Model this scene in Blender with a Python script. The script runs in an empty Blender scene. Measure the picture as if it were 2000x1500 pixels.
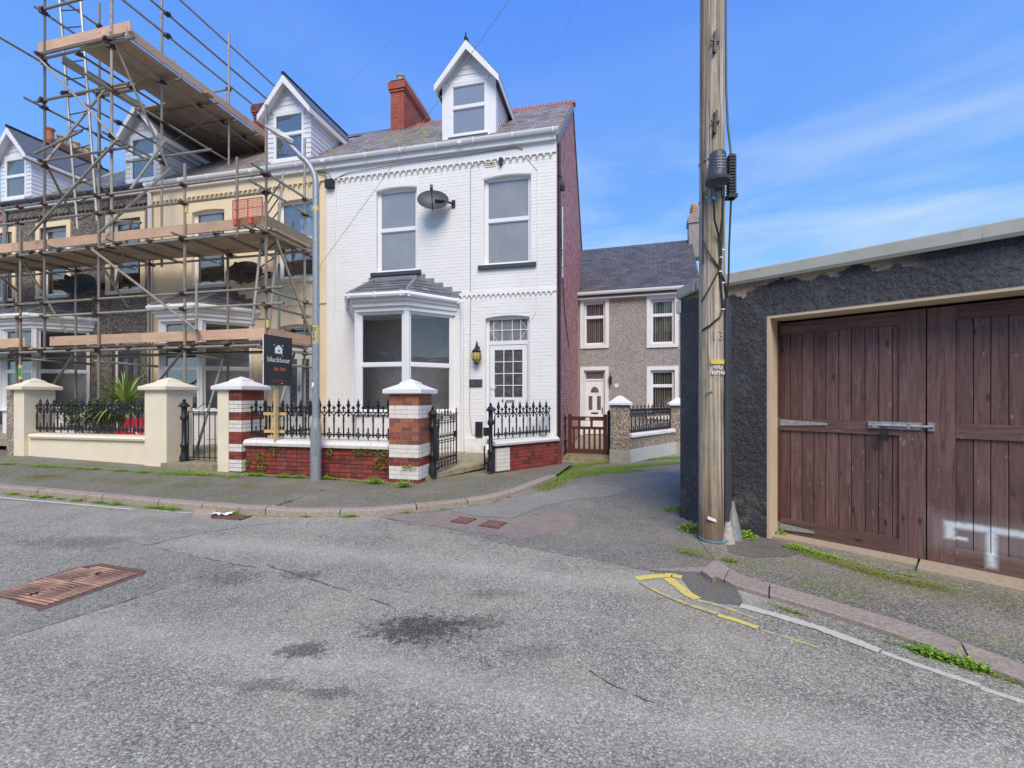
import bpy, math, random
from mathutils import Matrix, Vector
random.seed(7)
R = math.radians
scn = bpy.context.scene
col = scn.collection
# ---------------------------------------------------------------- camera
cam = bpy.data.cameras.new('camera'); camo = bpy.data.objects.new('camera', cam); col.objects.link(camo)
camo.location = (0, 0, 1.57); camo.rotation_euler = (R(90), 0, 0)
cam.sensor_width = 36; cam.lens = 36*870/2000; cam.shift_y = 0.0125; cam.clip_start = 0.05; cam.clip_end = 2000
scn.camera = camo
# ---------------------------------------------------------------- light and sky
SUN_EL, SUN_AZ = R(48), R(174)          # azimuth clockwise from +Y: behind the camera
w = bpy.data.worlds.new("World"); scn.world = w; w.use_nodes = True
nt = w.node_tree; nt.nodes.clear()
def wn(t, **k):
    n = nt.nodes.new(t)
    for a, b in k.items(): setattr(n, a, b)
    return n
sky = wn('ShaderNodeTexSky', sky_type='NISHITA', sun_disc=False, sun_elevation=SUN_EL, sun_rotation=SUN_AZ, altitude=0, air_density=1.0, dust_density=0.35, ozone_density=2.2)
tc = wn('ShaderNodeTexCoord'); mp = wn('ShaderNodeMapping'); mp.inputs['Scale'].default_value = (1.0, 1.0, 4.5)
mp.inputs['Rotation'].default_value = (0, 0, R(25))
nz = wn('ShaderNodeTexNoise'); nz.inputs['Scale'].default_value = 2.1; nz.inputs['Detail'].default_value = 7; nz.inputs['Roughness'].default_value = .55; nz.inputs['Distortion'].default_value = .35
rp = wn('ShaderNodeValToRGB'); rp.color_ramp.elements[0].position = .42; rp.color_ramp.elements[1].position = .78
sx = wn('ShaderNodeSeparateXYZ'); mr = wn('ShaderNodeMapRange'); mr.inputs[1].default_value = .52; mr.inputs[2].default_value = .30; mr.inputs[3].default_value = .07; mr.inputs[4].default_value = .9
mu = wn('ShaderNodeMath', operation='MULTIPLY')
hs = wn('ShaderNodeHueSaturation'); hs.inputs['Saturation'].default_value = 1.12; hs.inputs['Value'].default_value = 1.0
mx = wn('ShaderNodeMixRGB'); mx.inputs[2].default_value = (3.0, 3.45, 3.9, 1)
bg = wn('ShaderNodeBackground'); bg.inputs[1].default_value = .12
out = wn('ShaderNodeOutputWorld'); L = nt.links.new
L(tc.outputs['Generated'], mp.inputs[0]); L(mp.outputs[0], nz.inputs['Vector']); L(nz.outputs['Fac'], rp.inputs[0])
L(tc.outputs['Generated'], sx.inputs[0]); L(sx.outputs[2], mr.inputs[0]); L(rp.outputs[0], mu.inputs[0]); L(mr.outputs[0], mu.inputs[1])
gr = wn('ShaderNodeValToRGB'); e_ = gr.color_ramp.elements
for _ in range(2): e_.new(.5)
for q_, (p_, c_) in zip(e_, ((0, (.42, .72, .95)), (.24, (.23, .54, .97)), (.40, (.16, .42, 1.0)), (.66, (.100, .305, 1.0)))): q_.position = p_; q_.color = (*c_, 1)
gm = wn('ShaderNodeMixRGB', blend_type='MULTIPLY'); gm.inputs[0].default_value = 1; gm.inputs[2].default_value = (4.0, 4.0, 4.0, 1)
sm = wn('ShaderNodeMixRGB'); sm.inputs[0].default_value = .88
L(sx.outputs[2], gr.inputs[0]); L(gr.outputs[0], gm.inputs[1]); L(sky.outputs[0], sm.inputs[1]); L(gm.outputs[0], sm.inputs[2])
L(sm.outputs[0], mx.inputs[1]); L(mu.outputs[0], mx.inputs[0]); L(mx.outputs[0], bg.inputs[0]); L(bg.outputs[0], out.inputs[0])
sl = bpy.data.lights.new('sun', 'SUN'); sl.energy = 1.75; sl.angle = R(36); sl.color = (1, .88, .70)
so = bpy.data.objects.new('sun', sl); col.objects.link(so)
so.rotation_euler = (R(90)-SUN_EL, 0, -SUN_AZ+R(180)); so.location = (0, -20, 30)
vs = scn.view_settings; vs.view_transform = 'Standard'; vs.look = 'None'; vs.gamma = 1; vs.use_curve_mapping = False; vs.exposure = 1.05

# ---------------------------------------------------------------- geometry helpers
AT = R(13.03); ct, st = math.cos(AT), math.sin(AT); OT = (0.98, 9.80)
def W(u, v, z=0): return Vector((OT[0]+u*ct+v*st, OT[1]-u*st+v*ct, z))
def g(u): return .026*max(0., min(-u-4.6, 30))
def uvw(X, Y): return (X-OT[0])*ct-(Y-OT[1])*st, (X-OT[0])*st+(Y-OT[1])*ct
def gz(X, Y): return g(uvw(X, Y)[0])
def gp(px, py, z=0):                      # ground point seen in that direction
    t = (z-1.57)*870/(775-py)
    for _ in range(3):
        X = (px-1000)/870*t; zz = z+gz(X, t); t = (zz-1.57)*870/(775-py)
    return Vector(((px-1000)/870*t, t, zz))
def fv(px, py, v):                        # survey a point of the plane v (parallel to the terrace) -> (u, z)
    d = (px-1000)/870; OV = OT[0]*st+OT[1]*ct; t = (v+OV)/(d*st+ct)
    X, Y = t*d, t
    return (X-OT[0])*ct-(Y-OT[1])*st, 1.57+t*(775-py)/870
def fu(px, py, u):
    d = (px-1000)/870; OU = OT[0]*ct-OT[1]*st; t = (u+OU)/(d*ct-st)
    X, Y = t*d, t
    return (X-OT[0])*st+(Y-OT[1])*ct, 1.57+t*(775-py)/870
TF = Matrix.Translation((OT[0], OT[1], 0)) @ Matrix.Rotation(-AT, 4, 'Z')   # terrace frame
I4 = Matrix.Identity(4)

class MB:
    def __init__(s): s.v = []; s.f = []; s.M = I4; s.sm = False
    def add(s, vs, fs):
        b = len(s.v)
        s.v += [tuple(s.M @ Vector(p)) for p in vs]; s.f += [tuple(i+b for i in f) for f in fs]
        return s
    def box(s, x0, x1, y0, y1, z0, z1):
        return s.add([(x0,y0,z0),(x1,y0,z0),(x1,y1,z0),(x0,y1,z0),(x0,y0,z1),(x1,y0,z1),(x1,y1,z1),(x0,y1,z1)],
                     [(0,3,2,1),(4,5,6,7),(0,1,5,4),(1,2,6,5),(2,3,7,6),(3,0,4,7)])
    def prism(s, pts, a0, a1, axis='y'):   # polygon (p,q) extruded along axis
        n = len(pts)
        mk = {'y': lambda p, a: (p[0], a, p[1]), 'x': lambda p, a: (a, p[0], p[1]), 'z': lambda p, a: (p[0], p[1], a)}[axis]
        vs = [mk(p, a0) for p in pts]+[mk(p, a1) for p in pts]
        fs = [tuple(range(n)), tuple(range(2*n-1, n-1, -1))]+[(i, i+n, (i+1) % n+n, (i+1) % n) for i in range(n)]
        return s.add(vs, fs)
    def tube(s, p, q, r, n=8, r2=None):
        p = Vector(p); q = Vector(q); d = (q-p).normalized(); a = d.orthogonal().normalized(); b = d.cross(a); r2 = r if r2 is None else r2
        vs = []
        for c, rr in ((p, r), (q, r2)):
            for i in range(n):
                t = 2*math.pi*i/n; vs.append(c+a*math.cos(t)*rr+b*math.sin(t)*rr)
        fs = [(i, (i+1) % n, n+(i+1) % n, n+i) for i in range(n)]+[tuple(range(n-1, -1, -1)), tuple(range(n, 2*n))]
        return s.add(vs, fs)
    def path(s, pts, r, n=6):
        pts = [Vector(p) for p in pts]; up = None; vs = []; m = len(pts)
        for k, p in enumerate(pts):
            d = (pts[min(k+1, m-1)]-pts[max(k-1, 0)]).normalized()
            if up is None: a = d.orthogonal().normalized()
            else: a = (up-d*up.dot(d)).normalized()
            up = a; b = d.cross(a); rr = r[k] if isinstance(r, (list, tuple)) else r
            for i in range(n):
                t = 2*math.pi*i/n; vs.append(p+a*math.cos(t)*rr+b*math.sin(t)*rr)
        fs = [(k*n+i, k*n+(i+1) % n, (k+1)*n+(i+1) % n, (k+1)*n+i) for k in range(m-1) for i in range(n)]
        fs += [tuple(range(n-1, -1, -1)), tuple(range((m-1)*n, m*n))]
        return s.add(vs, fs)
    def lathe(s, prof, n=12, c=(0, 0)):    # prof: (r, z)
        vs = []; m = len(prof)
        for r, z in prof:
            for i in range(n):
                t = 2*math.pi*i/n; vs.append((c[0]+max(r, .0005)*math.cos(t), c[1]+max(r, .0005)*math.sin(t), z))
        fs = [(k*n+i, k*n+(i+1) % n, (k+1)*n+(i+1) % n, (k+1)*n+i) for k in range(m-1) for i in range(n)]
        fs += [tuple(range(n-1, -1, -1)), tuple(range((m-1)*n, m*n))]
        return s.add(vs, fs)
    def mesh(s, name, mat, smooth=None, off=(0, 0, 0)):
        me = bpy.data.meshes.new(name)
        me.from_pydata([(p[0]-off[0], p[1]-off[1], p[2]-off[2]) for p in s.v], [], s.f)
        if mat: me.materials.append(mat)
        if s.sm if smooth is None else smooth:
            me.polygons.foreach_set('use_smooth', [True]*len(me.polygons))
            me.set_sharp_from_angle(angle=R(40))
        return me
def bx(*a): return MB().box(*a)

def thing(name, label, cat, loc=(0, 0, 0), frame=None, group=None):
    o = bpy.data.objects.new(name, None); col.objects.link(o)
    F = frame if frame is not None else I4
    m = F @ Matrix.Translation(loc)
    o.location = m.to_translation(); o.rotation_euler = m.to_euler(); o.empty_display_size = .1
    o['label'] = label; o['category'] = cat
    if group: o['group'] = group
    OFF[o.name] = tuple(loc)
    return o
OFF = {}
def part(root, name, mb, mat, smooth=None, label=None, stuff=False):
    off = OFF.get(root.name, (0, 0, 0))
    o = bpy.data.objects.new(name, mb.mesh(name, mat, smooth, off)); col.objects.link(o); o.parent = root
    OFF[o.name] = off
    if label: o['label'] = label
    if stuff: o['kind'] = 'stuff'
    return o
def inst(root, name, me, loc, rz=0, rot=None, sc=None):
    off = OFF.get(root.name, (0, 0, 0))
    o = bpy.data.objects.new(name, me); col.objects.link(o); o.parent = root
    o.location = (loc[0]-off[0], loc[1]-off[1], loc[2]-off[2]); o.rotation_euler = rot if rot else (0, 0, rz)
    if sc: o.scale = sc
    OFF[o.name] = (0, 0, 0)
    return o
def struct(name, mb, mat, kind='structure', smooth=None):
    o = bpy.data.objects.new(name, mb.mesh(name, mat, smooth)); col.objects.link(o); o['kind'] = kind
    return o
def solo(name, label, cat, mb, mat, frame=None, group=None, smooth=None, kind=None, base=None):
    if base is None:
        xs = [p[0] for p in mb.v]; ys = [p[1] for p in mb.v]; zs = [p[2] for p in mb.v]
        base = ((min(xs)+max(xs))/2, (min(ys)+max(ys))/2, min(zs))
    o = bpy.data.objects.new(name, mb.mesh(name, mat, smooth, base)); col.objects.link(o)
    m = (frame if frame is not None else I4) @ Matrix.Translation(base)
    o.location = m.to_translation(); o.rotation_euler = m.to_euler()
    if kind: o['kind'] = kind
    if cat: o['label'] = label; o['category'] = cat
    if group: o['group'] = group
    return o
def copy_tree(o, parent=None):
    c = o.copy(); col.objects.link(c); c.parent = parent; OFF[c.name] = OFF.get(o.name, (0, 0, 0))
    for ch in list(o.children): copy_tree(ch, c)
    return c
def text_mb(mb, txt, size, M, depth=.002, align='CENTER'):
    cu = bpy.data.curves.new('t', 'FONT'); cu.body = txt; cu.size = size; cu.extrude = depth; cu.align_x = align; cu.align_y = 'CENTER'; cu.resolution_u = 4
    o = bpy.data.objects.new('t', cu); col.objects.link(o)
    me = o.to_mesh(); old = mb.M; mb.M = old @ M
    mb.add([v.co.copy() for v in me.vertices], [tuple(p.vertices) for p in me.polygons]); mb.M = old
    o.to_mesh_clear(); bpy.data.objects.remove(o); bpy.data.curves.remove(cu)
UP = Matrix(((1, 0, 0, 0), (0, 0, -1, 0), (0, 1, 0, 0), (0, 0, 0, 1)))   # text plane XY -> XZ facing -Y
def TR(x, y, z): return Matrix.Translation((x, y, z))

# ---------------------------------------------------------------- materials
class N:
    def __init__(s, name, rough=.8, metal=0., spec=.5):
        s.m = bpy.data.materials.new(name); s.m.use_nodes = True; s.t = s.m.node_tree; s.b = s.t.nodes['Principled BSDF']
        s.b.inputs['Roughness'].default_value = rough; s.b.inputs['Metallic'].default_value = metal
        s.b.inputs['Specular IOR Level'].default_value = spec
        s.pos = s.n('ShaderNodeNewGeometry').outputs['Position']; s.h = None
    def n(s, t, **k):
        x = s.t.nodes.new(t)
        for a, b in k.items(): setattr(x, a, b)
        return x
    def l(s, a, b): s.t.links.new(a, b)
    def obj(s): return s.n('ShaderNodeTexCoord').outputs['Object']
    def sc(s, vec, k):
        m = s.n('ShaderNodeMapping'); m.inputs['Scale'].default_value = k; s.l(vec, m.inputs[0]); return m.outputs[0]
    def noise(s, scale, det=4, rough=.55, vec=None, dist=0):
        x = s.n('ShaderNodeTexNoise'); x.inputs['Scale'].default_value = scale; x.inputs['Detail'].default_value = det
        x.inputs['Roughness'].default_value = rough; x.inputs['Distortion'].default_value = dist
        s.l(vec if vec is not None else s.pos, x.inputs['Vector']); return x.outputs['Fac']
    def vor(s, scale, vec=None, out='Distance', feature='F1'):
        x = s.n('ShaderNodeTexVoronoi', feature=feature); x.inputs['Scale'].default_value = scale
        s.l(vec if vec is not None else s.pos, x.inputs['Vector']); return x.outputs[out]
    def ramp(s, f, stops):
        x = s.n('ShaderNodeValToRGB'); e = x.color_ramp.elements
        while len(e) < len(stops): e.new(.5)
        for i, (p, c) in enumerate(stops):
            e[i].position = p; e[i].color = (c, c, c, 1) if isinstance(c, (int, float)) else (*c, 1)
        s.l(f, x.inputs[0]); return x.outputs[0]
    def mix(s, f, a, b, mode='MIX'):
        x = s.n('ShaderNodeMixRGB', blend_type=mode)
        for k, q in ((0, f), (1, a), (2, b)):
            if isinstance(q, (int, float)): x.inputs[k].default_value = q if k == 0 else (q, q, q, 1)
            elif isinstance(q, tuple): x.inputs[k].default_value = (*q, 1)
            else: s.l(q, x.inputs[k])
        return x.outputs[0]
    def math(s, op, a, b=0., c=None):
        x = s.n('ShaderNodeMath', operation=op)
        for k, q in ((0, a), (1, b), (2, c)):
            if q is None: continue
            if isinstance(q, (int, float)): x.inputs[k].default_value = q
            else: s.l(q, x.inputs[k])
        return x.outputs[0]
    def rnd(s):
        a = s.n('ShaderNodeObjectInfo').outputs['Random']; b = s.n('ShaderNodeNewGeometry').outputs['Random Per Island']
        return s.math('FRACT', s.math('ADD', s.math('MULTIPLY', a, 7.31), s.math('MULTIPLY', b, 5.77)))
    def bump(s, h, strength=.4, dist=.01):
        x = s.n('ShaderNodeBump'); x.inputs['Strength'].default_value = strength; x.inputs['Distance'].default_value = dist
        s.l(h, x.inputs['Height'])
        if s.h is not None: s.l(s.h, x.inputs['Normal'])
        s.h = x.outputs[0]; s.l(s.h, s.b.inputs['Normal']); return s
    def color(s, c):
        if isinstance(c, tuple): s.b.inputs['Base Color'].default_value = (*c, 1)
        else: s.l(c, s.b.inputs['Base Color'])
        return s
    def sep(s, v=None):
        x = s.n('ShaderNodeSeparateXYZ'); s.l(v if v is not None else s.pos, x.inputs[0]); return x.outputs
def k3(c, f): return tuple(min(1, x*f) for x in c)
def simple(name, c, rough=.6, metal=0, var=.15, sc=6, bump=.15, bd=.004, bs=60, rnd=0, dirt=None, spec=.5):
    n = N(name, rough, metal, spec)
    cc = n.mix(n.ramp(n.noise(sc, 5), [(.3, 0), (.7, 1)]), k3(c, 1-var), k3(c, 1+var))
    if dirt: cc = n.mix(n.ramp(n.noise(dirt[1], 8, .7), [(dirt[2], 0), (min(1, dirt[2]+.15), 1)]), cc, dirt[0])
    if rnd: cc = n.mix(1, cc, n.ramp(n.rnd(), [(0, 1-rnd), (1, 1)]), 'MULTIPLY')
    n.color(cc)
    if bump: n.bump(n.noise(bs, 4), bump, bd)
    return n.m
M = {}
M['white'] = simple('white_masonry_paint', (.80, .80, .81), .55, var=.03, sc=1.5, bump=.35, bd=.004, bs=40, dirt=((.62, .60, .56), 3.2, .66))
def m_white():
    n = N('white_masonry_paint', .55)
    c = n.mix(n.ramp(n.noise(1.3, 6), [(.3, 0), (.7, 1)]), (.82, .81, .785), (.87, .865, .85))
    c = n.mix(n.ramp(n.noise(1., 7, .7, vec=n.sc(n.pos, (7, 7, .55))), [(.56, 0), (.78, .38)]), c, (.62, .60, .54))
    c = n.mix(n.ramp(n.noise(14, 8, .8), [(.66, 0), (.74, .5)]), c, (.66, .64, .60))
    z = n.sep()[2]; c = n.mix(n.math('MULTIPLY', n.ramp(z, [(.2, 1), (.95, 0)]), n.ramp(n.noise(6, 7, .7), [(.45, 0), (.7, .6)])), c, (.40, .40, .30))
    n.color(c); n.bump(n.noise(38, 4), .35, .004); return n.m
M['white'] = m_white()
M['whitetrim'] = simple('white_trim', (.80, .80, .80), .4, var=.02, sc=2, bump=.05, dirt=((.55, .54, .5), 5, .66))
M['upvc'] = simple('white_upvc', (.82, .83, .84), .28, var=.015, sc=2, bump=0)
M['clad'] = simple('cladding', (.74, .75, .79), .42, var=.03, sc=3, bump=.05, rnd=.06, dirt=((.5, .5, .52), 4, .66))
M['cream'] = simple('cream_render', (.80, .66, .45), .8, var=.05, sc=2, bump=.3, bd=.003, bs=90, dirt=((.6, .5, .36), 2.5, .66))
M['creamwall'] = simple('cream_wall_paint', (.80, .72, .55), .7, var=.05, sc=3, bump=.35, bd=.004, bs=50, dirt=((.45, .42, .33), 3.5, .66))
M['capwhite'] = simple('cap_paint', (.78, .78, .78), .5, var=.04, sc=5, bump=.2, bs=50, dirt=((.5, .5, .47), 7, .64))
M['copingwhite'] = simple('coping_paint', (.76, .74, .68), .6, var=.06, sc=6, bump=.4, bs=40, rnd=.06, dirt=((.32, .27, .2), 9, .65))
M['iron'] = simple('black_iron', (.014, .016, .021), .38, var=.3, sc=20, bump=.3, bd=.002, bs=120, dirt=((.1, .06, .045), 24, .7))
M['darksill'] = simple('dark_sill', (.05, .055, .07), .5, var=.1)
M['dish'] = simple('grey_dish', (.055, .065, .08), .5, var=.1, bump=0)
M['dishrust'] = simple('rusty_dish', (.12, .07, .05), .75, var=.4, sc=9, bump=.3, dirt=((.25, .13, .05), 8, .6))
M['black'] = simple('black_plastic', (.02, .021, .024), .45, var=.1, bump=.05)
M['galv'] = simple('galvanised_steel', (.33, .36, .38), .45, .35, var=.18, sc=30, bump=.08, dirt=((.22, .24, .25), 14, .62))
M['lead'] = simple('lead_flashing', (.22, .24, .27), .55, .1, var=.2, sc=9, bump=.4, bd=.006, bs=30)
M['terra'] = simple('terracotta', (.42, .14, .07), .8, var=.2, sc=12, bump=.4, bs=60, rnd=.25, dirt=((.10, .06, .05), 9, .64))
M['pot'] = simple('chimney_pot', (.5, .33, .17), .8, var=.15, bump=.2)
M['cement'] = simple('cement', (.36, .35, .30), .9, var=.15, bump=.5, bs=50, dirt=((.2, .2, .12), 6, .6))
M['mortar'] = simple('mortar', (.10, .075, .065), .95, var=.2, bump=.4, bs=120)
M['mortarlight'] = simple('light_mortar', (.52, .43, .36), .9, var=.2, bump=.4)
M['fascia'] = simple('grey_fascia', (.40, .41, .36), .6, var=.08, sc=4, bump=.3, bs=30, dirt=((.25, .26, .2), 6, .6))
M['slab'] = simple('weathered_slab', (.30, .26, .17), .9, var=.25, sc=7, bump=.6, bd=.008, bs=40, dirt=((.10, .12, .04), 4, .58))
M['blind'] = simple('net_blind', (.86, .85, .82), .9, var=.06, sc=1.5, bump=0)
def m_blind():  # reflection streaks and fold shading put into the blind's colour
    n = N('hanging_net_blind', .9); c = n.mix(n.ramp(n.noise(1., 4, .6, vec=n.sc(n.pos, (16, 16, .6))), [(.35, 0), (.65, 1)]), (.82, .81, .78), (.88, .87, .84))
    c = n.mix(n.ramp(n.noise(1.1, 3), [(.35, 0), (.7, .5)]), c, (.62, .61, .60)); n.color(c); n.bump(n.noise(1., 3, .5, vec=n.sc(n.pos, (20, 20, .4))), .6, .02); return n.m
M['blind'] = m_blind()
M['room'] = simple('room_wall', (.82, .74, .65), .9, var=.1, bump=0)
M['roomblue'] = simple('room_blue', (.05, .11, .22), .9, var=.1, bump=0)
M['roomdark'] = simple('room_dark', (.04, .04, .045), .9, var=.1, bump=0)  # near-black colour stands in for the darkness of unlit rooms
M['gatebrown'] = simple('brown_gate', (.10, .035, .03), .5, var=.2, sc=12)
M['newwood'] = simple('new_softwood', (.62, .43, .2), .7, var=.12, sc=14, bump=.2)
M['orange'] = simple('orange_mesh', (.60, .10, .05), .6, var=.2, sc=15, dirt=((.3, .08, .04), 12, .55))
M['red'] = simple('red_fabric', (.60, .015, .03), .4, var=.15, sc=6, bump=.3)
M['yellow'] = simple('yellow_plate', (.70, .55, .12), .5, var=.12, sc=20)
M['green'] = simple('green_tag', (.02, .35, .10), .5)
M['ink'] = simple('print_black', (.02, .02, .02), .5, bump=0)
M['inkwhite'] = simple('print_white', (.85, .85, .85), .5, bump=0)
M['inkorange'] = simple('print_orange', (.75, .25, .09), .5, bump=0)
M['inkrust'] = simple('print_rust', (.35, .07, .04), .5, bump=0)
M['signboard'] = simple('sign_board', (.028, .028, .038), .35, var=.06, bump=0)
M['amber'] = simple('amber_glass', (.55, .42, .12), .15, var=.3, sc=40, bump=0)
M['rust'] = simple('rusty_iron', (.20, .10, .072), .75, .1, var=.3, sc=18, bump=.5, bd=.002, bs=150, dirt=((.12, .08, .06), 16, .58))
M['bluerope'] = simple('blue_rope', (.05, .35, .45), .6)
M['coupler'] = simple('rusty_coupler', (.10, .06, .05), .7, .4, var=.4, sc=30)
M['canopy'] = simple('plastic_bag', (.75, .76, .78), .35)
M['curtain'] = simple('vertical_blind', (.62, .56, .42), .8, var=.05, bump=0, rnd=.35)

def glass(name, tint=.96, refl=.02, rough=.015, col=(1, 1, 1)):
    n = N(name); t = n.t
    tr = n.n('ShaderNodeBsdfTransparent'); tr.inputs[0].default_value = (tint*col[0], tint*col[1], tint*col[2], 1)
    gl = n.n('ShaderNodeBsdfGlossy'); gl.inputs['Roughness'].default_value = rough; gl.inputs[0].default_value = (.95, .95, .93, 1)
    fr = n.n('ShaderNodeFresnel'); fr.inputs[0].default_value = 1.5
    f = n.math('ADD', n.math('MULTIPLY', fr.outputs[0], .85), refl)
    wv = n.n('ShaderNodeBump'); wv.inputs['Strength'].default_value = .03; wv.inputs['Distance'].default_value = .05
    n.l(n.noise(2.5, 1), wv.inputs['Height']); n.l(wv.outputs[0], gl.inputs['Normal'])
    ms = n.n('ShaderNodeMixShader'); n.l(f, ms.inputs[0]); n.l(tr.outputs[0], ms.inputs[1]); n.l(gl.outputs[0], ms.inputs[2])
    n.l(ms.outputs[0], t.nodes['Material Output'].inputs[0]); t.nodes.remove(n.b); return n.m
M['glass'] = glass('window_glass')
def m_obscure():
    n = N('obscure_glass', .25); n.color(n.ramp(n.vor(38), [(.1, .30), (.5, .12), (.8, .05)])); n.bump(n.vor(38), .5, .01); return n.m
M['obscure'] = m_obscure()

def m_dull(name, a, b, sc):
    n = N(name, .12, spec=.4); n.color(n.ramp(n.noise(sc, 5, .6), [(.3, a), (.7, b)])); n.bump(n.noise(60, 3), .15, .003); return n.m
M['doorglass'] = m_dull('patterned_door_glass', (.05, .05, .055), (.14, .14, .145), 9)
M['fanglass'] = m_dull('patterned_fan_glass', (.16, .165, .175), (.30, .30, .31), 4)
def m_brick(name, cols, dirt=(.12, .05, .04), gloss=.7):
    n = N(name, gloss)
    c = n.ramp(n.rnd(), [(i/(len(cols)-1), k) for i, k in enumerate(cols)])
    c = n.mix(n.ramp(n.noise(30, 6, .7), [(.35, 0), (.75, .5)]), c, dirt)
    c = n.mix(n.ramp(n.noise(2.2, 8, .75), [(.62, 0), (.72, .55)]), c, (.55, .42, .36))
    n.color(c); n.bump(n.noise(70, 5), .5, .004); return n.m
M['brickred'] = m_brick('red_brick', [(.22, .035, .028), (.36, .055, .04), (.12, .025, .025), (.30, .07, .05)])
M['brickpier'] = m_brick('pier_brick', [(.38, .11, .05), (.17, .07, .055), (.46, .15, .06), (.24, .10, .075), (.30, .07, .045)])
M['brickgable'] = m_brick('gable_brick', [(.50, .19, .18), (.58, .28, .27), (.44, .15, .14), (.64, .38, .37)])
M['brickorange'] = m_brick('chimney_brick', [(.40, .085, .05), (.46, .11, .06), (.35, .07, .045)])
M['brickold'] = m_brick('old_chimney_brick', [(.22, .10, .06), (.28, .12, .07), (.18, .09, .05)])
def m_slate(name, cols, lich=(.42, .42, .40), moss=.66):
    n = N(name, .5)
    c = n.ramp(n.rnd(), [(i/(len(cols)-1), k) for i, k in enumerate(cols)])
    c = n.mix(n.ramp(n.noise(9, 8, .75), [(.58, 0), (.74, .7)]), c, lich)
    c = n.mix(n.ramp(n.noise(5, 7, .7), [(moss, 0), (moss+.06, .9)]), c, (.06, .075, .02))
    n.color(c); n.bump(n.noise(50, 5), .4, .004); return n.m
M['slatebrown'] = m_slate('brown_roof_slate', [(.24, .195, .18), (.32, .27, .255), (.17, .135, .125), (.38, .33, .31)])
M['slateblue'] = m_slate('blue_roof_slate', [(.12, .125, .135), (.17, .175, .185), (.09, .095, .105), (.21, .21, .215)], moss=.8)
M['slatelane'] = m_slate('dark_roof_slate', [(.085, .078, .076), (.12, .108, .105), (.065, .06, .058), (.105, .10, .098)], moss=.8)
def m_pebble(name, a, b, c_, scale=55):
    n = N(name, .9)
    v = n.vor(scale, out='Color'); r = n.sep(v)[0]
    c = n.ramp(r, [(0, a), (.45, b), (.8, c_), (1, k3(c_, 1.4))])
    d = n.vor(scale); c = n.mix(1, c, n.ramp(d, [(.25, 1), (.75, .45)]), 'MULTIPLY')
    c = n.mix(.5, c, n.ramp(n.noise(1.3, 5), [(.3, .75), (.7, 1)]), 'MULTIPLY')
    n.color(c); n.bump(n.ramp(d, [(0, 1), (.7, 0)]), .8, .012); return n.m
M['pebble'] = m_pebble('pebbledash', (.36, .325, .305), (.50, .455, .43), (.64, .60, .575), 62)
M['pebbledark'] = m_pebble('dark_pebbledash', (.10, .085, .07), (.20, .17, .14), (.38, .33, .28), 38)
M['pebblepier'] = m_pebble('pier_pebbledash', (.22, .17, .12), (.45, .34, .25), (.60, .52, .44), 42)

def m_render_black():
    n = N('black_rough_render', .48, spec=.6)
    p = n.noise(16, 6, .7); q = n.noise(55, 5, .7); v = n.vor(22)
    c = n.mix(n.ramp(q, [(.38, 0), (.64, 1)]), (.010, .011, .016), (.075, .082, .105))
    c = n.mix(n.ramp(n.noise(7, 8, .8), [(.68, 0), (.71, 1)]), c, (.36, .31, .22))
    c = n.mix(n.ramp(n.noise(2.3, 8, .75), [(.50, 0), (.68, .65)]), c, (.13, .14, .165))
    c = n.mix(n.ramp(n.noise(30, 5, .8), [(.64, 0), (.70, .6)]), c, (.22, .24, .28))  # pale speckles: highlights on the rough grain put into the colour
    z = n.sep()[2]
    hz = n.math('ADD', z, n.math('MULTIPLY', n.noise(2.4, 7, .68), .62))     # flaked paint under the roof edge
    x_ = n.sep()[0]
    near = n.math('MULTIPLY', n.ramp(n.math('DIVIDE', x_, 5), [(.44, 0), (.47, 1), (.68, 1), (.74, 0)]), n.ramp(n.math('DIVIDE', hz, 4), [(.770, 0), (.776, 1)]))
    c = n.mix(near, c, (.55, .43, .30))
    low = n.math('MULTIPLY', n.ramp(z, [(0, 1), (.75, 0)]), n.ramp(n.noise(9, 7, .7), [(.55, 0), (.62, 1)]))
    c = n.mix(low, c, (.26, .22, .12))
    n.color(c); n.bump(p, 1.0, .05); n.bump(v, .6, .02); n.bump(q, .8, .014); return n.m
M['blackrender'] = m_render_black()

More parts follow.
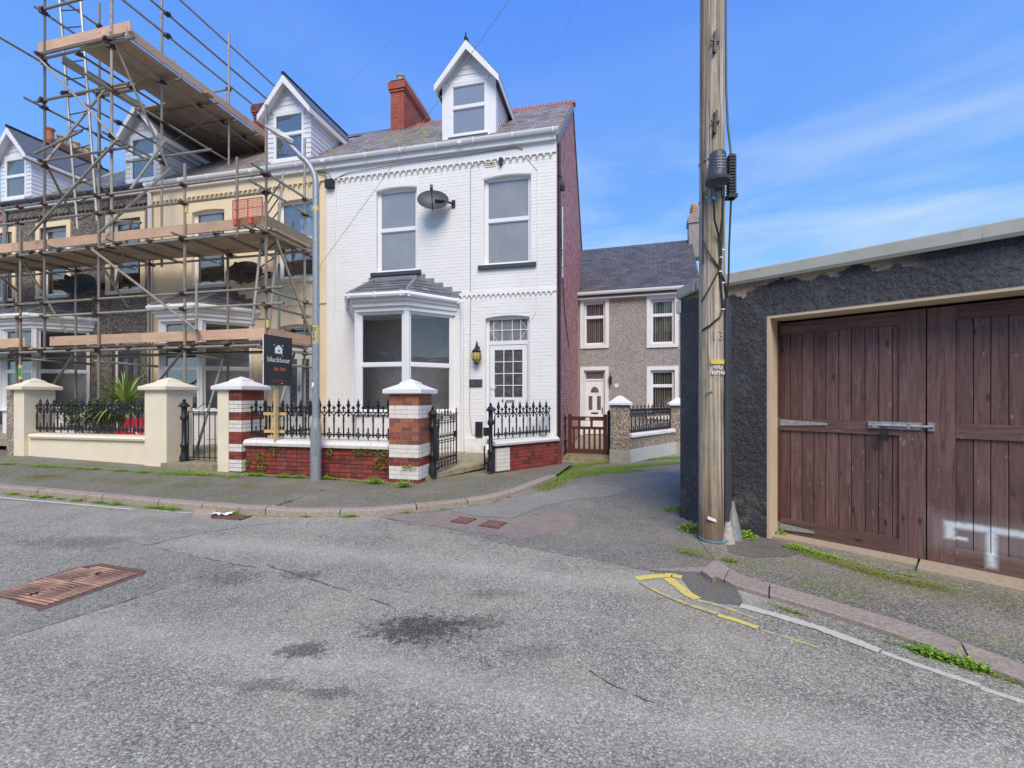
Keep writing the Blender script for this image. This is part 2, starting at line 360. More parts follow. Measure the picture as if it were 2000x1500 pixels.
def m_asphalt(name, lo, hi, scale=75, green=0., tint=(1, 1, 1), stains=(), rough=.85, contrast=.5, macro=.22, pits=0., gcol=(.115, .125, .028), tracks=False):
    n = N(name, rough)
    wob = n.n('ShaderNodeVectorMath', operation='ADD'); nv = n.n('ShaderNodeTexNoise'); nv.inputs['Scale'].default_value = 30; n.l(n.pos, nv.inputs['Vector'])
    sc_ = n.n('ShaderNodeVectorMath', operation='SCALE'); sc_.inputs['Scale'].default_value = .018; n.l(nv.outputs['Color'], sc_.inputs[0]); n.l(n.pos, wob.inputs[0]); n.l(sc_.outputs[0], wob.inputs[1]); P_ = wob.outputs[0]
    vc = n.sep(n.vor(scale, vec=P_, out='Color')); d = n.vor(scale, vec=P_); vc2 = n.sep(n.vor(scale*.47, vec=P_, out='Color')); d2 = n.vor(scale*.47, vec=P_)
    a = tuple(lo*t for t in tint); b = tuple(hi*t for t in tint)
    c = n.ramp(vc[0], [(0, a), (.45, tuple((x+y)/2 for x, y in zip(a, b))), (.85, b), (.98, tuple(min(.8, y*1.45) for y in b))])
    c = n.mix(n.math('MULTIPLY', vc[1], .30), c, tuple(q*w_ for q, w_ in zip(b, (1.06, .92, .76))))
    c = n.mix(n.ramp(vc[2], [(.86, 0), (.9, .5)]), c, tuple(q*w_ for q, w_ in zip(a, (.75, .85, .95))))
    big = n.math('MULTIPLY', n.ramp(vc2[0], [(.80, 0), (.82, 1)]), n.ramp(d2, [(.38, 1), (.5, 0)]))
    c = n.mix(n.math('MULTIPLY', big, .55), c, n.mix(vc2[1], tuple(x*1.15 for x in b), tuple(x*.8 for x in a)))
    c = n.mix(1, c, n.ramp(d, [(.3, 1), (.85, contrast)]), 'MULTIPLY')
    c = n.mix(1, c, n.ramp(n.noise(.42, 7, .62), [(.32, 1-macro), (.66, 1)]), 'MULTIPLY')
    c = n.mix(n.ramp(n.noise(1.1, 6, .6), [(.42, 0), (.75, .45)]), c, tuple(x*w_*.9 for x, w_ in zip(b, (1.0, .93, .80))))
    c = n.mix(1, c, n.ramp(n.noise(6, 7, .75), [(.3, .80), (.62, 1)]), 'MULTIPLY')
    gap = n.ramp(d, [(.15, .35), (.55, 1)])
    if tracks:
        u_ = n.math('ADD', n.math('MULTIPLY', n.sep()[0], .2255), n.math('MULTIPLY', n.sep()[1], .974))
        tr = n.math('ADD', u_, n.math('MULTIPLY', n.noise(.35, 3), .9))
        for pos_, wd_ in ((2.3, .28), (3.9, .3)):
            t_ = n.math('SUBTRACT', 1., n.math('MINIMUM', n.math('DIVIDE', n.math('ABSOLUTE', n.math('SUBTRACT', tr, pos_+.45)), wd_), 1.))
            c = n.mix(n.math('MULTIPLY', t_, .20), c, tuple(x*1.2 for x in b))
    if pits: 
        pm = n.math('MULTIPLY', n.ramp(n.noise(2.6, 9, .78), [(.60, 0), (.72, pits)]), gap); c = n.mix(pm, c, (.07, .066, .055))
    for (x, y, rx, ry, s_) in stains:
        mp_ = n.n('ShaderNodeMapping'); mp_.vector_type = 'POINT'
        mp_.inputs['Location'].default_value = (-x/rx, -y/ry, 0); mp_.inputs['Scale'].default_value = (1/rx, 1/ry, 0); n.l(n.pos, mp_.inputs[0])
        ln = n.n('ShaderNodeVectorMath', operation='LENGTH'); n.l(mp_.outputs[0], ln.inputs[0])
        f = n.math('SUBTRACT', 1.15, ln.outputs['Value']); f = n.math('ADD', f, n.math('MULTIPLY', n.math('SUBTRACT', n.noise(17, 8, .78), .5), 3.4))
        f = n.math('MULTIPLY', n.math('MULTIPLY', n.ramp(f, [(.25, 0), (.7, 1)]), s_), n.ramp(d, [(.05, .30), (.5, 1)]))
        c = n.mix(f, c, (.05, .047, .038))
    if green:
        m1 = n.ramp(n.noise(1.5, 9, .74), [(.60-green, 0), (.72-green, 1)]); m2 = n.ramp(n.noise(34, 5, .75), [(.38, 0), (.6, 1)])
        gc = n.mix(n.ramp(n.noise(5, 4), [(.35, 0), (.65, 1)]), gcol, (.16, .13, .05))
        c = n.mix(n.math('MULTIPLY', m1, n.math('MULTIPLY', m2, .72)), c, gc)
    n.color(c); n.bump(n.ramp(d, [(0, 1), (.8, 0)]), .6, .006); n.bump(n.noise(6, 6), .35, .014); return n.m
M['road'] = m_asphalt('road_asphalt', .27, .58, 88, tint=(1.04, 1, .82), pits=.9, tracks=True, contrast=.36, macro=.28, stains=[(-.62, 3.02, .46, .25, .95), (-1.29, 2.76, .22, .13, .8), (-2.43, 3.86, .34, .2, .5), (-1.85, 3.92, .22, .12, .6), (-1.33, 2.42, .25, .09, .5), (-.98, 2.36, .2, .07, .6), (-4.6, 4.8, 1.1, .32, .45), (-.25, 3.1, .3, .12, .6), (.15, 2.75, .25, .12, .35), (-.15, 3.55, .35, .1, .4)])
M['lanetarmac'] = m_asphalt('lane_asphalt', .15, .42, 95, green=.06, tint=(1, .955, .82), pits=.6)
M['pavetar'] = m_asphalt('pavement_tarmac', .12, .40, 88, green=.17, tint=(1, .955, .80), pits=.6, contrast=.4, gcol=(.16, .19, .03))
M['pavesmooth'] = m_asphalt('pavement_patch', .17, .32, 115, tint=(1, .97, .86), green=.05, pits=.3)
M['patchgrey'] = m_asphalt('smooth_patch', .30, .42, 130, tint=(1, .96, .84), pits=.4, macro=.12)
M['patchbrown'] = m_asphalt('brown_patch', .30, .44, 130, tint=(1, .84, .72), pits=.4, macro=.15)
M['patchdark'] = m_asphalt('dark_patch', .16, .26, 130, tint=(1, .97, .85), macro=.1)
M['mosspave'] = m_asphalt('mossy_pavement', .12, .50, 80, green=.15, tint=(1, .97, .84), contrast=.3, gcol=(.14, .20, .02))
M['granite'] = simple('granite_kerb', (.36, .30, .245), .85, var=.25, sc=40, bump=.6, bd=.006, bs=60, rnd=.18, dirt=((.12, .10, .07), 6, .6))
M['threshold'] = simple('concrete_threshold', (.40, .33, .24), .9, var=.2, sc=40, bump=.4, bs=80, dirt=((.2, .17, .1), 5, .62))
def m_paint(name, c, cut):
    n = N(name, .6)
    base = n.mix(n.ramp(n.noise(40, 5), [(.3, 0), (.7, 1)]), k3(c, .8), c)
    f = n.ramp(n.noise(14, 8, .75), [(cut, 0), (cut+.05, 1)])
    c2 = n.mix(f, base, (.36, .345, .30)); n.color(c2); n.bump(n.vor(70), .4, .005); return n.m
M['yline'] = m_paint('yellow_line_paint', (.80, .66, .17), .60)
M['yworn'] = m_paint('worn_yellow_paint', (.62, .54, .2), .47)
M['wline'] = m_paint('white_line_paint', (.66, .61, .52), .60)

def m_wood(name, a, b, axis, knots=True, rnd=.25, wear=None, rough=.75, fine=1.):
    n = N(name, rough); o = n.obj(); k = [16*fine]*3; k[axis] = 1.1
    off = n.n('ShaderNodeVectorMath', operation='ADD'); oi = n.n('ShaderNodeObjectInfo'); cb = n.n('ShaderNodeCombineXYZ')
    for i in range(3): n.l(n.math('MULTIPLY', oi.outputs['Random'], 37+11*i), cb.inputs[i])
    n.l(o, off.inputs[0]); n.l(cb.outputs[0], off.inputs[1]); v = off.outputs[0]
    gr = n.noise(1.6, 7, .65, vec=n.sc(v, tuple(k)), dist=1.2)
    c = n.mix(n.ramp(gr, [(.3, 0), (.7, 1)]), a, b)
    if knots:
        kk = [6.5]*3; kk[axis] = 2.4
        kn = n.vor(1, vec=n.sc(v, tuple(kk))); c = n.mix(n.ramp(kn, [(.05, .85), (.13, 0)]), c, k3(a, .35))
    c = n.mix(1, c, n.ramp(n.noise(1.5, 5, vec=v), [(.3, .78), (.7, 1)]), 'MULTIPLY')
    if rnd: c = n.mix(1, c, n.ramp(n.rnd(), [(0, 1-rnd), (1, 1)]), 'MULTIPLY')
    if wear:
        kw = [9.]*3; kw[axis] = 3.5
        c = n.mix(n.ramp(n.noise(2.2, 9, .8, vec=n.sc(v, tuple(kw))), [(wear[1], 0), (wear[1]+.12, .9)]), c, wear[0])
    n.color(c); n.bump(gr, .5, .006); return n
def fin(n): return n.m
M['toeboard'] = fin(m_wood('toe_board_wood', (.66, .41, .26), (.86, .60, .42), 0, wear=((.24, .17, .12), .64)))
M['toeold'] = fin(m_wood('old_toe_board_wood', (.22, .18, .12), (.40, .34, .24), 0, wear=((.1, .09, .06), .6)))
M['deck'] = fin(m_wood('deck_board_wood', (.48, .36, .25), (.68, .53, .39), 0, wear=((.12, .08, .05), .62)))
def m_pole():
    n = N('weathered_pole_wood', .85); o = n.pos
    g1 = n.noise(1., 8, .7, vec=n.sc(o, (34, 34, .7)), dist=.6); g2 = n.noise(1., 5, .6, vec=n.sc(o, (9, 9, .5)))
    c = n.mix(n.ramp(g1, [(.38, 0), (.62, 1)]), (.24, .185, .14), (.80, .70, .59))
    c = n.mix(n.ramp(g2, [(.48, 0), (.66, .7)]), c, (.40, .34, .13))
    c = n.mix(n.ramp(n.noise(1., 4, .6, vec=n.sc(o, (60, 60, .9))), [(.57, 0), (.64, .8)]), c, (.09, .06, .045))
    c = n.mix(1, c, n.ramp(n.noise(3.2, 7, .7), [(.35, .74), (.65, 1.0)]), 'MULTIPLY')
    c = n.mix(n.ramp(n.noise(1., 6, .8, vec=n.sc(o, (26, 26, 5))), [(.66, 0), (.72, .7)]), c, (.12, .09, .065))
    z = n.sep()[2]
    c = n.mix(n.math('MULTIPLY', n.ramp(z, [(.15, 1), (.95, 0)]), n.ramp(g1, [(.3, 1), (.7, .55)])), c, (.15, .085, .055))
    n.color(c); n.bump(g1, 1.0, .02); return n.m
M['pole'] = m_pole()
# scaffold tube: galvanised with tan rust and old teal paint in places
def m_tube():
    n = N('scaffold_tube', .5, .15); r = n.rnd()
    c = n.ramp(r, [(0, (.26, .225, .17)), (.3, (.42, .37, .29)), (.6, (.17, .14, .11)), (.85, (.33, .32, .28)), (1, (.20, .32, .31))])
    c = n.mix(n.ramp(n.noise(7, 7, .7), [(.52, 0), (.66, .8)]), c, (.21, .14, .09))
    n.color(c); n.bump(n.noise(80, 3), .15, .002); return n.m
M['tube'] = m_tube()
def m_gate(axis):
    n = m_wood('stained_gate_wood', (.115, .055, .047), (.29, .165, .145), axis, rnd=.36, wear=((.62, .48, .42), .60), rough=.55)
    # sprayed white paint low on the right leaf, fixed to its place on the gate
    c_in = n.b.inputs['Base Color'].links[0].from_socket
    s = n.sep(); gx, gy = GX
    al = n.math('ADD', n.math('MULTIPLY', n.math('SUBTRACT', s[0], GO[0]), gx), n.math('MULTIPLY', n.math('SUBTRACT', s[1], GO[1]), gy))
    def rect(a0, a1, z0, z1, soft):
        cx, hx = (a0+a1)/2, (a1-a0)/2; cz, hz = (z0+z1)/2, (z1-z0)/2
        dx = n.math('SUBTRACT', n.math('ABSOLUTE', n.math('SUBTRACT', al, cx)), hx)
        dz = n.math('SUBTRACT', n.math('ABSOLUTE', n.math('SUBTRACT', s[2], cz)), hz)
        return n.math('SUBTRACT', 1., n.math('DIVIDE', n.math('MAXIMUM', n.math('MAXIMUM', dx, dz), 0.), soft))
    m = rect(2.13, 2.9, .395, .412, .038)
    for q in (rect(2.14, 2.16, .30, .40, .045), rect(2.40, 2.415, .10, .38, .045), rect(2.18, 2.25, .285, .292, .022)): m = n.math('MAXIMUM', m, q)
    m = n.math('MULTIPLY', n.math('MAXIMUM', m, 0.), n.ramp(n.noise(25, 5), [(.2, .7), (.6, 1.1)]))
    halo = n.math('MULTIPLY', n.math('MAXIMUM', rect(2.08, 2.85, .25, .42, .12), 0.), .16)
    n.color(n.mix(n.math('MINIMUM', n.math('ADD', n.math('POWER', m, 1.3), halo), 1.), c_in, (.72, .78, .80)))
    return n.m
GDIR = (.692, -.722); GO = (2.305, 5.42); GX = GDIR
M['gatev'] = m_gate(2); M['gateh'] = m_gate(0)
def m_leaf(name, a, b):
    n = N(name, .5); n.color(n.ramp(n.rnd(), [(0, a), (.5, tuple((x+y)/2 for x, y in zip(a, b))), (1, b)]))
    n.b.inputs['Subsurface Weight'].default_value = 0
    return n.m
M['weed'] = m_leaf('weed_leaf', (.12, .26, .02), (.36, .56, .06))
M['moss'] = m_leaf('moss_leaf', (.12, .16, .02), (.32, .36, .05))
M['shrub'] = m_leaf('shrub_leaf', (.05, .10, .015), (.28, .34, .05))
M['palm'] = m_leaf('palm_leaf', (.10, .20, .03), (.42, .52, .12))
M['dryleaf'] = m_leaf('dry_leaf', (.25, .16, .07), (.5, .38, .2))
M['ivy'] = m_leaf('ivy_leaf', (.10, .22, .02), (.40, .48, .07))
#PART2
# ================================================================ GROUND
def sheet(pts2, dz, name, mat, kind='structure', jit=0., sub=1):
    # irregular flat sheet following the ground (fan from centroid)
    q = []
    n = len(pts2)
    for i in range(n):
        a = Vector(pts2[i][:2]); b = Vector(pts2[(i+1) % n][:2])
        for k in range(sub):
            p = a.lerp(b, k/sub)
            if jit: p += Vector((random.uniform(-jit, jit), random.uniform(-jit, jit)))
            q.append(p)
    if sum(q[k].x*q[(k+1) % len(q)].y-q[(k+1) % len(q)].x*q[k].y for k in range(len(q))) < 0: q.reverse()
    mb = MB(); mb.add([(p.x, p.y, gz(p.x, p.y)+dz) for p in q], [tuple(range(len(q)))])
    return struct(name, mb, mat, kind)
xs = [-400, -60, -40]+[-34+1.5*i for i in range(36)]+[30, 60, 400]; ys = [-300, -30, -12]+[-9+1.5*i for i in range(28)]+[45, 90, 600]
mb = MB(); mb.add([(x, y, gz(x, y)) for y in ys for x in xs], [(j*len(xs)+i, j*len(xs)+i+1, (j+1)*len(xs)+i+1, (j+1)*len(xs)+i) for j in range(len(ys)-1) for i in range(len(xs)-1)])
struct('road', mb, M['road'])
# left kerb line (foot of the kerb face)
kpx = [(0, 962), (120, 973), (240, 985), (360, 996), (475, 1005), (605, 1008), (700, 1007), (760, 1003), (860, 993), (960, 980), (1010, 966), (1087, 935)]
kl = [gp(x, y) for x, y in kpx]
d0 = (kl[0]-kl[3]).normalized(); kl = [kl[0]+Vector((-.974, .2255, 0))*t for t in (24, 12, 5)]+kl
def resample(pts, step):
    o = [Vector((p[0], p[1])) for p in pts]; res = [o[0]]; acc = 0
    for i in range(len(o)-1):
        a, b = o[i], o[i+1]; l = (b-a).length; t = step-acc
        while t < l: res.append(a.lerp(b, t/l)); t += step
        acc = (acc+l) % step if l >= step-acc else acc+l
    res.append(o[-1]); return res
kerb2 = resample(kl, .25)
KH = .10
def kh(i): return KH*(1 if i < len(kerb2)-22 else .75)
# pavement and front garden base
mb = MB(); vs = []; nK = len(kerb2)
for i, p in enumerate(kerb2):
    t = i/(nK-1); u, v = uvw(p.x, p.y); ub = min(.35, u-.0) if u < -2.5 else min(.35, -2.5+(u+2.5)*1.07)
    b = W(ub, .3); z1 = gz(p.x, p.y)+kh(i)-.004; z2 = g(ub)+.10
    n = (Vector((b.x, b.y))-p).normalized()*.10; p_ = p+n
    for k in range(7):
        f = k/6; q = p_.lerp(Vector((b.x, b.y)), f); vs.append((q.x, q.y, z1*(1-f)+z2*f))
mb.add(vs, [(i*7+k, (i+1)*7+k, (i+1)*7+k+1, i*7+k+1) for i in range(nK-1) for k in range(6)])
struct('pavement', mb, M['pavetar'])
# kerb stones
kt = thing('kerb', 'granite kerb curving round the corner in front of the garden walls', 'kerb', kerb2[len(kerb2)//2].to_3d())
i = 0
while i < nK-2:
    L_ = random.choice((3, 4, 4, 5)); j = min(nK-1, i+L_)
    if nK-1-j < 2: j = nK-1
    mb = MB(); vs = []
    for k in range(i, j+1):
        p = kerb2[k].copy(); a = kerb2[max(k-1, 0)]; b = kerb2[min(k+1, nK-1)]; t = (b-a).normalized(); n = Vector((-t.y, t.x))
        if k == i: p += t*.008
        if k == j: p -= t*.008
        z = gz(p.x, p.y); h = kh(k)+random.uniform(-.002, .004)
        for (o_, zz) in ((-.012, z-.03), (-.004, z+h-.02), (.012, z+h), (.125, z+h+.002), (.13, z-.03)):
            q = p+n*o_; vs.append((q.x, q.y, zz))
    m = j-i+1
    mb.add(vs, [(a*5+b, a*5+(b+1) % 5, (a+1)*5+(b+1) % 5, (a+1)*5+b) for a in range(m-1) for b in range(5)]+[(4, 3, 2, 1, 0), tuple((m-1)*5+b for b in range(5))])
    part(kt, 'kerb_stone', mb, M['granite']); i = j
# patches in the pavement near the lamp post
P = lambda x, y, z=0: gp(x, y, z)
def psheet(px, dz, name, mat, base=0, jit=.01, sub=4): return sheet([P(x, y, base) for x, y in px], base+dz, name, mat, jit=jit, sub=sub)
# lane surfaces
psheet([(745, 1006), (860, 996), (960, 983), (1010, 968), (1090, 937), (1100, 905), (1330, 895), (1332, 1010), (1380, 1060), (1405, 1105), (1250, 1112), (1130, 1085), (980, 1060), (860, 1030)], .002, 'lane', M['lanetarmac'], jit=.02, sub=6)
psheet([(740, 1010), (880, 999), (930, 1010), (1000, 1015), (1095, 1001), (1130, 1012), (1120, 1030), (1075, 1040), (1020, 1054), (930, 1040), (830, 1026)], .004, 'lane_patch', M['patchbrown'], jit=.008)
psheet([(880, 998), (985, 975), (1060, 962), (1130, 947), (1180, 948), (1235, 957), (1190, 970), (1120, 976), (1055, 990), (1000, 1013), (925, 1008)], .006, 'lane_patch', M['patchgrey'], jit=.008)
psheet([(1260, 1112), (1385, 1120), (1440, 1148), (1450, 1182), (1400, 1180), (1365, 1170), (1330, 1130)], .0035, 'gutter_strip', M['patchdark'])
# mossy pavement before the garage
rp_ = [(1330, 1010), (1385, 1045), (1500, 1050), (1540, 1058), (2000, 1165), (2600, 1300), (3600, 1560), (3300, 1790), (2300, 1420), (1990, 1308), (1785, 1232), (1640, 1188), (1450, 1133), (1405, 1108)]
psheet(rp_, .010, 'garage_forecourt', M['mosspave'], jit=.0, sub=3)
psheet([(1415, 1046), (1500, 1052), (1545, 1064), (1572, 1080), (1540, 1090), (1470, 1092), (1425, 1082)], .014, 'forecourt_patch', M['patchdark'], jit=.006)
# right kerb, low worn granite
kr = [gp(x, y) for x, y in [(1405, 1108), (1450, 1133), (1640, 1188), (1785, 1232), (1990, 1308), (2300, 1420)]]
kf = [gp(x, y) for x, y in [(1390, 1128), (1440, 1152), (1620, 1204), (1780, 1258), (2000, 1340), (2300, 1462)]]
kt = thing('kerb', 'low worn granite kerb running past the garage forecourt', 'kerb', kr[1])
segs = [(0, .022), (.024, .085), (.087, .275), (.277, .44), (.442, .60), (.602, .8), (.802, 1.)]
kr.append(kr[-1]+(kr[-1]-kr[-2]).normalized()*3.5); kf.append(kf[-1]+(kr[-1]-kr[-2]).normalized()*3.5)
def along(pp, t):
    ls = [(pp[i+1]-pp[i]).length for i in range(len(pp)-1)]; T = t*sum(ls)
    for i, l in enumerate(ls):
        if T <= l+1e-9: return pp[i].lerp(pp[i+1], T/l)
        T -= l
    return pp[-1].copy()
for a, b in segs:
    mb = MB(); vs = []; m = 5
    for k in range(m):
        t = a+(b-a)*k/(m-1); p = along(kf, t); q = along(kr, t)
        vs += [(p.x, p.y, -.02), (p.x, p.y, .030), (p.x*.93+q.x*.07, p.y*.93+q.y*.07, .038), (q.x, q.y, .042), (q.x, q.y, -.02)]
    mb.add(vs, [(i*5+j, i*5+(j+1) % 5, (i+1)*5+(j+1) % 5, (i+1)*5+j) for i in range(m-1) for j in range(5)]+[(4, 3, 2, 1, 0), tuple((m-1)*5+b_ for b_ in range(5))])
    part(kt, 'kerb_stone', mb, M['granite'])
mb = MB(); pts = [P(1370, 1124), P(1395, 1104), P(1420, 1112), P(1392, 1140)]
mb.add([(p.x, p.y, z) for z in (0, .045) for p in pts], [(0, 1, 2, 3), (4, 5, 6, 7), (0, 1, 5, 4), (1, 2, 6, 5), (2, 3, 7, 6), (3, 0, 4, 7)])
part(kt, 'kerb_stone', mb, M['granite'], label='small loose end stone tilted at the kerb tip')
# older resurfaced areas of the road
M['road2'] = m_asphalt('older_asphalt', .26, .50, 85, tint=(1.03, 1, .835), pits=.9, macro=.3, contrast=.38)
M['road3'] = m_asphalt('fine_asphalt', .29, .52, 100, tint=(1.02, 1, .85), pits=.6, macro=.2, contrast=.42)
psheet([(-150, 1300), (0, 1252), (150, 1205), (290, 1160), (460, 1104), (350, 1080), (230, 1052), (0, 1040), (-150, 1040)], .0015, 'road_patch', M['road2'], jit=.006, sub=8)
psheet([(0, 990), (240, 1002), (560, 1018), (400, 1040), (285, 1066), (230, 1051), (0, 1038)], .0018, 'road_patch', M['road3'], jit=.006, sub=8)
# painted lines
def strip(name, c, wd, mat, dz, lab=None, close=False):
    pts = [gp(x, y) for x, y in c]; mb = MB(); q = []
    for i in range(len(pts)-1):
        for k in range(14): q.append(pts[i].lerp(pts[i+1], k/14))
    q.append(pts[-1]); vs = []
    for i, p in enumerate(q):
        t = (q[min(i+1, len(q)-1)]-q[max(i-1, 0)]); t.z = 0; t.normalize(); n = Vector((-t.y, t.x, 0))
        w0 = wd*random.uniform(.8, 1.12)/2; w1 = wd*random.uniform(.8, 1.12)/2
        vs += [p+n*w0+Vector((0, 0, dz)), p-n*w1+Vector((0, 0, dz))]
    mb.add(vs, [(2*i, 2*i+1, 2*i+3, 2*i+2) for i in range(len(q)-1)])
    return struct(name, mb, mat)
strip('yellow_road_marking', [(1243, 1132), (1262, 1128), (1310, 1124), (1332, 1128)], .085, M['yline'], .0055)
strip('yellow_road_marking', [(1303, 1130), (1325, 1146), (1345, 1162), (1362, 1171)], .088, M['yline'], .0065)
strip('yellow_road_marking', [(1362, 1173), (1400, 1182), (1438, 1195)], .05, M['yworn'], .005)
strip('yellow_road_marking', [(1252, 1138), (1275, 1152), (1305, 1166), (1345, 1182), (1400, 1200)], .052, M['yworn'], .0075)
strip('yellow_road_marking', [(1402, 1202), (1440, 1213), (1480, 1227)], .052, M['yline'], .005)
strip('yellow_road_marking', [(1440, 1196), (1480, 1210)], .03, M['yworn'], .003)
strip('yellow_road_marking', [(1485, 1230), (1545, 1248), (1600, 1266)], .03, M['yworn'], .003)
strip('white_road_marking', [(1446, 1184), (1500, 1198), (1600, 1228), (1718, 1272)], .082, M['wline'], .006)
strip('white_road_marking', [(1722, 1274), (1800, 1302), (1915, 1340)], .05, M['wline'], .003)
strip('white_road_marking', [(1915, 1344), (2000, 1372), (2200, 1440), (2900, 1690)], .045, M['wline'], .003)
strip('white_road_marking', [(-300, 945), (0, 973), (140, 985), (260, 996)], .06, M['wline'], .008)
strip('white_road_marking', [(290, 996), (340, 1001), (375, 1003)], .03, M['wline'], .008)
# dark joints and cracks in the asphalt
def crack(c, wd=.014, name='road_joint'):
    pts = [gp(x, y) for x, y in c]; q = []
    for i in range(len(pts)-1):
        n = max(2, int((pts[i+1]-pts[i]).length/.05))
        for k in range(n): q.append(pts[i].lerp(pts[i+1], k/n)+Vector((random.gauss(0, .006), random.gauss(0, .006), 0)))
    q.append(pts[-1]); mb = MB(); vs = []
    for i, p in enumerate(q):
        t = (q[min(i+1, len(q)-1)]-q[max(i-1, 0)]); t.z = 0; t.normalize(); n = Vector((-t.y, t.x, 0)); w_ = wd*random.choice((0, 0, .2, .5, .8, 1.2))/2
        vs += [p+n*w_+Vector((0, 0, .004)), p-n*w_+Vector((0, 0, .004))]
    mb.add(vs, [(2*i, 2*i+1, 2*i+3, 2*i+2) for i in range(len(q)-1)]); return mb
mbc = MB()
for c, wd in (([(0, 1252), (150, 1205), (290, 1160), (460, 1104)], .012), ([(230, 1052), (350, 1080), (460, 1103), (500, 1110)], .012), ([(520, 1103), (600, 1130), (680, 1155), (760, 1182)], .02),
              ([(285, 1066), (400, 1040), (560, 1018)], .012), ([(0, 1100), (100, 1090), (230, 1070)], .008), ([(300, 1395), (420, 1420)], .006),
              ([(1150, 1310), (1190, 1335), (1240, 1360), (1300, 1385), (1345, 1400)], .012), ([(730, 1008), (830, 1030), (980, 1062), (1130, 1088)], .009)):
    m_ = crack(c, wd); mbc.add(m_.v, m_.f)
M['tar'] = simple('bitumen', (.11, .105, .09), .8, var=.3, sc=30, bump=.3)
struct('road_joints', mbc, M['tar'])

# ================================================================ TERRACE HOUSES
def segarch(u0, u1, z, rise, n=8):
    pts = []
    for i in range(n+1):
        t = i/n; pts.append((u0+(u1-u0)*t, z+rise*(1-(2*t-1)**2)))
    return pts
def wall_with_openings(mb, u0, u1, z0, z1, ops, v0, depth):
    # ops: (a,b,zl,zh,rise) ; front skin at v0, reveals back to v0+depth
    us = sorted({u0, u1}|{o[0] for o in ops}|{o[1] for o in ops}); zs = sorted({z0, z1}|{o[2] for o in ops}|{o[3]+o[4] for o in ops})
    for i in range(len(us)-1):
        for j in range(len(zs)-1):
            cu, cz = (us[i]+us[i+1])/2, (zs[j]+zs[j+1])/2
            if any(o[0] < cu < o[1] and o[2] < cz < o[3]+o[4] for o in ops): continue
            mb.add([(us[i], v0, zs[j]), (us[i+1], v0, zs[j]), (us[i+1], v0, zs[j+1]), (us[i], v0, zs[j+1])], [(0, 1, 2, 3)])
    for a, b, zl, zh, ri in ops:
        v1 = v0+depth; ar = segarch(a, b, zh, ri)
        mb.add([(a, v0, zl), (a, v1, zl), (a, v1, zh), (a, v0, zh)], [(0, 3, 2, 1)]); mb.add([(b, v0, zl), (b, v1, zl), (b, v1, zh), (b, v0, zh)], [(0, 1, 2, 3)])
        mb.add([(a, v0, zl), (b, v0, zl), (b, v1, zl), (a, v1, zl)], [(0, 1, 2, 3)])
        n = len(ar)-1
        mb.add([(p[0], v0, p[1]) for p in ar]+[(p[0], v1, p[1]) for p in ar], [(i, i+1, n+2+i, n+1+i) for i in range(n)])
        if ri > 0:
            zt = zh+ri
            mb.add([(p[0], v0, p[1]) for p in ar]+[(p[0], v0, zt) for p in ar], [(i, i+1, n+2+i, n+1+i) for i in range(n)])
def window_mb(F, P_, w_, z0, z1, trans=None, fw=.06, fd=.07, cols=(), open_top=False, bars=None):
    # frame into F, panes into P_; local x 0..w, y 0 is the outer face
    F.box(0, w_, 0, fd, z0, z0+fw); F.box(0, w_, 0, fd, z1-fw, z1); F.box(0, fw, .0005, fd-.0005, z0+fw, z1-fw); F.box(w_-fw, w_, .0005, fd-.0005, z0+fw, z1-fw)
    spans = [(z0+fw, z1-fw)]
    if trans is not None:
        F.box(fw, w_-fw, -.006, fd-.01, trans-.04, trans+.04); spans = [(z0+fw, trans-.04), (trans+.04, z1-fw)]
    cx = [fw]+[c for c in cols]+[w_-fw]
    for c in cols: F.box(c-.03, c+.03, .003, fd-.012, z0+fw, z1-fw)
    for a, b in spans:
        for i in range(len(cx)-1):
            l = cx[i]+(.03 if i else 0); r = cx[i+1]-(.03 if i+1 < len(cx)-1 else 0)
            P_.box(l, r, .030, .036, a, b)
            e = .016
            for q in ((l, r, .012, .03, a, a+e), (l, r, .012, .03, b-e, b), (l, l+e, .0125, .0295, a+e, b-e), (r-e, r, .0125, .0295, a+e, b-e)): F.box(*q)
            if open_top and b == spans[-1][1]:
                e = .05
                for q in ((l, r, -.012, .012, a, a+e), (l, r, -.012, .012, b-e, b), (l, l+e, -.0115, .0115, a+e, b-e), (r-e, r, -.0115, .0115, a+e, b-e)): F.box(*q)
EAVE, RV, RZ, BV = 7.35, 3.68, 10.36, 7.2
SL = (RZ-EAVE)/RV
BRK = {}
def brick_mesh(key, l, d, h, mat):
    if key not in BRK:
        mb = MB(); e = .004; x, y, z = l/2, d/2, h/2
        mb.add([(-x, y, -z), (x, y, -z), (x, y, z), (-x, y, z), (-x, -y+e, -z), (x, -y+e, -z), (x, -y+e, z), (-x, -y+e, z), (-x+e, -y, -z+e), (x-e, -y, -z+e), (x-e, -y, z-e), (-x+e, -y, z-e)],
               [(0, 3, 2, 1), (8, 9, 10, 11), (0, 1, 5, 4), (1, 2, 6, 5), (2, 3, 7, 6), (3, 0, 4, 7), (4, 5, 9, 8), (5, 6, 10, 9), (6, 7, 11, 10), (7, 4, 8, 11)])
        BRK[key] = (mb, mb.mesh('brick', mat, False))
    return BRK[key]
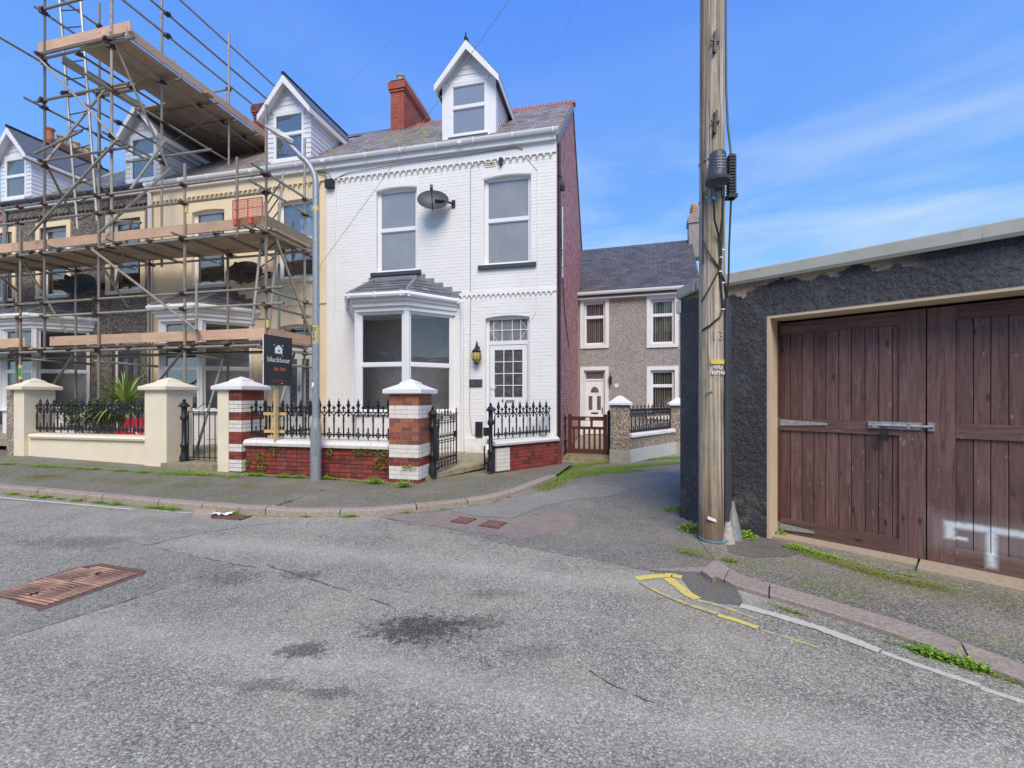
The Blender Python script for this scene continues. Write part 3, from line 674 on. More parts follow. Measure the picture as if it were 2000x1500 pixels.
def lay_bricks(root, u0, u1, z0, z1, v, mat, matkey, blocked, limit=300, pri=None, L_=.225, H_=.075, gap=.008, proud=.006, bond='stretcher', axis='u', jig=.0, name='brick'):
    """bricks proud of a wall face; the `limit` with best priority are parts, the rest one stuff part"""
    items = []
    row = 0; z = z0
    while z+H_ <= z1+.02:
        hd = bond == 'flemish' or (bond == 'english' and row % 2)
        x = u0-(L_/2 if row % 2 else 0) if bond != 'flemish' else u0-(L_*.75 if row % 2 else 0)
        k = 0
        while x < u1-.01:
            l = L_/2 if (bond == 'english' and row % 2) or (bond == 'flemish' and k % 2) else L_
            a, b = max(x, u0), min(x+l, u1)
            if b-a > .04:
                segs_ = [(a, b)]
                for (p, q, r, s_, _) in blocked:
                    if r < z+H_-.01 and s_ > z+.01:
                        ns = []
                        for (c, d) in segs_:
                            if q <= c or p >= d: ns.append((c, d))
                            else:
                                if p-c > .03: ns.append((c, p))
                                if d-q > .03: ns.append((q, d))
                        segs_ = ns
                for c, d in segs_: items.append((c, d, z))
            x += l; k += 1
        z += H_; row += 1
    if pri: items.sort(key=lambda t: pri((t[0]+t[1])/2, t[2]))
    rest = MB()
    for n_, (a, b, zz) in enumerate(items):
        l = round(b-a-gap, 3); h = H_-gap; cx, cz = (a+b)/2, zz+H_/2
        sk = 0
        if n_ < limit:
            _, me = brick_mesh((matkey, l, h), l, .05, h, mat)
            if axis == 'u': inst(root, name, me, (cx, v+.025-proud+random.uniform(-.0015, .0015), cz))
            else: inst(root, name, me, (v-.025+proud, cx, cz), rz=R(90))
        else:
            o_ = random.uniform(-.0015, .0015)
            if axis == 'u': rest.box(a+gap/2, b-gap/2, v-proud+o_, v+.03, zz+gap/2, zz+H_-gap/2)
            else: rest.box(v-.03, v+proud+o_, a+gap/2, b-gap/2, zz+gap/2, zz+H_-gap/2)
    if rest.v: part(root, name, rest, mat, False, stuff=True)
def slates(root, u0, u1, blockers, mat, key, limit=300, roof=(0, EAVE, SL, RV), w_=.25, g_=.19, name='slate', pri=None, z_off=.0, frame=None):
    v0, e0, s_, vr = roof; ang = math.atan(s_); ln = vr/math.cos(ang); rest = MB()
    me_ = {}; items = []; r = 0; d = -.03
    while d < ln-.05:
        x = u0-(w_/2 if r % 2 else 0)
        while x < u1-.02:
            a, b = max(x, u0), min(x+w_, u1)
            vc = v0+(d+g_/2)*math.cos(ang); uc = (a+b)/2
            if b-a > .04 and not any(p < uc < q and m_ < vc < n_ for p, q, m_, n_ in blockers): items.append((a, b, d))
            x += w_
        d += g_; r += 1
    if pri: items.sort(key=pri)
    for i, (a, b, d) in enumerate(items):
        l = round(b-a-.011, 3); lo = g_*1.25; th = .012
        M0 = TR((a+b)/2, v0+d*math.cos(ang), e0+d*math.sin(ang)+.02) @ Matrix.Rotation(ang-.022+random.uniform(-.004, .004), 4, 'X') @ Matrix.Rotation(random.gauss(0, .006), 4, 'Z')
        if i < limit:
            if l not in me_: me_[l] = bx(-l/2, l/2, 0, lo, 0, th).mesh(name, mat, False)
            inst(root, name, me_[l], M0.to_translation(), rot=M0.to_euler())
        else:
            rest.M = M0; rest.box(-l/2, l/2, 0, lo, 0, th)
    if rest.v: rest.M = I4; part(root, name, rest, mat, False, stuff=True)

def dormer(root, du, style):
    u0, u1 = -3.01+du, -1.64+du; v = .9; uc = (u0+u1)/2; zb = EAVE+SL*v-.05; ze = 9.52; zr = 10.33
    bk = lambda z: (z-EAVE)/SL
    d = part(root, 'dormer', MB().add([(u0, v, zb), (u1, v, zb), (u1, v, ze), (uc, v, zr-.02), (u0, v, ze), (u0, bk(ze)+.1, ze), (u1, bk(ze)+.1, ze), (uc, bk(zr)+.1, zr-.02)],
        [(0, 1, 2, 3, 4), (0, 4, 5), (1, 6, 2), (4, 3, 7, 5), (2, 6, 7, 3)]), M['clad'])
    # cladding boards on front gable, sides
    def board(a, b, z, h, front=True, side=None):
        mb = MB()
        if front: mb.prism([(v-.006, z), (v-.022, z), (v-.006, z+h), (v, z+h)], a, b, 'x')
        else:
            s_ = 1 if side > 0 else -1; x = u1 if side > 0 else u0
            mb.add([(x+s_*.006, a, z), (x+s_*.022, a, z), (x+s_*.006, a, z+h), (x, a, z+h), (x+s_*.006, bk(z)+.03, z), (x+s_*.022, bk(z)+.03, z), (x+s_*.006, bk(z+h)+.03, z+h), (x, bk(z+h)+.03, z+h)],
                   [(0, 1, 2, 3), (7, 6, 5, 4), (0, 4, 5, 1), (1, 5, 6, 2), (2, 6, 7, 3), (3, 7, 4, 0)])
        return mb
    h = .135; z = ze+.02
    while z < zr-.12:
        hw = (u1-u0)/2*(1-(z+h*.5-ze)/(zr-ze))
        part(d, 'cladding_board', board(uc-hw, uc+hw, z, min(h, zr-.05-z)), M['clad']); z += h
    z = zb-.02
    while z < ze-.02:
        for sd in (1, -1): part(d, 'cladding_board', board(v-.02, 0, z, min(h, ze-z), False, sd), M['clad'])
        if style != 'plain':
            part(d, 'cladding_board', board(u0, u0+.2, z, min(h, ze-z)), M['clad']); part(d, 'cladding_board', board(u1-.2, u1, z, min(h, ze-z)), M['clad'])
        z += h
    if style == 'plain':
        part(d, 'corner_board', MB().box(u0-.02, u0+.2, v-.03, v+.1, zb-.03, ze), M['whitetrim']); part(d, 'corner_board', MB().box(u1-.2, u1+.024, v-.03, v+.14, zb-.05, ze), M['whitetrim'])
    # window
    F = MB(); Pn = MB(); F.M = Pn.M = TR(u0+.2, v-.04, 0); wdw = u1-u0-.4
    window_mb(F, Pn, wdw, zb+.1, ze-.06, trans=8.86)
    F.box(-.03, wdw+.03, -.05, .04, zb+.0, zb+.1)
    part(d, 'window_frame', F, M['upvc']); part(d, 'pane', Pn, M['glass'])
    part(d, 'blind', MB().box(u0+.22, u1-.22, v+.004, v+.009, zb+.1, ze-.06), M['curtain'] if style == 'bright' else M['blind'])
    part(d, 'window_sill', MB().box(u0+.17, u1-.17, v-.11, v, zb-.03, zb+.055), M['darksill'] if style == 'plain' else M['upvc'])
    # head band
    part(d, 'head_board', MB().box(u0+.17, u1-.17, v-.045, v, ze-.06, ze+.03), M['upvc'])
    # roof slopes with overhang, barge boards
    ov = .24; sl_ = (zr-ze)/((u1-u0)/2); eo = .15
    for s_ in (-1, 1):
        xe = uc+s_*((u1-u0)/2+eo); zee = ze-sl_*eo
        th = .04; q0 = v-ov
        a = [(uc, q0, zr+.02), (xe, q0, zee+.02), (xe, bk(zee)+.05, zee+.02), (uc, bk(zr)+.1, zr+.02)]
        part(d, 'roof_slope', MB().add(a+[(p[0], p[1], p[2]+th) for p in a], [(0, 1, 2, 3), (7, 6, 5, 4), (0, 4, 5, 1), (1, 5, 6, 2), (2, 6, 7, 3), (3, 7, 4, 0)]), M['slateblue'])
        b = .17
        part(d, 'barge_board', MB().prism([(uc, zr+.02), (xe, zee+.02), (xe, zee-b*.8), (uc, zr-b*1.15)] if s_ > 0 else [(uc, zr+.02), (uc, zr-b*1.15), (xe, zee-b*.8), (xe, zee+.02)], q0-.02, q0+.01), M['whitetrim'])
        # soffit under overhang and side fascia
        part(d, 'soffit', MB().add([(uc, q0+.01, zr-.03), (xe, q0+.01, zee-.03), (xe, v, zee-.03), (uc, v, zr-.03)], [(0, 1, 2, 3)]), M['whitetrim'])
        part(d, 'side_fascia', MB().box(min(xe, xe-s_*.02), max(xe, xe-s_*.02), q0+.011, bk(zee)-.0, zee-.12, zee+.019), M['whitetrim'])
        part(d, 'side_soffit', MB().box(min(xe-s_*.021, xe-s_*eo), max(xe-s_*.021, xe-s_*eo), v+.0, bk(zee)-.1, zee-.10, zee-.09), M['whitetrim'] if style != 'plain' else M['darksill'])
    part(d, 'ridge_capping', MB().tube((uc, v-ov-.03, zr+.065), (uc, bk(zr), zr+.065), .05, 6), M['black'])
    if style == 'plain': part(d, 'finial', MB().prism([(v-ov-.06, zr+.05), (v-ov-.03, zr+.2), (v-ov, zr+.22), (v-ov+.02, zr+.05)], uc-.012, uc+.012, 'x'), M['black'])
    # flashing at the foot
    part(d, 'flashing', MB().add([(u0-.04, v-.16, EAVE+SL*(v-.16)+.035), (u1+.04, v-.16, EAVE+SL*(v-.16)+.035), (u1+.04, v-.02, EAVE+SL*v+.04), (u0-.04, v-.02, EAVE+SL*v+.04)], [(0, 1, 2, 3)]), M['upvc'] if style == 'plain' else M['lead'])
    return d

def bay(root, du, white=True):
    gl = g(-3.7+du)+.25
    uA, uB, uC, uD, vb = -5.0+du, -4.37+du, -3.17+du, -2.37+du, -.85
    zs, zt = 1.22, 3.46
    b = part(root, 'bay_window', MB(), M['whitetrim'])
    facets = [((uA, 0), (uB, vb)), ((uB, vb), (uC, vb)), ((uC, vb), (uD, 0))]
    base = MB(); F = MB(); Pn = MB(); cor = MB()
    for (p, q) in facets:
        dx, dy = q[0]-p[0], q[1]-p[1]; l = math.hypot(dx, dy); M0 = TR(p[0], p[1], 0) @ Matrix.Rotation(math.atan2(dy, dx), 4, 'Z')
        base.M = F.M = Pn.M = cor.M = M0
        base.box(0, l, 0, .12, gl-.3, zs-.04); base.box(.12, l-.12, -.012, 0, gl+.15, zs-.14)
        base.box(-.0, l, .0, .1, zt-.02, zt+.3)
        F.box(-.035, l+.035, -.07, .1, zs-.04, zs)
        front = l > 1.1
        if front: F.M = Pn.M = M0 @ TR(.05, .02, 0); window_mb(F, Pn, l-.1, zs, zt, trans=2.28, fw=.055)
        else:
            off = (.07, .32) if q[1] == 0 else (.28, .05)
            wl = l-off[0]-off[1]; F.M = Pn.M = M0 @ TR(off[0], .02, 0); window_mb(F, Pn, wl, zs, zt, trans=2.28, open_top=True, fw=.05)
            base.box(0, off[0], .02, .1, zs, zt); base.box(l-off[1], l, .02, .1, zs, zt)
    base.M = F.M = Pn.M = I4
    for c in ((uB, vb), (uC, vb)): F.tube((c[0], c[1]+.03, zs), (c[0], c[1]+.03, zt), .065, 6); F.box(c[0]-.02, c[0]+.02, c[1]-.045, c[1]-.02, zs, zt)
    part(b, 'dwarf_wall', base, M['white'] if white else M['whitetrim']); part(b, 'window_frame', F, M['upvc']); part(b, 'pane', Pn, M['glass'])
    def off(o_):   # offset outline of the three facets
        k = o_/.85; return [(uA-o_*.75, .0), (uB-o_*.42, vb-o_), (uC+o_*.42, vb-o_), (uD+o_*.75, .0)]
    for name, o_, z0, z1, mat in (('cornice', .05, zt-.01, zt+.09, M['whitetrim']), ('cornice', .11, zt+.09, zt+.19, M['whitetrim']), ('cornice', .17, zt+.19, zt+.28, M['whitetrim'])):
        part(b, name, MB().prism(off(o_)+[], z0, z1, 'z'), mat)
    # gutter: half round box section following the outline
    go = off(.24); gt = MB(); gt.path([(p[0], p[1] if p[1] < -.01 else .02, zt+.31) for p in go], .055, 8); part(b, 'gutter', gt, M['upvc'], True)
    jn = MB()
    for t in (.06, .5, .94): x = go[1][0]+(go[2][0]-go[1][0])*t; jn.box(x-.012, x+.012, go[1][1]-.062, go[1][1]+.05, zt+.25, zt+.372)
    for t in (.06, .93): x = go[2][0]+(go[3][0]-go[2][0])*t; y = go[2][1]+(go[3][1]-go[2][1])*t; jn.box(x-.03, x+.03, y-.05, y+.03, zt+.25, zt+.37)
    part(b, 'gutter_bracket', jn, M['upvc'])
    # hipped slate roof
    e = off(.22); ze = zt+.35; zr = 4.38; ra, rb = -4.42+du, -3.32+du
    rf = MB(); rf.add([(e[0][0], 0, ze), (e[1][0], e[1][1], ze), (e[2][0], e[2][1], ze), (e[3][0], 0, ze), (ra, 0, zr), (rb, 0, zr), (ra, .0, ze), (rb, 0, ze)], [(0, 1, 4), (1, 2, 5, 4), (2, 3, 5), (0, 3, 2, 1)])
    r_ = part(b, 'bay_roof', rf, M['slateblue'])
    # individual slates per slope (third level has to stay on the bay): laid as parts of the bay
    def slope(p0, p1, q0, q1, n):
        p0, p1, q0, q1 = map(Vector, (p0, p1, q0, q1))
        nrm = (p1-p0).cross(q0-p0).normalized()
        for r in range(n):
            a, c = r/n, (r+1.25)/n; c = min(c, 1)
            l0, l1 = p0.lerp(q0, a), p1.lerp(q1, a); m0, m1 = p0.lerp(q0, c), p1.lerp(q1, c)
            w_ = (l1-l0).length; k = max(1, round(w_/.24)); o_ = (r % 2)*.5
            ts = [0]+[(i+o_)/k for i in range(0 if o_ else 1, k) if 0 < (i+o_)/k < 1]+[1]
            for i in range(len(ts)-1):
                f = l0.lerp(l1, ts[i]); h = l0.lerp(l1, ts[i+1])
                up = (m0-l0); wm = (m1-m0).length; s0 = m0.lerp(m1, ts[i]); s1 = m0.lerp(m1, ts[i+1])
                d_ = (h-f).normalized()*.003; vs = [f+d_+nrm*.022, h-d_+nrm*.022, s1-d_+nrm*.006, s0+d_+nrm*.006, f+d_+nrm*.014, h-d_+nrm*.014, s1-d_-nrm*.002, s0+d_-nrm*.002]
                part(b, 'slate', MB().add(vs, [(0, 1, 2, 3), (7, 6, 5, 4), (0, 4, 5, 1), (1, 5, 6, 2), (2, 6, 7, 3), (3, 7, 4, 0)]), M['slateblue'], False)
    slope((e[1][0], e[1][1], ze), (e[2][0], e[2][1], ze), (ra, 0, zr), (rb, 0, zr), 5)
    slope((e[2][0], e[2][1], ze), (e[3][0], 0, ze), (rb, 0, zr), (rb+.02, 0, zr), 5)
    slope((e[0][0], 0, ze), (e[1][0], e[1][1], ze), (ra-.02, 0, zr), (ra, 0, zr), 5)
    for i, q in ((1, ra), (2, rb)): part(b, 'hip_flashing', MB().tube((e[i][0], e[i][1], ze+.02), (q, 0, zr+.03), .035, 6), M['lead'])
    # stepped lead flashing up the wall
    n = 5
    for i in range(n):
        for (xa, xb) in ((e[3][0], rb), (e[0][0], ra)):
            t = i/n; x = xa+(xb-xa)*t; z = ze+(zr-ze)*t; w_ = abs(xb-xa)/n
            x2 = x+(w_ if xb > xa else -w_)
            part(b, 'step_flashing', MB().box(min(x, x2)-.005, max(x, x2), -.018-.002*(i % 2), .0, z+.0, z+.20), M['lead'] if white else M['brickold'])
    part(b, 'step_flashing', MB().box(ra-.02, rb+.02, -.05, 0, zr-.06, zr+.06), M['lead'])
    # downpipe
    if white:
        part(b, 'downpipe', MB().path([(uD+.2, -.12, zt+.28), (uD+.2, -.1, zt+.12), (uD+.2, -.05, zt-.05), (uD+.2, -.045, zt-.3), (uD+.2, -.045, gl)], .035, 8), M['upvc'], True)
    # room beyond the bay
    return b

def house(k, du, name, label, cat_group, wm, style, u_left, u_right):
    h = thing(name, label, 'house', (u_left, 0, g(u_left)), TF, cat_group)
    white = k == 0; gl = .3 if white else g(-4+du)+.25
    ops = [(-4.38+du, -3.32+du, 4.56, 6.54, .045), (-1.67+du, -.57+du, 4.56, 6.53, .045), (-1.63+du, -.6+du, gl+.08, 3.36, .05), (-4.9+du, -2.47+du, gl+.5, 3.45, 0)]
    mb = MB(); z0 = g(u_left)-.3 if k else -.1
    wall_with_openings(mb, u_left, u_right, z0, EAVE, ops, 0, .16)
    w_ = part(h, 'front_wall', mb, wm)
    sh = MB()   # back and flank walls, floors
    sh.box(u_left+.02, u_right-.02, BV-.1, BV, z0, EAVE)
    sh.box(u_left+.001, u_left+.15, .02, BV-.1, z0, EAVE)
    sh.box(u_left+.15, u_right-.15, .17, BV-.1, 3.95, 4.1); sh.box(u_left+.15, u_right-.15, .75, .85, z0, 3.95)  # inner wall pulled forward so the room behind the bay looks brighter
    sh.box(-2.2+du, -2.1+du, .17, .75, z0, 3.95)
    sh.box(u_left+.15, u_right-.15, .17, .75, z0+.1, gl+.05)
    if k: sh.box(u_right-.15, u_right-.002, .02, BV-.1, z0, EAVE)
    part(h, 'interior_wall', sh, M['room'])
    # gable triangles / right flank
    if k == 0:
        gw = MB(); gw.add([(0, 0, z0), (0, BV, z0), (0, BV, EAVE), (0, RV, RZ), (0, 0, EAVE)], [(0, 1, 2, 3, 4)]); gw.add([(-.2, .16, z0), (-.2, BV, z0), (-.2, BV, EAVE), (-.2, RV, RZ-.1), (-.2, .16, EAVE)], [(4, 3, 2, 1, 0)])
        gp_ = part(h, 'gable_wall', gw, M['mortar'])
        # bricks of the gable, stepped under the verge
        items = []; z = 0.0; r = 0
        while z < RZ-.15:
            top = BV if z < EAVE-.05 else BV-(z-EAVE)/SL; lo = .0 if z < EAVE-.05 else (z-EAVE)/SL
            x = lo+(0 if r % 2 else .1125)-.1
            while x < top-.03:
                a, b_ = max(x, lo+.0), min(x+.225, top)
                if b_-a > .05: items.append((a, b_, z))
                x += .225
            z += .075; r += 1
        items.sort(key=lambda t: t[0]+.18*abs(t[2]-1.6)); rest = MB()
        for i, (a, b_, z) in enumerate(items):
            if i < 300:
                l = round(b_-a-.009, 3); _, me = brick_mesh(('gab', l), l, .05, .066, M['brickgable']); inst(gp_, 'brick', me, (-.025+.007, (a+b_)/2, z+.0375), rz=R(90))
            else: rest.box(-.02, .007+random.uniform(-.002, .001), a+.0045, b_-.0045, z+.0045, z+.0705)
        part(gp_, 'brick', rest, M['brickgable'], False, stuff=True)
        part(h, 'barge_board', MB().prism([(-.05, EAVE-.04), (RV, RZ+.0), (RV, RZ-.2), (.0, EAVE-.2)], -.02, .045, 'x'), M['slateblue'])
        part(h, 'barge_board', MB().prism([(RV, RZ), (BV+.1, EAVE-.1), (BV+.1, EAVE-.25), (RV, RZ-.2)], -.02, .045, 'x'), M['slateblue'])
        lay_bricks(w_, -5.75, 0, .0, EAVE-.38, 0, M['white'], 'wht', [(a-.015, b_+.015, c-.02, d+e_+.01, 0) for a, b_, c, d, e_ in ops]+[(-5.02, -2.36, 0, 3.78, 0), (-4.5, -3.2, 3.7, 4.56, 0), (-2.3, 0, 3.84, 3.98, 0)], 300, pri=lambda u, z: abs(u+1.3)*1.0+abs(z-1.9)*.8, proud=.0045, gap=.007)
        # projecting lower plinth
        part(h, 'plinth', MB().box(-2.1, -1.68, -.05, -.007, .2, .62), M['white'])
    # eaves: fascia, soffit, gutter, brackets, dentils
    fa = MB(); fa.box(u_left, u_right-.0, -.12, -.008, EAVE-.16, EAVE-.0); part(h, 'fascia', fa, M['whitetrim'])
    part(h, 'frieze', MB().box(u_left, u_right, -.035, -.008, EAVE-.40, EAVE-.161), M['whitetrim'] if white else wm)
    me = MB().prism([(-.035, .04), (.035, .04), (0, -.045)], -.038, 0).mesh('dentil', wm, False)
    n = int((u_right-u_left)/.15)
    if k < 2 or True:
        for i in range(n): inst(h, 'dentil', me, (u_left+.08+i*.15, -.03, EAVE-.44))
    gt = MB(); gt.prism([(-.235, EAVE+.04), (-.235, EAVE-.0), (-.21, EAVE-.033), (-.17, EAVE-.042), (-.135, EAVE-.025), (-.13, EAVE+.04)], u_left, u_right+(.06 if k == 0 else 0), 'x')
    part(h, 'gutter', gt, M['upvc'] if k < 2 else M['dish'], True)
    gb = MB(); x = u_left+.3
    while x < u_right: gb.box(x-.012, x+.012, -.245, -.12, EAVE-.05, EAVE+.048); x += .9
    for x in (u_left+.05, (u_left+u_right)/2+.7): gb.box(x-.05, x+.05, -.242, -.13, EAVE-.048, EAVE+.036)
    part(h, 'gutter_bracket', gb, M['upvc'] if k < 2 else M['dish'])
    # roof
    rf = MB(); ov = -.06; e0 = EAVE+SL*ov
    xr = u_right+(.03 if k == 0 else -.003)
    rf.prism([(ov, e0+.04), (RV, RZ), (BV+.2, EAVE-.1), (BV+.2, EAVE-.16), (RV, RZ-.1), (ov, e0-.03)], u_left, xr, 'x')
    r_ = part(h, 'roof', rf, M['slatebrown'])
    if k < 3:
        slates(r_, u_left, xr, [(-3.02+du, -1.63+du, .86, 3.5), (-5.55, -5.05, 2.75, 5)] if k == 0 else [(-3.02-5.24*k, -1.63-5.24*k, .86, 3.5)], M['slatebrown'] if k < 2 else M['slateblue'], 'sl', 300 if k < 2 else 0, roof=(ov, e0+.02, SL, RV-ov), pri=lambda t: t[2]*1.4-abs(t[0]-u_right)*-.25)
        # moss clumps sitting on the slates
        mm = MB()
        for _ in range(420 if k == 0 else 150):
            t = abs(random.gauss(0, 1)); u = random.uniform(u_left+.1, u_left+3.2) if random.random() < .7 else random.uniform(u_left, u_right); v = random.uniform(.2, 3.0)
            if -3.05+du < u < -1.6+du and v > .7: continue
            s_ = random.uniform(.015, .05); z = EAVE+SL*v+.05
            mm.lathe([(s_, 0), (s_*.7, s_*.4), (0.001, s_*.5)], 5) if False else mm.add([(u-s_, v-s_*.6, z-SL*s_*.6), (u+s_, v-s_*.5, z-SL*s_*.6), (u+s_*.8, v+s_*.6, z+SL*s_*.6), (u-s_*.7, v+s_*.7, z+SL*s_*.6), (u, v, z+s_*.7)], [(0, 1, 4), (1, 2, 4), (2, 3, 4), (3, 0, 4)])
        part(r_, 'moss', mm, M['moss'], False, stuff=True)
    if k == 0:
        tm = MB(); tm.prism([(-.1, -.07), (0, .03), (.1, -.07), (.1, -.04), (.02, .055), (-.02, .055), (-.1, -.04)], 0, .44, 'x')
        for i in range(4): tm.prism([(.02+i*.11, .05), (.035+i*.11, .12), (.05+i*.11, .085), (.065+i*.11, .12), (.085+i*.11, .05)], -.012, .012)
        tme = tm.mesh('ridge_tile', M['terra'], False)
        x = u_left+.45
        while x < .0-.3: inst(r_, 'ridge_tile', tme, (x, RV, RZ+.03), rot=(0, random.gauss(0, .008), 0)); x += .45
    elif k < 3:
        x = u_left
        tme = MB().prism([(-.11, -.08), (0, .02), (.11, -.08), (.11, -.05), (0, .05), (-.11, -.05)], 0, .44, 'x').mesh('ridge_tile', M['slateblue'], False)
        while x < u_right-.3: inst(r_, 'ridge_tile', tme, (x, RV, RZ+.03)); x += .45
    # lead soaker at dormer etc.
    dormer(h, (0, -5.24, -10.37, -15.72)[k], style)
    # first floor windows
    for (a, b_, c, d, ri) in ops[:2]:
        F = MB(); Pn = MB(); F.M = Pn.M = TR(a, .1, 0); window_mb(F, Pn, b_-a, c, d+ri+.01, trans=(c+d)/2+.06, fw=.07)
        wf = part(h, 'window_frame', F, M['upvc']); part(wf, 'pane', Pn, M['glass'])
        bl = M['blind'] if white else M['obscure']
        if white: part(wf, 'blind', MB().box(a+.03, b_-.03, .142, .147, c+.03, d+.03), M['blind'])
        else:
            part(wf, 'blind', MB().box(a+.03, b_-.03, .145, .149, c, (c+d)/2-.1 if k == 1 else c+.9), bl if k == 1 else M['roomdark']); part(wf, 'blind', MB().box(a+.03, b_-.03, .15, .156, (c+d)/2-.1 if k == 1 else c+.9, d+.04), M['blind'])  # lower panel in room_dark is no blind: darkness of the room as colour
        part(h, 'window_sill', MB().box(a-.12, b_+.12, -.07, .16, c-.09, c-.005), M['darksill'] if white else (M['creamwall'] if k > 1 else M['cream']))
        if k > 1:
            sr = MB(); sr.box(a-.16, a-.004, -.03, .0, c, d+.2); sr.box(b_+.004, b_+.16, -.03, .0, c, d+.2); sr.box(a-.004, b_+.004, -.03, .0, d+ri+.005, d+.2); part(h, 'window_surround', sr, M['cream'])
        if white:
            n = 14
            for i in range(n):   # soldier course over the head
                t0, t1 = i/n, (i+1)/n; A = segarch(a-.04, b_+.04, d+.005, ri, n)
                part(w_, 'brick', MB().add([(A[i][0]+.003, -.009, A[i][1]+.01), (A[i+1][0]-.003, -.009, A[i+1][1]+.01), (A[i+1][0]-.003, -.009, A[i+1][1]+.21), (A[i][0]+.003, -.009, A[i][1]+.21), (A[i][0]+.003, .02, A[i][1]+.01), (A[i+1][0]-.003, .02, A[i+1][1]+.01), (A[i+1][0]-.003, .02, A[i+1][1]+.21), (A[i][0]+.003, .02, A[i][1]+.21)], [(0, 1, 2, 3), (7, 6, 5, 4), (0, 4, 5, 1), (1, 5, 6, 2), (2, 6, 7, 3), (3, 7, 4, 0)]), M['white'], False)
    # string course with dentils on the right of the bay
    if k < 2:
        part(h, 'string_course', MB().box(-2.25+du, u_right, -.03, -.001, 3.90, 3.96), wm)
        me2 = MB().prism([(-.035, .04), (.035, .04), (0, -.035)], -.035, 0).mesh('dentil', wm, False)
        for i in range(int((u_right+2.2-du)/.115)): inst(h, 'dentil', me2, (-2.18+du+i*.115, -.001, 3.86))
    bay(h, du, white)
    # front door
    a, b_, c, d, ri = ops[2]; F = MB(); Pn = MB(); F.M = Pn.M = TR(a, .1, 0); ww = b_-a; zd = c+(2.38 if white else 2.28)
    F.box(0, .07, 0, .07, c, d+ri); F.box(ww-.07, ww, 0, .07, c, d+ri); F.box(.07, ww-.07, 0, .07, zd, zd+.09); F.box(.07, ww-.07, 0, .07, d-.03, d+ri)
    Pn.box(.07, ww-.07, .03, .036, zd+.09, d-.03)
    fr = part(h, 'door_frame', F, M['upvc']); part(fr, 'pane', Pn, M['fanglass'] if white else M['glass'])
    door = MB(); door.M = TR(a, .1, 0); gp2 = MB(); gp2.M = door.M; x0, x1 = .08, ww-.08
    bars = MB(); bars.M = door.M
    if white:
        zl = 1.56
        door.box(x0, x1, .01, .06, c+.02, zl); door.box(x0, x0+.11, .01, .06, zl, zd-.01); door.box(x1-.11, x1, .01, .06, zl, zd-.01); door.box(x0+.11, x1-.11, .01, .06, zd-.12, zd-.01)
        door.box(x0+.14, x1-.14, .0, .01, c+.12, zl-.25)
        gp2.box(x0+.11, x1-.11, .03, .036, zl, zd-.12)
        for i in (1, 2): q = x0+.11+(x1-x0-.22)*i/3; bars.box(q-.009, q+.009, .012, .028, zl, zd-.12)
        for i in range(1, 4): q = zl+(zd-.12-zl)*i/4; bars.box(x0+.11, x1-.11, .0125, .0275, q-.009, q+.009)
        for q in (.11, .33, .6, .82-.0): bars.box(.07+(ww-.14)*q-.008, .07+(ww-.14)*q+.008, .014, .028, zd+.09, d-.03)
        bars.box(.07, ww-.07, .0145, .0275, (zd+.09+d)/2-.02, (zd+.09+d)/2-.004)
        for s_ in (0, 1):
            q0, q1 = (.07, .25) if s_ == 0 else (ww-.07, ww-.25)
            bars.tube((q0, .02, (zd+.09+d)/2), (q1, .02, d-.04), .006, 4); bars.tube((q0, .02, (zd+.09+d)/2), (q1, .02, zd+.1), .006, 4)
    else:
        dm = c+.75
        door.box(x0, x1, .01, .06, c+.02, dm); door.box(x0, x0+.15, .01, .06, dm, zd-.01); door.box(x1-.15, x1, .01, .06, dm, zd-.01); door.box((x0+x1)/2-.07, (x0+x1)/2+.07, .01, .06, dm, zd-.2); door.box(x0+.15, x1-.15, .01, .06, zd-.2, zd-.01)
        gp2.box(x0+.15, (x0+x1)/2-.07, .03, .036, dm, zd-.2); gp2.box((x0+x1)/2+.07, x1-.15, .03, .036, dm, zd-.2)
    dr = part(h, 'front_door', door, M['upvc'] if k < 2 else M['darksill']); part(dr, 'pane', gp2, M['doorglass'] if white else M['obscure'])
    if bars.v: part(dr, 'glazing_bar', bars, M['upvc'])
    ex = MB(); ex.M = TR(a, .1, 0)
    if white:
        ex.box(ww/2-.06, ww/2+.14, -.004, .012, 1.45, 1.50); part(dr, 'letter_plate', ex, M['galv'])
        hd_ = MB(); hd_.M = TR(a, .1, 0); hd_.box(.1, .13, -.01, .01, 1.62, 1.85); hd_.tube((.115, -.04, 1.78), (.24, -.045, 1.78), .009, 6); hd_.tube((.115, -.045, 1.78), (.115, .01, 1.78), .01, 6); part(dr, 'handle', hd_, M['upvc'])
        tx = MB(); tx.M = TR(a+ww/2-.14, .1+.002, 1.475); text_mb(tx, '4', .12, UP); part(dr, 'number', tx, M['ink'])
    elif k == 1:
        ex.box(ww/2-.04, ww/2+.2, -.004, .012, c+.62, c+.68); part(dr, 'letter_plate', ex, M['dishrust'])
        tx = MB(); tx.M = TR(a+ww/2-.16, .1+.002, c+.65); text_mb(tx, '6', .13, UP); part(dr, 'number', tx, M['ink'])
        kn = MB(); kn.M = TR(a+ww/2, .1, c+1.3); kn.lathe([(0, -.05), (.03, -.03), (.02, .05), (.035, .08), (0, .1)], 8); part(dr, 'knocker', kn, M['galv'])
    return h
H0 = house(0, 0, 'terraced_house', 'white painted brick end terrace house with red brick gable wall beside the lane', 'houses of the terrace', M['white'], 'plain', -5.75, 0)
H1 = house(1, -5.5, 'terraced_house', 'cream rendered terrace house behind the scaffolding, next to the white house', 'houses of the terrace', M['cream'], 'clad', -11.25, -5.752)
H2 = house(2, -11.05, 'terraced_house', 'dark grey pebbledashed terrace house behind the scaffolding, left of the cream one', 'houses of the terrace', M['pebbledark'], 'bright', -16.8, -11.252)
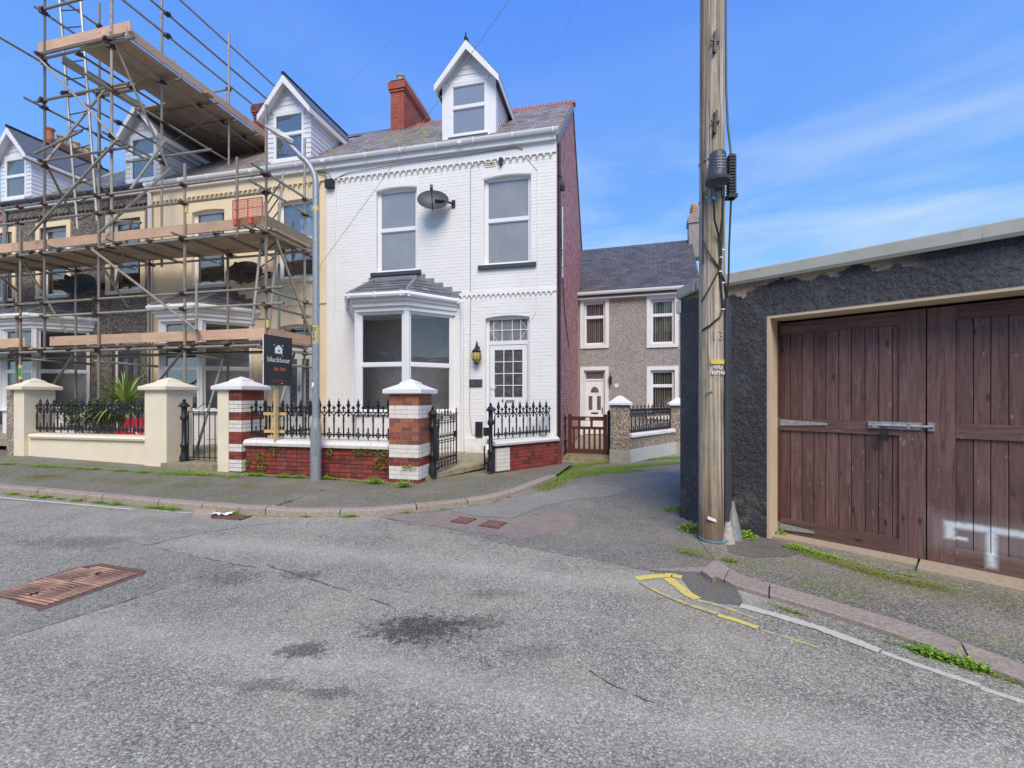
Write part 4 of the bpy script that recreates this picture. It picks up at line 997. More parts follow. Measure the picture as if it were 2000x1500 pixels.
H3 = house(3, -16.0, 'terraced_house', 'terrace house at the far left edge with its gabled dormer in view', 'houses of the terrace', M['brickgable'], 'bright', -22.3, -16.802)
#PART3
# ---------------------------------------------------------------- chimneys (parts of their houses)
def chimney(h, u0, u1, v0, v1, z0, z1, mat, key, pots, cap='oversail'):
    c = part(h, 'chimney', MB().box(u0+.012, u1-.012, v0+.012, v1-.012, z0, z1), M['mortar'])
    L_, H_ = .225, .075; nrow = int((z1-z0)/H_); rest = MB(); cnt = 0
    for r in range(nrow):
        z = z0+r*H_; ex = 0
        if cap == 'oversail' and z > z1-.42 : ex = .03 if z < z1-.34 else .06
        if cap == 'oversail' and z > z1-.12: ex = .02
        for (a0, a1, ax) in ((u0-ex, u1+ex, 'u'), (v0-ex, v1+ex, 'v')):
            x = a0-(L_/2 if r % 2 else 0)
            while x < a1-.01:
                a, b = max(x, a0), min(x+L_, a1); x += L_
                if b-a < .03: continue
                if ax == 'u': q = (a+.004, b-.004, v0-ex-.004, v0+.05, z+.004, z+H_-.004)
                else: q = (u1-.05, u1+ex+.004, a+.004, b-.004, z+.004, z+H_-.004)
                if cnt < 300: part(c, 'brick', bx(*q), mat, False)
                else: rest.box(*q)
                cnt += 1
    if rest.v: part(c, 'brick', rest, mat, False, stuff=True)
    part(c, 'flaunching', MB().prism([(v0-.02, z1), (v1+.02, z1), (v1-.1, z1+.08), (v0+.1, z1+.08)], u0-.02, u1+.02, 'x'), M['cement'])
    for (u, v, r_, hh, m_) in pots:
        part(c, 'chimney_pot', MB().lathe([(r_*1.15, z1), (r_, z1+.05), (r_*.92, z1+hh-.08), (r_*1.15, z1+hh-.06), (r_*1.15, z1+hh), (r_*.8, z1+hh), (r_*.7, z1+hh-.1)], 12, (u, v)), m_, True)
    return c
c0 = chimney(H0, -5.52, -5.07, 2.82, 4.7, 9.55, 11.34, M['brickorange'], 'co', [(-5.3, 3.05, .11, .3, M['cement']), (-5.3, 3.7, .12, .22, M['black'])])
fl = MB()
for i in range(7): fl.box(-5.07, -5.0, 2.80+i*.13, 2.80+(i+1)*.13-.006, 9.55+i*.10, 9.78+i*.10)
fl.box(-5.56, -5.02, 2.76, 2.815, 9.5, 9.75); part(H0, 'chimney_flashing', fl, M['lead'])
chimney(H1, -10.72, -10.2, 3.0, 4.7, 9.7, 11.5, M['brickred'], 'cr', [(-10.46, 3.3, .13, .2, M['pot']), (-10.46, 3.9, .13, .2, M['pot'])])
chimney(H3, -20.0, -19.3, 2.6, 4.1, 9.0, 11.25, M['brickold'], 'cb', [(-19.65, 2.75, .13, .5, M['terra']), (-19.65, 3.15, .15, .42, M['pot']), (-19.65, 3.55, .15, .42, M['pot']), (-19.65, 3.95, .15, .42, M['pot'])])
# downpipes
part(H1, 'downpipe', MB().path([(-11.2, -.2, 7.3), (-11.2, -.09, 7.1), (-11.2, -.09, .3)], .05, 8), M['upvc'], True)
part(H2, 'downpipe', MB().path([(-16.75, -.2, 7.3), (-16.75, -.09, 7.1), (-16.75, -.09, .4)], .05, 8), M['galv'], True)
part(H0, 'downpipe', MB().path([(-.0+.05, .12, 7.2), (.05, .12, .0)], .03, 8), M['black'], True)
# small wall fittings of the white house
for (u, z) in ((-1.5, 6.86), (-5.38, 6.95)):
    v_ = part(H0, 'air_vent', MB().box(u-.12, u+.12, -.02, -.001, z-.06, z+.06), M['creamwall'])
    part(v_, 'vent_slot', MB().box(u-.1, u+.1, -.023, -.019, z+.005, z+.02).box(u-.1, u+.1, -.023, -.019, z-.03, z-.015), M['black'])
# cables on the fronts
def cable(name, label, pts, r, mat, frame=TF, group=None):
    return solo(name, label, 'cable', MB().path(pts, r, 5), mat, frame, group, smooth=True)
cable('cable', 'black cable clipped along the eaves of the white house under the gutter', [(-5.5, -.03, 6.95), (-5.1, -.06, EAVE-.30), (-3.6, -.06, EAVE-.25), (-2.2, -.06, EAVE-.24), (-.9, -.06, EAVE-.21), (-.75, -.05, EAVE-.27)], .008, M['black'])
cable('cable', 'thin white cable down the white house beside the right upper window', [(-.75, -.02, 7.0), (-.42, -.02, 6.6), (-.42, -.02, 3.9), (-.45, -.02, 3.5), (-.55, -.02, 3.3)], .008, M['upvc'])
cable('cable', 'thin grey cable running down the white house between bay and door', [(-1.55, -.02, 6.95), (-1.98, -.02, 6.85), (-1.98, -.02, 3.9), (-2.0, -.02, 1.2), (-1.95, -.02, .72), (-1.85, -.02, .68)], .006, M['galv'])
cable('cable', 'thin cable down the white house near the cream house boundary', [(-5.45, -.02, 6.9), (-5.5, -.02, 5.2), (-5.48, -.02, 4.0), (-5.55, -.02, 3.5), (-5.3, -.02, 2.6), (-5.3, -.02, .5)], .007, M['upvc'])
cable('cable', 'black cable sagging down the red brick gable wall', [(.03, .4, 5.9), (.03, .8, 4.6), (.03, 1.3, 3.7), (.03, 2.4, 2.9)], .012, M['black'])
cable('cable', 'thin pipe down the cream house beside the white house', [(-5.95, -.03, 6.9), (-5.95, -.03, 3.4), (-6.1, -.03, 3.2)], .012, M['creamwall'])
t = thing('junction_box', 'black junction box under the gutter between cream and white houses', 'junction box', (-5.62, -.05, 6.8), TF)
part(t, 'case', MB().box(-5.72, -5.5, -.12, -.01, 6.73, 6.93), M['black']); part(t, 'cable', MB().path([(-5.68, -.08, 6.93), (-5.75, -.1, 7.1), (-5.95, -.08, 7.16)], .012, 5).path([(-5.55, -.08, 6.93), (-5.6, -.1, 7.05), (-5.8, -.09, 7.13)], .01, 5), M['black'], True)
# satellite dishes
def dish(name, lab, u, v, z, r, mat, yaw, broken=False):
    t = thing(name, lab, 'satellite dish', (u, v, z), TF)
    mb = MB(); n = 24; m_ = TR(u, v-.3, z) @ Matrix.Rotation(R(yaw), 4, 'Z') @ Matrix.Rotation(R(-22), 4, 'X'); mb.M = m_
    vs = []
    for k in range(6):
        rr = r*k/5
        for i in range(n): a = 2*math.pi*i/n; vs.append((rr*1.08*math.cos(a), -.09*(k/5)**2-.0+.09, rr*math.sin(a)*.84))
    b = len(vs); vs += [(p[0], p[1]+.012, p[2]) for p in vs]
    fs = [(k*n+i, k*n+(i+1) % n, (k+1)*n+(i+1) % n, (k+1)*n+i) for k in range(5) for i in range(n)]
    if broken: fs = [f for q, f in enumerate(fs) if not (q//n == 4 and q % n in (15, 16, 18))]
    fs += [tuple(x+b for x in reversed(f)) for f in fs]+[(5*n+i, 5*n+(i+1) % n, b+5*n+(i+1) % n, b+5*n+i) for i in range(n)]
    mb.add(vs, fs); part(t, 'reflector', mb, mat, True)
    a = MB(); a.M = m_; a.tube((0, .05, -r*.9), (0, -.35, -.12*r), .012, 6); a.box(-.03, .03, -.40, -.32, -.10*r-.05, -.10*r+.05); part(t, 'feed_arm', a, M['black'])
    bk = MB(); bk.path([(u+.02, v-.24, z), (u+r*.7, v-.2, z-.02), (u+r*1.15, v-.02, z-.02)], .025, 6); bk.box(u+r*1.05, u+r*1.3, v-.03, v-.0, z-.1, z+.06); part(t, 'bracket', bk, M['black'])
    return t
dish('satellite_dish', 'grey satellite dish on the white house between the two upper windows', -2.78, -.01, 6.06, .33, M['dish'], 18)
dish('satellite_dish', 'brown rusty satellite dish with broken rim on the cream house behind a ladder', -8.0+.1, -.01, 4.72, .42, M['dishrust'], 15, True)
dish('satellite_dish', 'dark satellite dish on the grey pebbledashed house behind scaffold poles', -13.45, -.01, 4.75, .42, M['dish'], 15)
# wall lantern, plaque, meter
t = thing('wall_lantern', 'ornate wall lantern with amber glass left of the white house door', 'lantern', (-1.8, -.01, 2.45), TF)
lp = MB(); lp.lathe([(0, 2.28), (.03, 2.30), (.05, 2.33), (.045, 2.35)], 8, (-1.8, -.14)); lp.lathe([(.105, 2.57), (.11, 2.60), (.06, 2.66), (.02, 2.70), (.03, 2.73), (0, 2.78)], 8, (-1.8, -.14)); part(t, 'cap', lp, M['iron'], True)
part(t, 'lamp_glass', MB().lathe([(.05, 2.35), (.10, 2.42), (.108, 2.5), (.10, 2.57)], 8, (-1.8, -.14)), M['amber'])
rb = MB()
for i in range(8): a = i*math.pi/4+.39; rb.path([(-1.8+.048*math.cos(a), -.14+.048*math.sin(a), 2.35), (-1.8+.106*math.cos(a), -.14+.106*math.sin(a), 2.43), (-1.8+.112*math.cos(a), -.14+.112*math.sin(a), 2.5), (-1.8+.104*math.cos(a), -.14+.104*math.sin(a), 2.57)], .006, 4)
part(t, 'cage', rb, M['iron'], stuff=True); part(t, 'bracket', MB().path([(-1.8, -.01, 2.6), (-1.8, -.05, 2.78), (-1.8, -.12, 2.82), (-1.8, -.14, 2.76)], .012, 6).box(-1.84, -1.76, -.02, 0, 2.5, 2.72), M['iron'])
t = thing('number_plaque', 'small grey slate number plaque on the wall beside the white door', 'plaque', (-1.86, -.01, 1.8), TF)
part(t, 'plate', MB().box(-2.01, -1.7, -.03, -.008, 1.80, 1.97), M['dish']); q = MB(); q.M = TR(-1.93, -.031, 1.885); text_mb(q, '4', .12, UP); part(t, 'number', q, M['inkrust'])
solo('meter_box', 'small black box fixed low on the white wall beside the door', 'box', MB().box(-2.15+.3, -1.99+.3, -.07, -.008, .66, 1.0).box(-1.83, -1.71, -.075, -.069, .86, .9), M['black'], TF)
# aerial conduit and bracket on gable
t = thing('cable_conduit', 'thin white conduit with a metal bracket on the red gable wall', 'conduit', (.03, .75, 4.2), TF)
part(t, 'pipe', MB().tube((.06, .62, 4.35), (.06, .62, 6.0), .015, 6), M['upvc'])
part(t, 'bracket', MB().box(.01, .03, .25, .28, 4.5, 5.0).tube((.03, .27, 4.55), (.1, .62, 4.55), .012, 5).tube((.03, .27, 4.95), (.1, .62, 4.95), .012, 5), M['galv'])
t = thing('security_light', 'black light fitting on a bracket high on the gable corner', 'lamp', (.05, .1, 6.2), TF)
part(t, 'head', MB().lathe([(0, 6.13), (.05, 6.15), (.06, 6.24), (.03, 6.3)], 8, (.12, .12)), M['black']); part(t, 'arm', MB().path([(.01, .05, 6.5), (.1, .1, 6.45), (.12, .12, 6.3)], .012, 5), M['black'])

# ================================================================ GARDEN WALLS, PIERS, RAILINGS
def pier(name, label, u0, u1, v0, zb, zt, mats, capmat, bands=None, half=None, dv=.56, capo=.08, group='garden wall piers'):
    t = thing(name, label, 'pier', (u0, v0, zb), TF, group)
    v1 = v0+dv
    if bands is None:
        part(t, 'shaft', MB().box(u0, u1, v0, v1, zb-.15, zt), mats)
    else:
        part(t, 'core', MB().box(u0+.005, u1-.005, v0+.005, v1-.005, zb-.1, zt), M['mortarlight'] if half is None else M['mortar'])
        H_ = .075; z = zb-.02; r = 0
        while z < zt-.02:
            hh = min(H_, zt-z); mat = bands(r); x0_ = half if half else u0
            for ax, a0, a1 in (('u', x0_, u1), ('v', v0, v1)):
                L_ = .225; x = a0-(.1125 if (r+(ax == 'v')) % 2 else 0)
                while x < a1-.01:
                    a, b = max(x, a0), min(x+L_, a1); x += L_
                    if b-a < .03: continue
                    e = random.uniform(0, .003)
                    if ax == 'u': q = (a+.004, b-.004, v0-e, v0+.06, z+.004, z+hh-.004)
                    else: q = (u1-.06, u1+e, a+.004 if a > a0 else a+.062, b-.004, z+.004, z+hh-.004)
                    if q[1]-q[0] > .01 and q[3]-q[2] > .01: part(t, 'brick', bx(*q), mat, False)
            z += H_; r += 1
        if half: part(t, 'render_half', MB().box(u0, half-.004, v0-.004, v1, zb-.15, zt), mats)
    c = MB(); o = capo
    uc, vc = (u0+u1)/2, (v0+v1)/2; hu, hv = (u1-u0)/2+o, dv/2+o
    def ring(s_, z): return [(uc-hu*s_, vc-hv*s_, z), (uc+hu*s_, vc-hv*s_, z), (uc+hu*s_, vc+hv*s_, z), (uc-hu*s_, vc+hv*s_, z)]
    lv = [ring(.97, zt), ring(1, zt+.015), ring(1, zt+.075), ring(.42, zt+.175), ring(.40, zt+.20), ring(.04, zt+.265)]
    vs = [p for l in lv for p in l]; fs = [(3, 2, 1, 0)]+[(k*4+i, k*4+(i+1) % 4, k*4+4+(i+1) % 4, k*4+4+i) for k in range(5) for i in range(4)]+[(20, 21, 22, 23)]
    c.add(vs, fs); part(t, 'cap', c, capmat, False)
    return t
ZA, ZB, ZC, ZD = .28, .22, .17, .09
t = pier('garden_pier', 'cream painted pier with pyramid cap, leftmost at the cream garden wall', -11.62, -11.31, -2.7, ZA, 1.72, M['creamwall'], M['creamwall'], dv=.56, capo=.09)
part(t, 'render_half', MB().box(-11.86, -11.624, -2.69, -2.15, ZA-.1, 1.72), M['pebblepier'], label='pebbledashed half of the pier')
pier('garden_pier', 'cream painted pier with pyramid cap right of the palm, beside the iron gate', -7.97, -7.42, -2.7, ZB, 1.70, M['creamwall'], M['creamwall'])
ch = {0: 'w', 1: 'w', 2: 'r', 3: 'r', 4: 'w', 5: 'w', 6: 'r', 7: 'r', 8: 'r', 9: 'w', 10: 'w', 11: 'w'}
def bandC(r): return M['copingwhite'] if r in (0, 1, 2, 5, 6, 10, 11, 12, 15, 16, 17) else M['brickred']
def bandD(r): return M['copingwhite'] if r in (1, 2, 3, 6, 7, 8, 15, 16, 17) else (M['brickred'] if r < 6 else M['brickpier'])
pier('garden_pier', 'pier half cream render and half red and white banded brick', -6.19, -5.64, -2.7, ZC, 1.70, M['creamwall'], M['capwhite'], bands=bandC, half=-5.93)
pier('garden_pier', 'red and white banded brick pier with white cap beside the open gate', -2.58, -2.02, -2.7, ZD, 1.62, M['capwhite'], M['capwhite'], bands=bandD)
# white house front wall
t = thing('garden_wall', 'low red brick garden wall with white coping behind the lamp post', 'garden wall', (-4.1, -2.6, .1), TF)
part(t, 'wall_core', MB().box(-5.62, -2.6, -2.612, -2.39, -.1, .66), M['mortar'])
lay_bricks(t, -5.62, -2.6, .045, .66, -2.612, M['brickred'], 'gw', [], 300, bond='english', proud=.014, gap=.012, H_=.077)
x = -5.63
while x < -2.62:
    l = min(random.choice((.32, .3, .42)), -2.6-x)
    part(t, 'coping_stone', MB().prism([(-2.68, .648), (-2.69, .70), (-2.64, .755), (-2.36, .775), (-2.34, .66)], x+.003, x+l-.003, 'x'), M['copingwhite'], False); x += l
# cream garden wall
t = thing('garden_wall', 'smooth cream painted garden wall with a rounded coping below the palm', 'garden wall', (-9.6, -2.6, .2), TF)
part(t, 'wall_face', MB().box(-11.31, -7.97, -2.62, -2.40, 0, .67), M['creamwall'])
x = -11.25
for l in (1.1, 1.06, 1.12): part(t, 'coping_stone', MB().prism([(-2.67, .668), (-2.685, .71), (-2.65, .755), (-2.40, .775), (-2.37, .67)], x+.002, x+l-.002, 'x'), M['creamwall'], False); x += l
# splayed wall to the right of the gateway
SA, SB = Vector((-.30, 8.62, 0)), Vector((1.02, 9.72, 0)); dS = (SB-SA); lS = dS.length; SF = TR(SA.x, SA.y, 0) @ Matrix.Rotation(math.atan2(dS.y, dS.x), 4, 'Z')
t = thing('garden_wall', 'short splayed red brick wall with white quoins running to the gable corner', 'garden wall', (lS/2, 0, .05), SF)
part(t, 'wall_core', MB().box(0.01, lS+.1, .008, .22, -.1, .62), M['mortar'])
lay_bricks(t, 0, .34, .12, .62, .008, M['copingwhite'], 'sq', [], 80, proud=.012, gap=.005)
lay_bricks(t, .345, lS+.08, -.03, .66, .008, M['brickred'], 'sr', [], 200, bond='english', proud=.008, gap=.008)
for i in range(3): part(t, 'coping_stone', MB().prism([(-.05, .62), (-.06, .66), (-.02, .70), (.24, .74), (.26, .64)], -.05+i*.58, -.05+(i+1)*.58-.004, 'x'), M['copingwhite'], False)

def rail_unit_meshes():
    c = MB(); c.lathe([(.024, 0), (.016, .03), (.0145, .22), (.026, .235), (.016, .25), (.016, .27), (.026, .285), (.015, .30)], 6)          # column 0.. .30
    col_ = c.mesh('column', M['iron'], True)
    a = MB(); a.path([(-.1025, 0, .30), (-.098, 0, .34), (-.075, 0, .378), (-.04, 0, .398), (0, 0, .405), (.04, 0, .398), (.075, 0, .378), (.098, 0, .34), (.1025, 0, .30)], .013, 5); arch = a.mesh('arch', M['iron'], True)
    s = MB(); s.lathe([(0, .31), (.026, .345), (.014, .375), (.018, .41), (.032, .44), (.018, .47), (.018, .485), (.042, .535), (.020, .575), (.026, .595), (.010, .62), (0, .675)], 6); spear = s.mesh('spear_finial', M['iron'], True)
    f = MB(); f.lathe([(0, .39), (.015, .42), (.011, .46), (.018, .47), (.018, .51), (0, .535)], 5); f.box(-.036, .036, -.01, .01, .472, .498); f.box(-.012, .012, -.012, .012, -.05, 0.); fl_ = f.mesh('small_finial', M['iron'], False)
    r = MB(); r.path([(.043*math.cos(i*math.pi/5), 0, .0+.043*math.sin(i*math.pi/5)) for i in range(11)], .011, 5); r.box(-.009, .009, -.007, .007, -.085, .11); r.box(-.04, .04, -.0065, .0065, -.009, .009); r.lathe([(0, .06), (.022, .08), (.01, .1), (.016, .115), (0, .14)], 5); r.lathe([(0, -.09), (.014, -.07), (.008, -.05)], 5); ring = r.mesh('ring_ornament', M['iron'], False)
    return col_, arch, spear, fl_, ring
RU = None
def railing(label, F, L_, z, sp=.205, group='cast iron railings on the garden walls'):
    global RU
    if RU is None: RU = rail_unit_meshes()
    t = thing('iron_railing', label, 'railing', (L_/2, 0, z), F, group)
    part(t, 'bottom_rail', MB().box(0, L_, -.01, .01, z+.098, z+.122), M['iron']); part(t, 'top_rail', MB().box(0, L_, -.012, .012, z+.515, z+.532), M['iron'])
    n = round(L_/sp); s_ = L_/n
    for i in range(n+1):
        inst(t, 'column', RU[0], (i*s_, 0, z+.115)); inst(t, 'small_finial', RU[3], (i*s_, 0, z+.115))
        if i < n:
            for nm, q in (('arch', 1), ('spear_finial', 2)): inst(t, nm, RU[q], (i*s_+s_/2, 0, z+.115), sc=(s_/.205, 1, 1) if q == 1 else None)
            inst(t, 'ring_ornament', RU[4], (i*s_+s_/2, 0, z+.11))
    return t
def frameline(u0, v0, u1, v1): return TF @ TR(u0, v0, 0) @ Matrix.Rotation(math.atan2(v1-v0, u1-u0), 4, 'Z')
railing('black cast iron railing on the red brick wall of the white house', frameline(-5.6, -2.5, -2.6, -2.5), 3.0, .765)
railing('black cast iron railing dividing the cream and white gardens', frameline(-5.72, -2.3, -5.72, -.3), 2.0, .70)
railing('black cast iron railing on the cream wall in front of the palm', frameline(-11.27, -2.5, -7.99, -2.5), 3.28, .765)
railing('black cast iron railing on the short splayed wall', SF @ TR(.03, .1, 0), lS-.22, .72, sp=.19)

def iron_post(name, label, X, Y, z0, z1, frame=None, r=.05, ornate=True):
    t = thing(name, label, 'gate post', (X, Y, z0), frame, 'cast iron gate posts')
    h = z1-z0; k = r/.05
    part(t, 'shaft', MB().lathe([(.07*k, z0-.02), (.07*k, z0+.12), (.052*k, z0+.17), (.045*k, z0+.3), (.06*k, z0+.33), (.06*k, z0+.37), (.04*k, z0+.4), (.036*k, z0+h*.66), (.06*k, z0+h*.68), (.06*k, z0+h*.72), (.04*k, z0+h*.75), (.042*k, z0+h*.86), (.06*k, z0+h*.875)], 10), M['iron'], True)
    part(t, 'finial', MB().lathe([(.085*k, z0+h*.875), (.085*k, z0+h*.89), (.04*k, z0+h*.94), (.02*k, z0+h*.955), (.028*k, z0+h*.98), (0, z1)], 8), M['iron'])
    return t
def at0(mbf, X, Y): return mbf
def post_at(label, X, Y, z0, z1, r=.05, frame=None):
    F = (frame if frame is not None else I4) @ TR(X, Y, 0)
    return iron_post('iron_gate_post', label, 0, 0, z0, z1, F, r)
PL, PR = gp(843, 928, .16), gp(958, 917, .16)
post_at('black ornate gate post beside the banded brick pier', -1.43, 8.03, .16, 1.40, .055)
tp = post_at('black ornate gate post at the splayed wall, right of the open gate', -.41, 8.55, .16, 1.46, .052)
post_at('black ornate gate post against the cream pier', -7.22, -2.5, .24, 1.53, .06, TF)
post_at('black gate post beside the lane house brown gate, against the red gable', 1.32, 11.22, .12, 1.15, .05)
# open ornamental gate of the white house
def ang_frame(p, q): return TR(p[0], p[1], 0) @ Matrix.Rotation(math.atan2(q[1]-p[1], q[0]-p[0]), 4, 'Z')
GF = ang_frame((-1.38, 8.05), (-1.10, 8.86)); gl_ = .84
t = thing('iron_gate', 'ornate black iron gate standing open towards the white door', 'gate', (gl_/2, 0, .2), GF)
bars = [i*gl_/7 for i in range(8)]
for i, x in enumerate(bars):
    e = i in (0, 7); top = 1.28 if e else 1.15
    part(t, 'bar', MB().tube((x, 0, .24), (x, 0, top), .016 if e else .010, 6), M['iron'], True)
    zt_ = 1.30 if e else 1.15+.16*math.exp(-((i-3.5)/1.6)**2)+.03
    part(t, 'finial', MB().lathe([(.02, zt_-.12), (.012, zt_-.08), (.026, zt_-.04), (.01, zt_), (.016, zt_+.015), (0, zt_+.08)], 6, (x, 0)), M['iron'])
for z in (.28, .36, .72, .76, 1.13, 1.17): part(t, 'rail', MB().box(0, gl_, -.008, .008, z-.008, z+.008), M['iron'])
for i in range(7):
    x = (bars[i]+bars[i+1])/2
    part(t, 'arch', MB().path([(x-.06, 0, 1.02), (x-.045, 0, 1.07), (x, 0, 1.10), (x+.045, 0, 1.07), (x+.06, 0, 1.02)], .008, 5), M['iron'])
    part(t, 'fleur_ornament', MB().lathe([(0, .80), (.02, .83), (.008, .86), (0, .9)], 5, (x, 0)).lathe([(0, .38), (.022, .42), (.008, .45), (0, .48)], 5, (x, 0)), M['iron'])
part(t, 'lock_box', MB().box(gl_-.07, gl_+.01, -.02, .02, .78, .9), M['iron']); part(t, 'hinge_plate', MB().box(-.08, .06, -.02, .02, .45, 1.03), M['iron'])
part(tp, 'latch_plate', MB().box(-.14, -.0, -.03, .01, .82, .98), M['iron']); part(tp, 'stay_bar', MB().tube((-.12, .02, .18), (-.12, .02, .62), .016, 6).tube((-.12, .02, .36), (0, 0, .36), .012, 6), M['iron'])
# gate between the cream piers
GF2 = TF @ TR(-7.12, -2.5, 0); gl2 = .92
t = thing('iron_gate', 'plain black bar gate with scrolled top between the cream piers', 'gate', (gl2/2, 0, .3), GF2)
for i in range(8):
    x = i*gl2/7; part(t, 'bar', MB().tube((x, 0, .3), (x, 0, 1.27), .014 if i in (0, 7) else .009, 6), M['iron'], True)
for z in (.36, 1.27): part(t, 'rail', MB().box(-.01, gl2+.01, -.01, .01, z-.01, z+.01), M['iron'])
for s_ in (0, 1):
    pts = []
    for i in range(12): a = i/11*math.pi*1.6; rr = .055*(1-i/16); pts.append(((.12+rr*math.cos(a)) if s_ == 0 else gl2-.12-rr*math.cos(a), 0, 1.32+rr*math.sin(a)))
    part(t, 'scroll', MB().path(pts, .007, 5), M['iron'], True)
    part(t, 'scroll', MB().path([(.17 if s_ == 0 else gl2-.17, 0, 1.31), (gl2*.3 if s_ == 0 else gl2*.7, 0, 1.36), (gl2*.42 if s_ == 0 else gl2*.58, 0, 1.45), (gl2*.5, 0, 1.40)], .007, 5), M['iron'], True)
solo('door_step', 'weathered stone step under the plain bar gate', 'step', MB().box(-7.42, -6.19, -2.82, -2.2, .1, .27), M['slab'], TF)
# threshold slab of the white house gateway
mb = MB(); pts = [gp(798, 938, .14), gp(830, 932, .14), gp(948, 913, .14), gp(946, 905, .14), W(-1.2, -.1, .3), W(-2.3, -.1, .3), W(-2.0, -2.1, .16)]
top = [Vector((p.x, p.y, .15+.15*max(0, min(1, (uvw(p.x, p.y)[1]+2.2)/2.1)))) for p in pts]
n = len(top); random.seed(3)
# finer front edge with a broken lip
fe = []
for i in range(16): q = top[0].lerp(top[2], i/15); q = q+Vector((.45, -.9, 0))*random.uniform(-.012, .012)*(3 if i in (8, 9) else 1); fe.append(q)
loop = fe+top[3:]
vs = loop+[p-Vector((0, 0, .09)) for p in loop]; n = len(loop)
mb.add(vs, [tuple(range(n)), tuple(range(2*n-1, n-1, -1))]+[(i, n+i, n+(i+1) % n, (i+1) % n) for i in range(n)])
solo('entrance_slab', 'mossy concrete slab at the open gateway of the white house', 'slab', mb, M['slab'])
mb = MB(); vs = []
for i in range(16): p = fe[i]+Vector((-.0, .05, 0)); vs += [(p.x, p.y, .07), (p.x, p.y, -.02)]
mb.add(vs, [(2*i, 2*i+1, 2*i+3, 2*i+2) for i in range(15)]); struct('slab_footing', mb, M['brickred'])
struct('garden_floor', MB(), M['slab']) if False else None
mb = MB(); mb.add([W(-5.7, -2.3, .2), W(-2.1, -2.3, .17), W(-2.1, 0, .31), W(-5.7, 0, .31)], [(0, 1, 2, 3)]); mb.add([W(-22, -2.3, .65), W(-5.76, -2.3, .25), W(-5.76, 0, .36), W(-22, 0, .75)], [(0, 1, 2, 3)]); struct('garden_ground', mb, M['slab'])
#PART4
# ================================================================ SCAFFOLDING (all in the terrace frame)
VF, VB = -1.6, -.45
SC = thing('scaffolding', 'tube and board scaffolding with two decks and a high chimney platform', 'scaffolding', (-9, VF, .2), TF)
TUBES = {}
def tube(name, p, q, r=.029, mat='tube', lab=None):
    p = Vector(p); q = Vector(q); d = q-p; l = round(d.length, 2)
    if (l, r, mat) not in TUBES:
        mb = MB(); n = 8; ri = r*.78
        vs = [(rr*math.cos(2*math.pi*i/n), rr*math.sin(2*math.pi*i/n), z) for rr, z in ((r, 0), (r, l), (ri, l), (ri, l-.08), (ri, 0), (ri, .08)) for i in range(n)]
        rg = lambda a, b, fl=False: [((a*n+i, a*n+(i+1) % n, b*n+(i+1) % n, b*n+i)) for i in range(n)]
        fs = rg(0, 1)+rg(1, 2)+rg(2, 3)+rg(5, 4)+rg(4, 0)+[tuple(3*n+i for i in range(n)), tuple(5*n+i for i in reversed(range(n)))]
        mb.add(vs, fs); TUBES[(l, r, mat)] = mb.mesh(name, M[mat], True)
    e = d.to_track_quat('Z', 'Y').to_euler()
    return inst(SC, name, TUBES[(l, r, mat)], p, rot=e)
cm = MB(); cm.box(-.035, .035, -.045, .045, -.032, .032); cm.tube((-.05, -.05, -.01), (.06, -.05, -.01), .013, 5); cm.tube((.0, -.075, .015), (.0, .04, .015), .011, 5); cm.box(-.06, -.03, -.02, .06, -.02, .03)
cme = cm.mesh('coupler', M['coupler'], False)
def coup(u, v, z): inst(SC, 'coupler', cme, (u, v, z), rot=(random.uniform(-.3, .3), random.uniform(-.3, .3), random.choice((0, 1.57, 3.14))+random.uniform(-.3, .3)), sc=(1.25, 1.25, 1.2))
def sz(px, py, v=VF): return fv(px, py, v)
fr = {}
for px, ytop in ((40, 448), (193, 190), (361, 320), (520, 205)):
    u, z = sz(px, ytop); fr[px] = u; tube('standard', (u, VF, g(u)+.1), (u, VF, z))
UL, UR = -12.56, -10.40
for u, v, z0, z1 in ((UL, VF, 2.5, 12.9), (UR, VF, 5.15, 12.9), (UL, -.39, 5.1, 12.4), (UR, -.4, 5.0, 12.9), (-10.15, 1.45, EAVE+SL*1.45+.05, 12.6), (UL, 1.73, EAVE+SL*1.73, 12.4), (UL+.2, 3.5, EAVE+SL*3.5, 12.5), (UL+.3, 5.7, 9, 13.1), (-14.6, -1.0, .5, 5.3)):
    tube('standard', (u, v, z0), (u, v, z1))
# short uprights (puncheons)
for px, y0, y1 in ((463, 463, 307), (384, 670, 545)):
    u, z = sz(px, y0, VF-.06); tube('puncheon', (u, VF-.06, z), (u, VF-.06, sz(px, y1, VF-.06)[1]))
bk = {}
for px, v, z1 in ((148, VB, 5.2), (292, VB, 5.2), (445, -.65, 5.2), (595, -.35, 7.85), (545, VB-.2, 4.75)):
    u = fv(px, 500, v)[0]; bk[px] = (u, v); tube('standard', (u, v, g(u)+.15), (u, v, z1))
u_, z_ = fv(552, 340, -.5); 
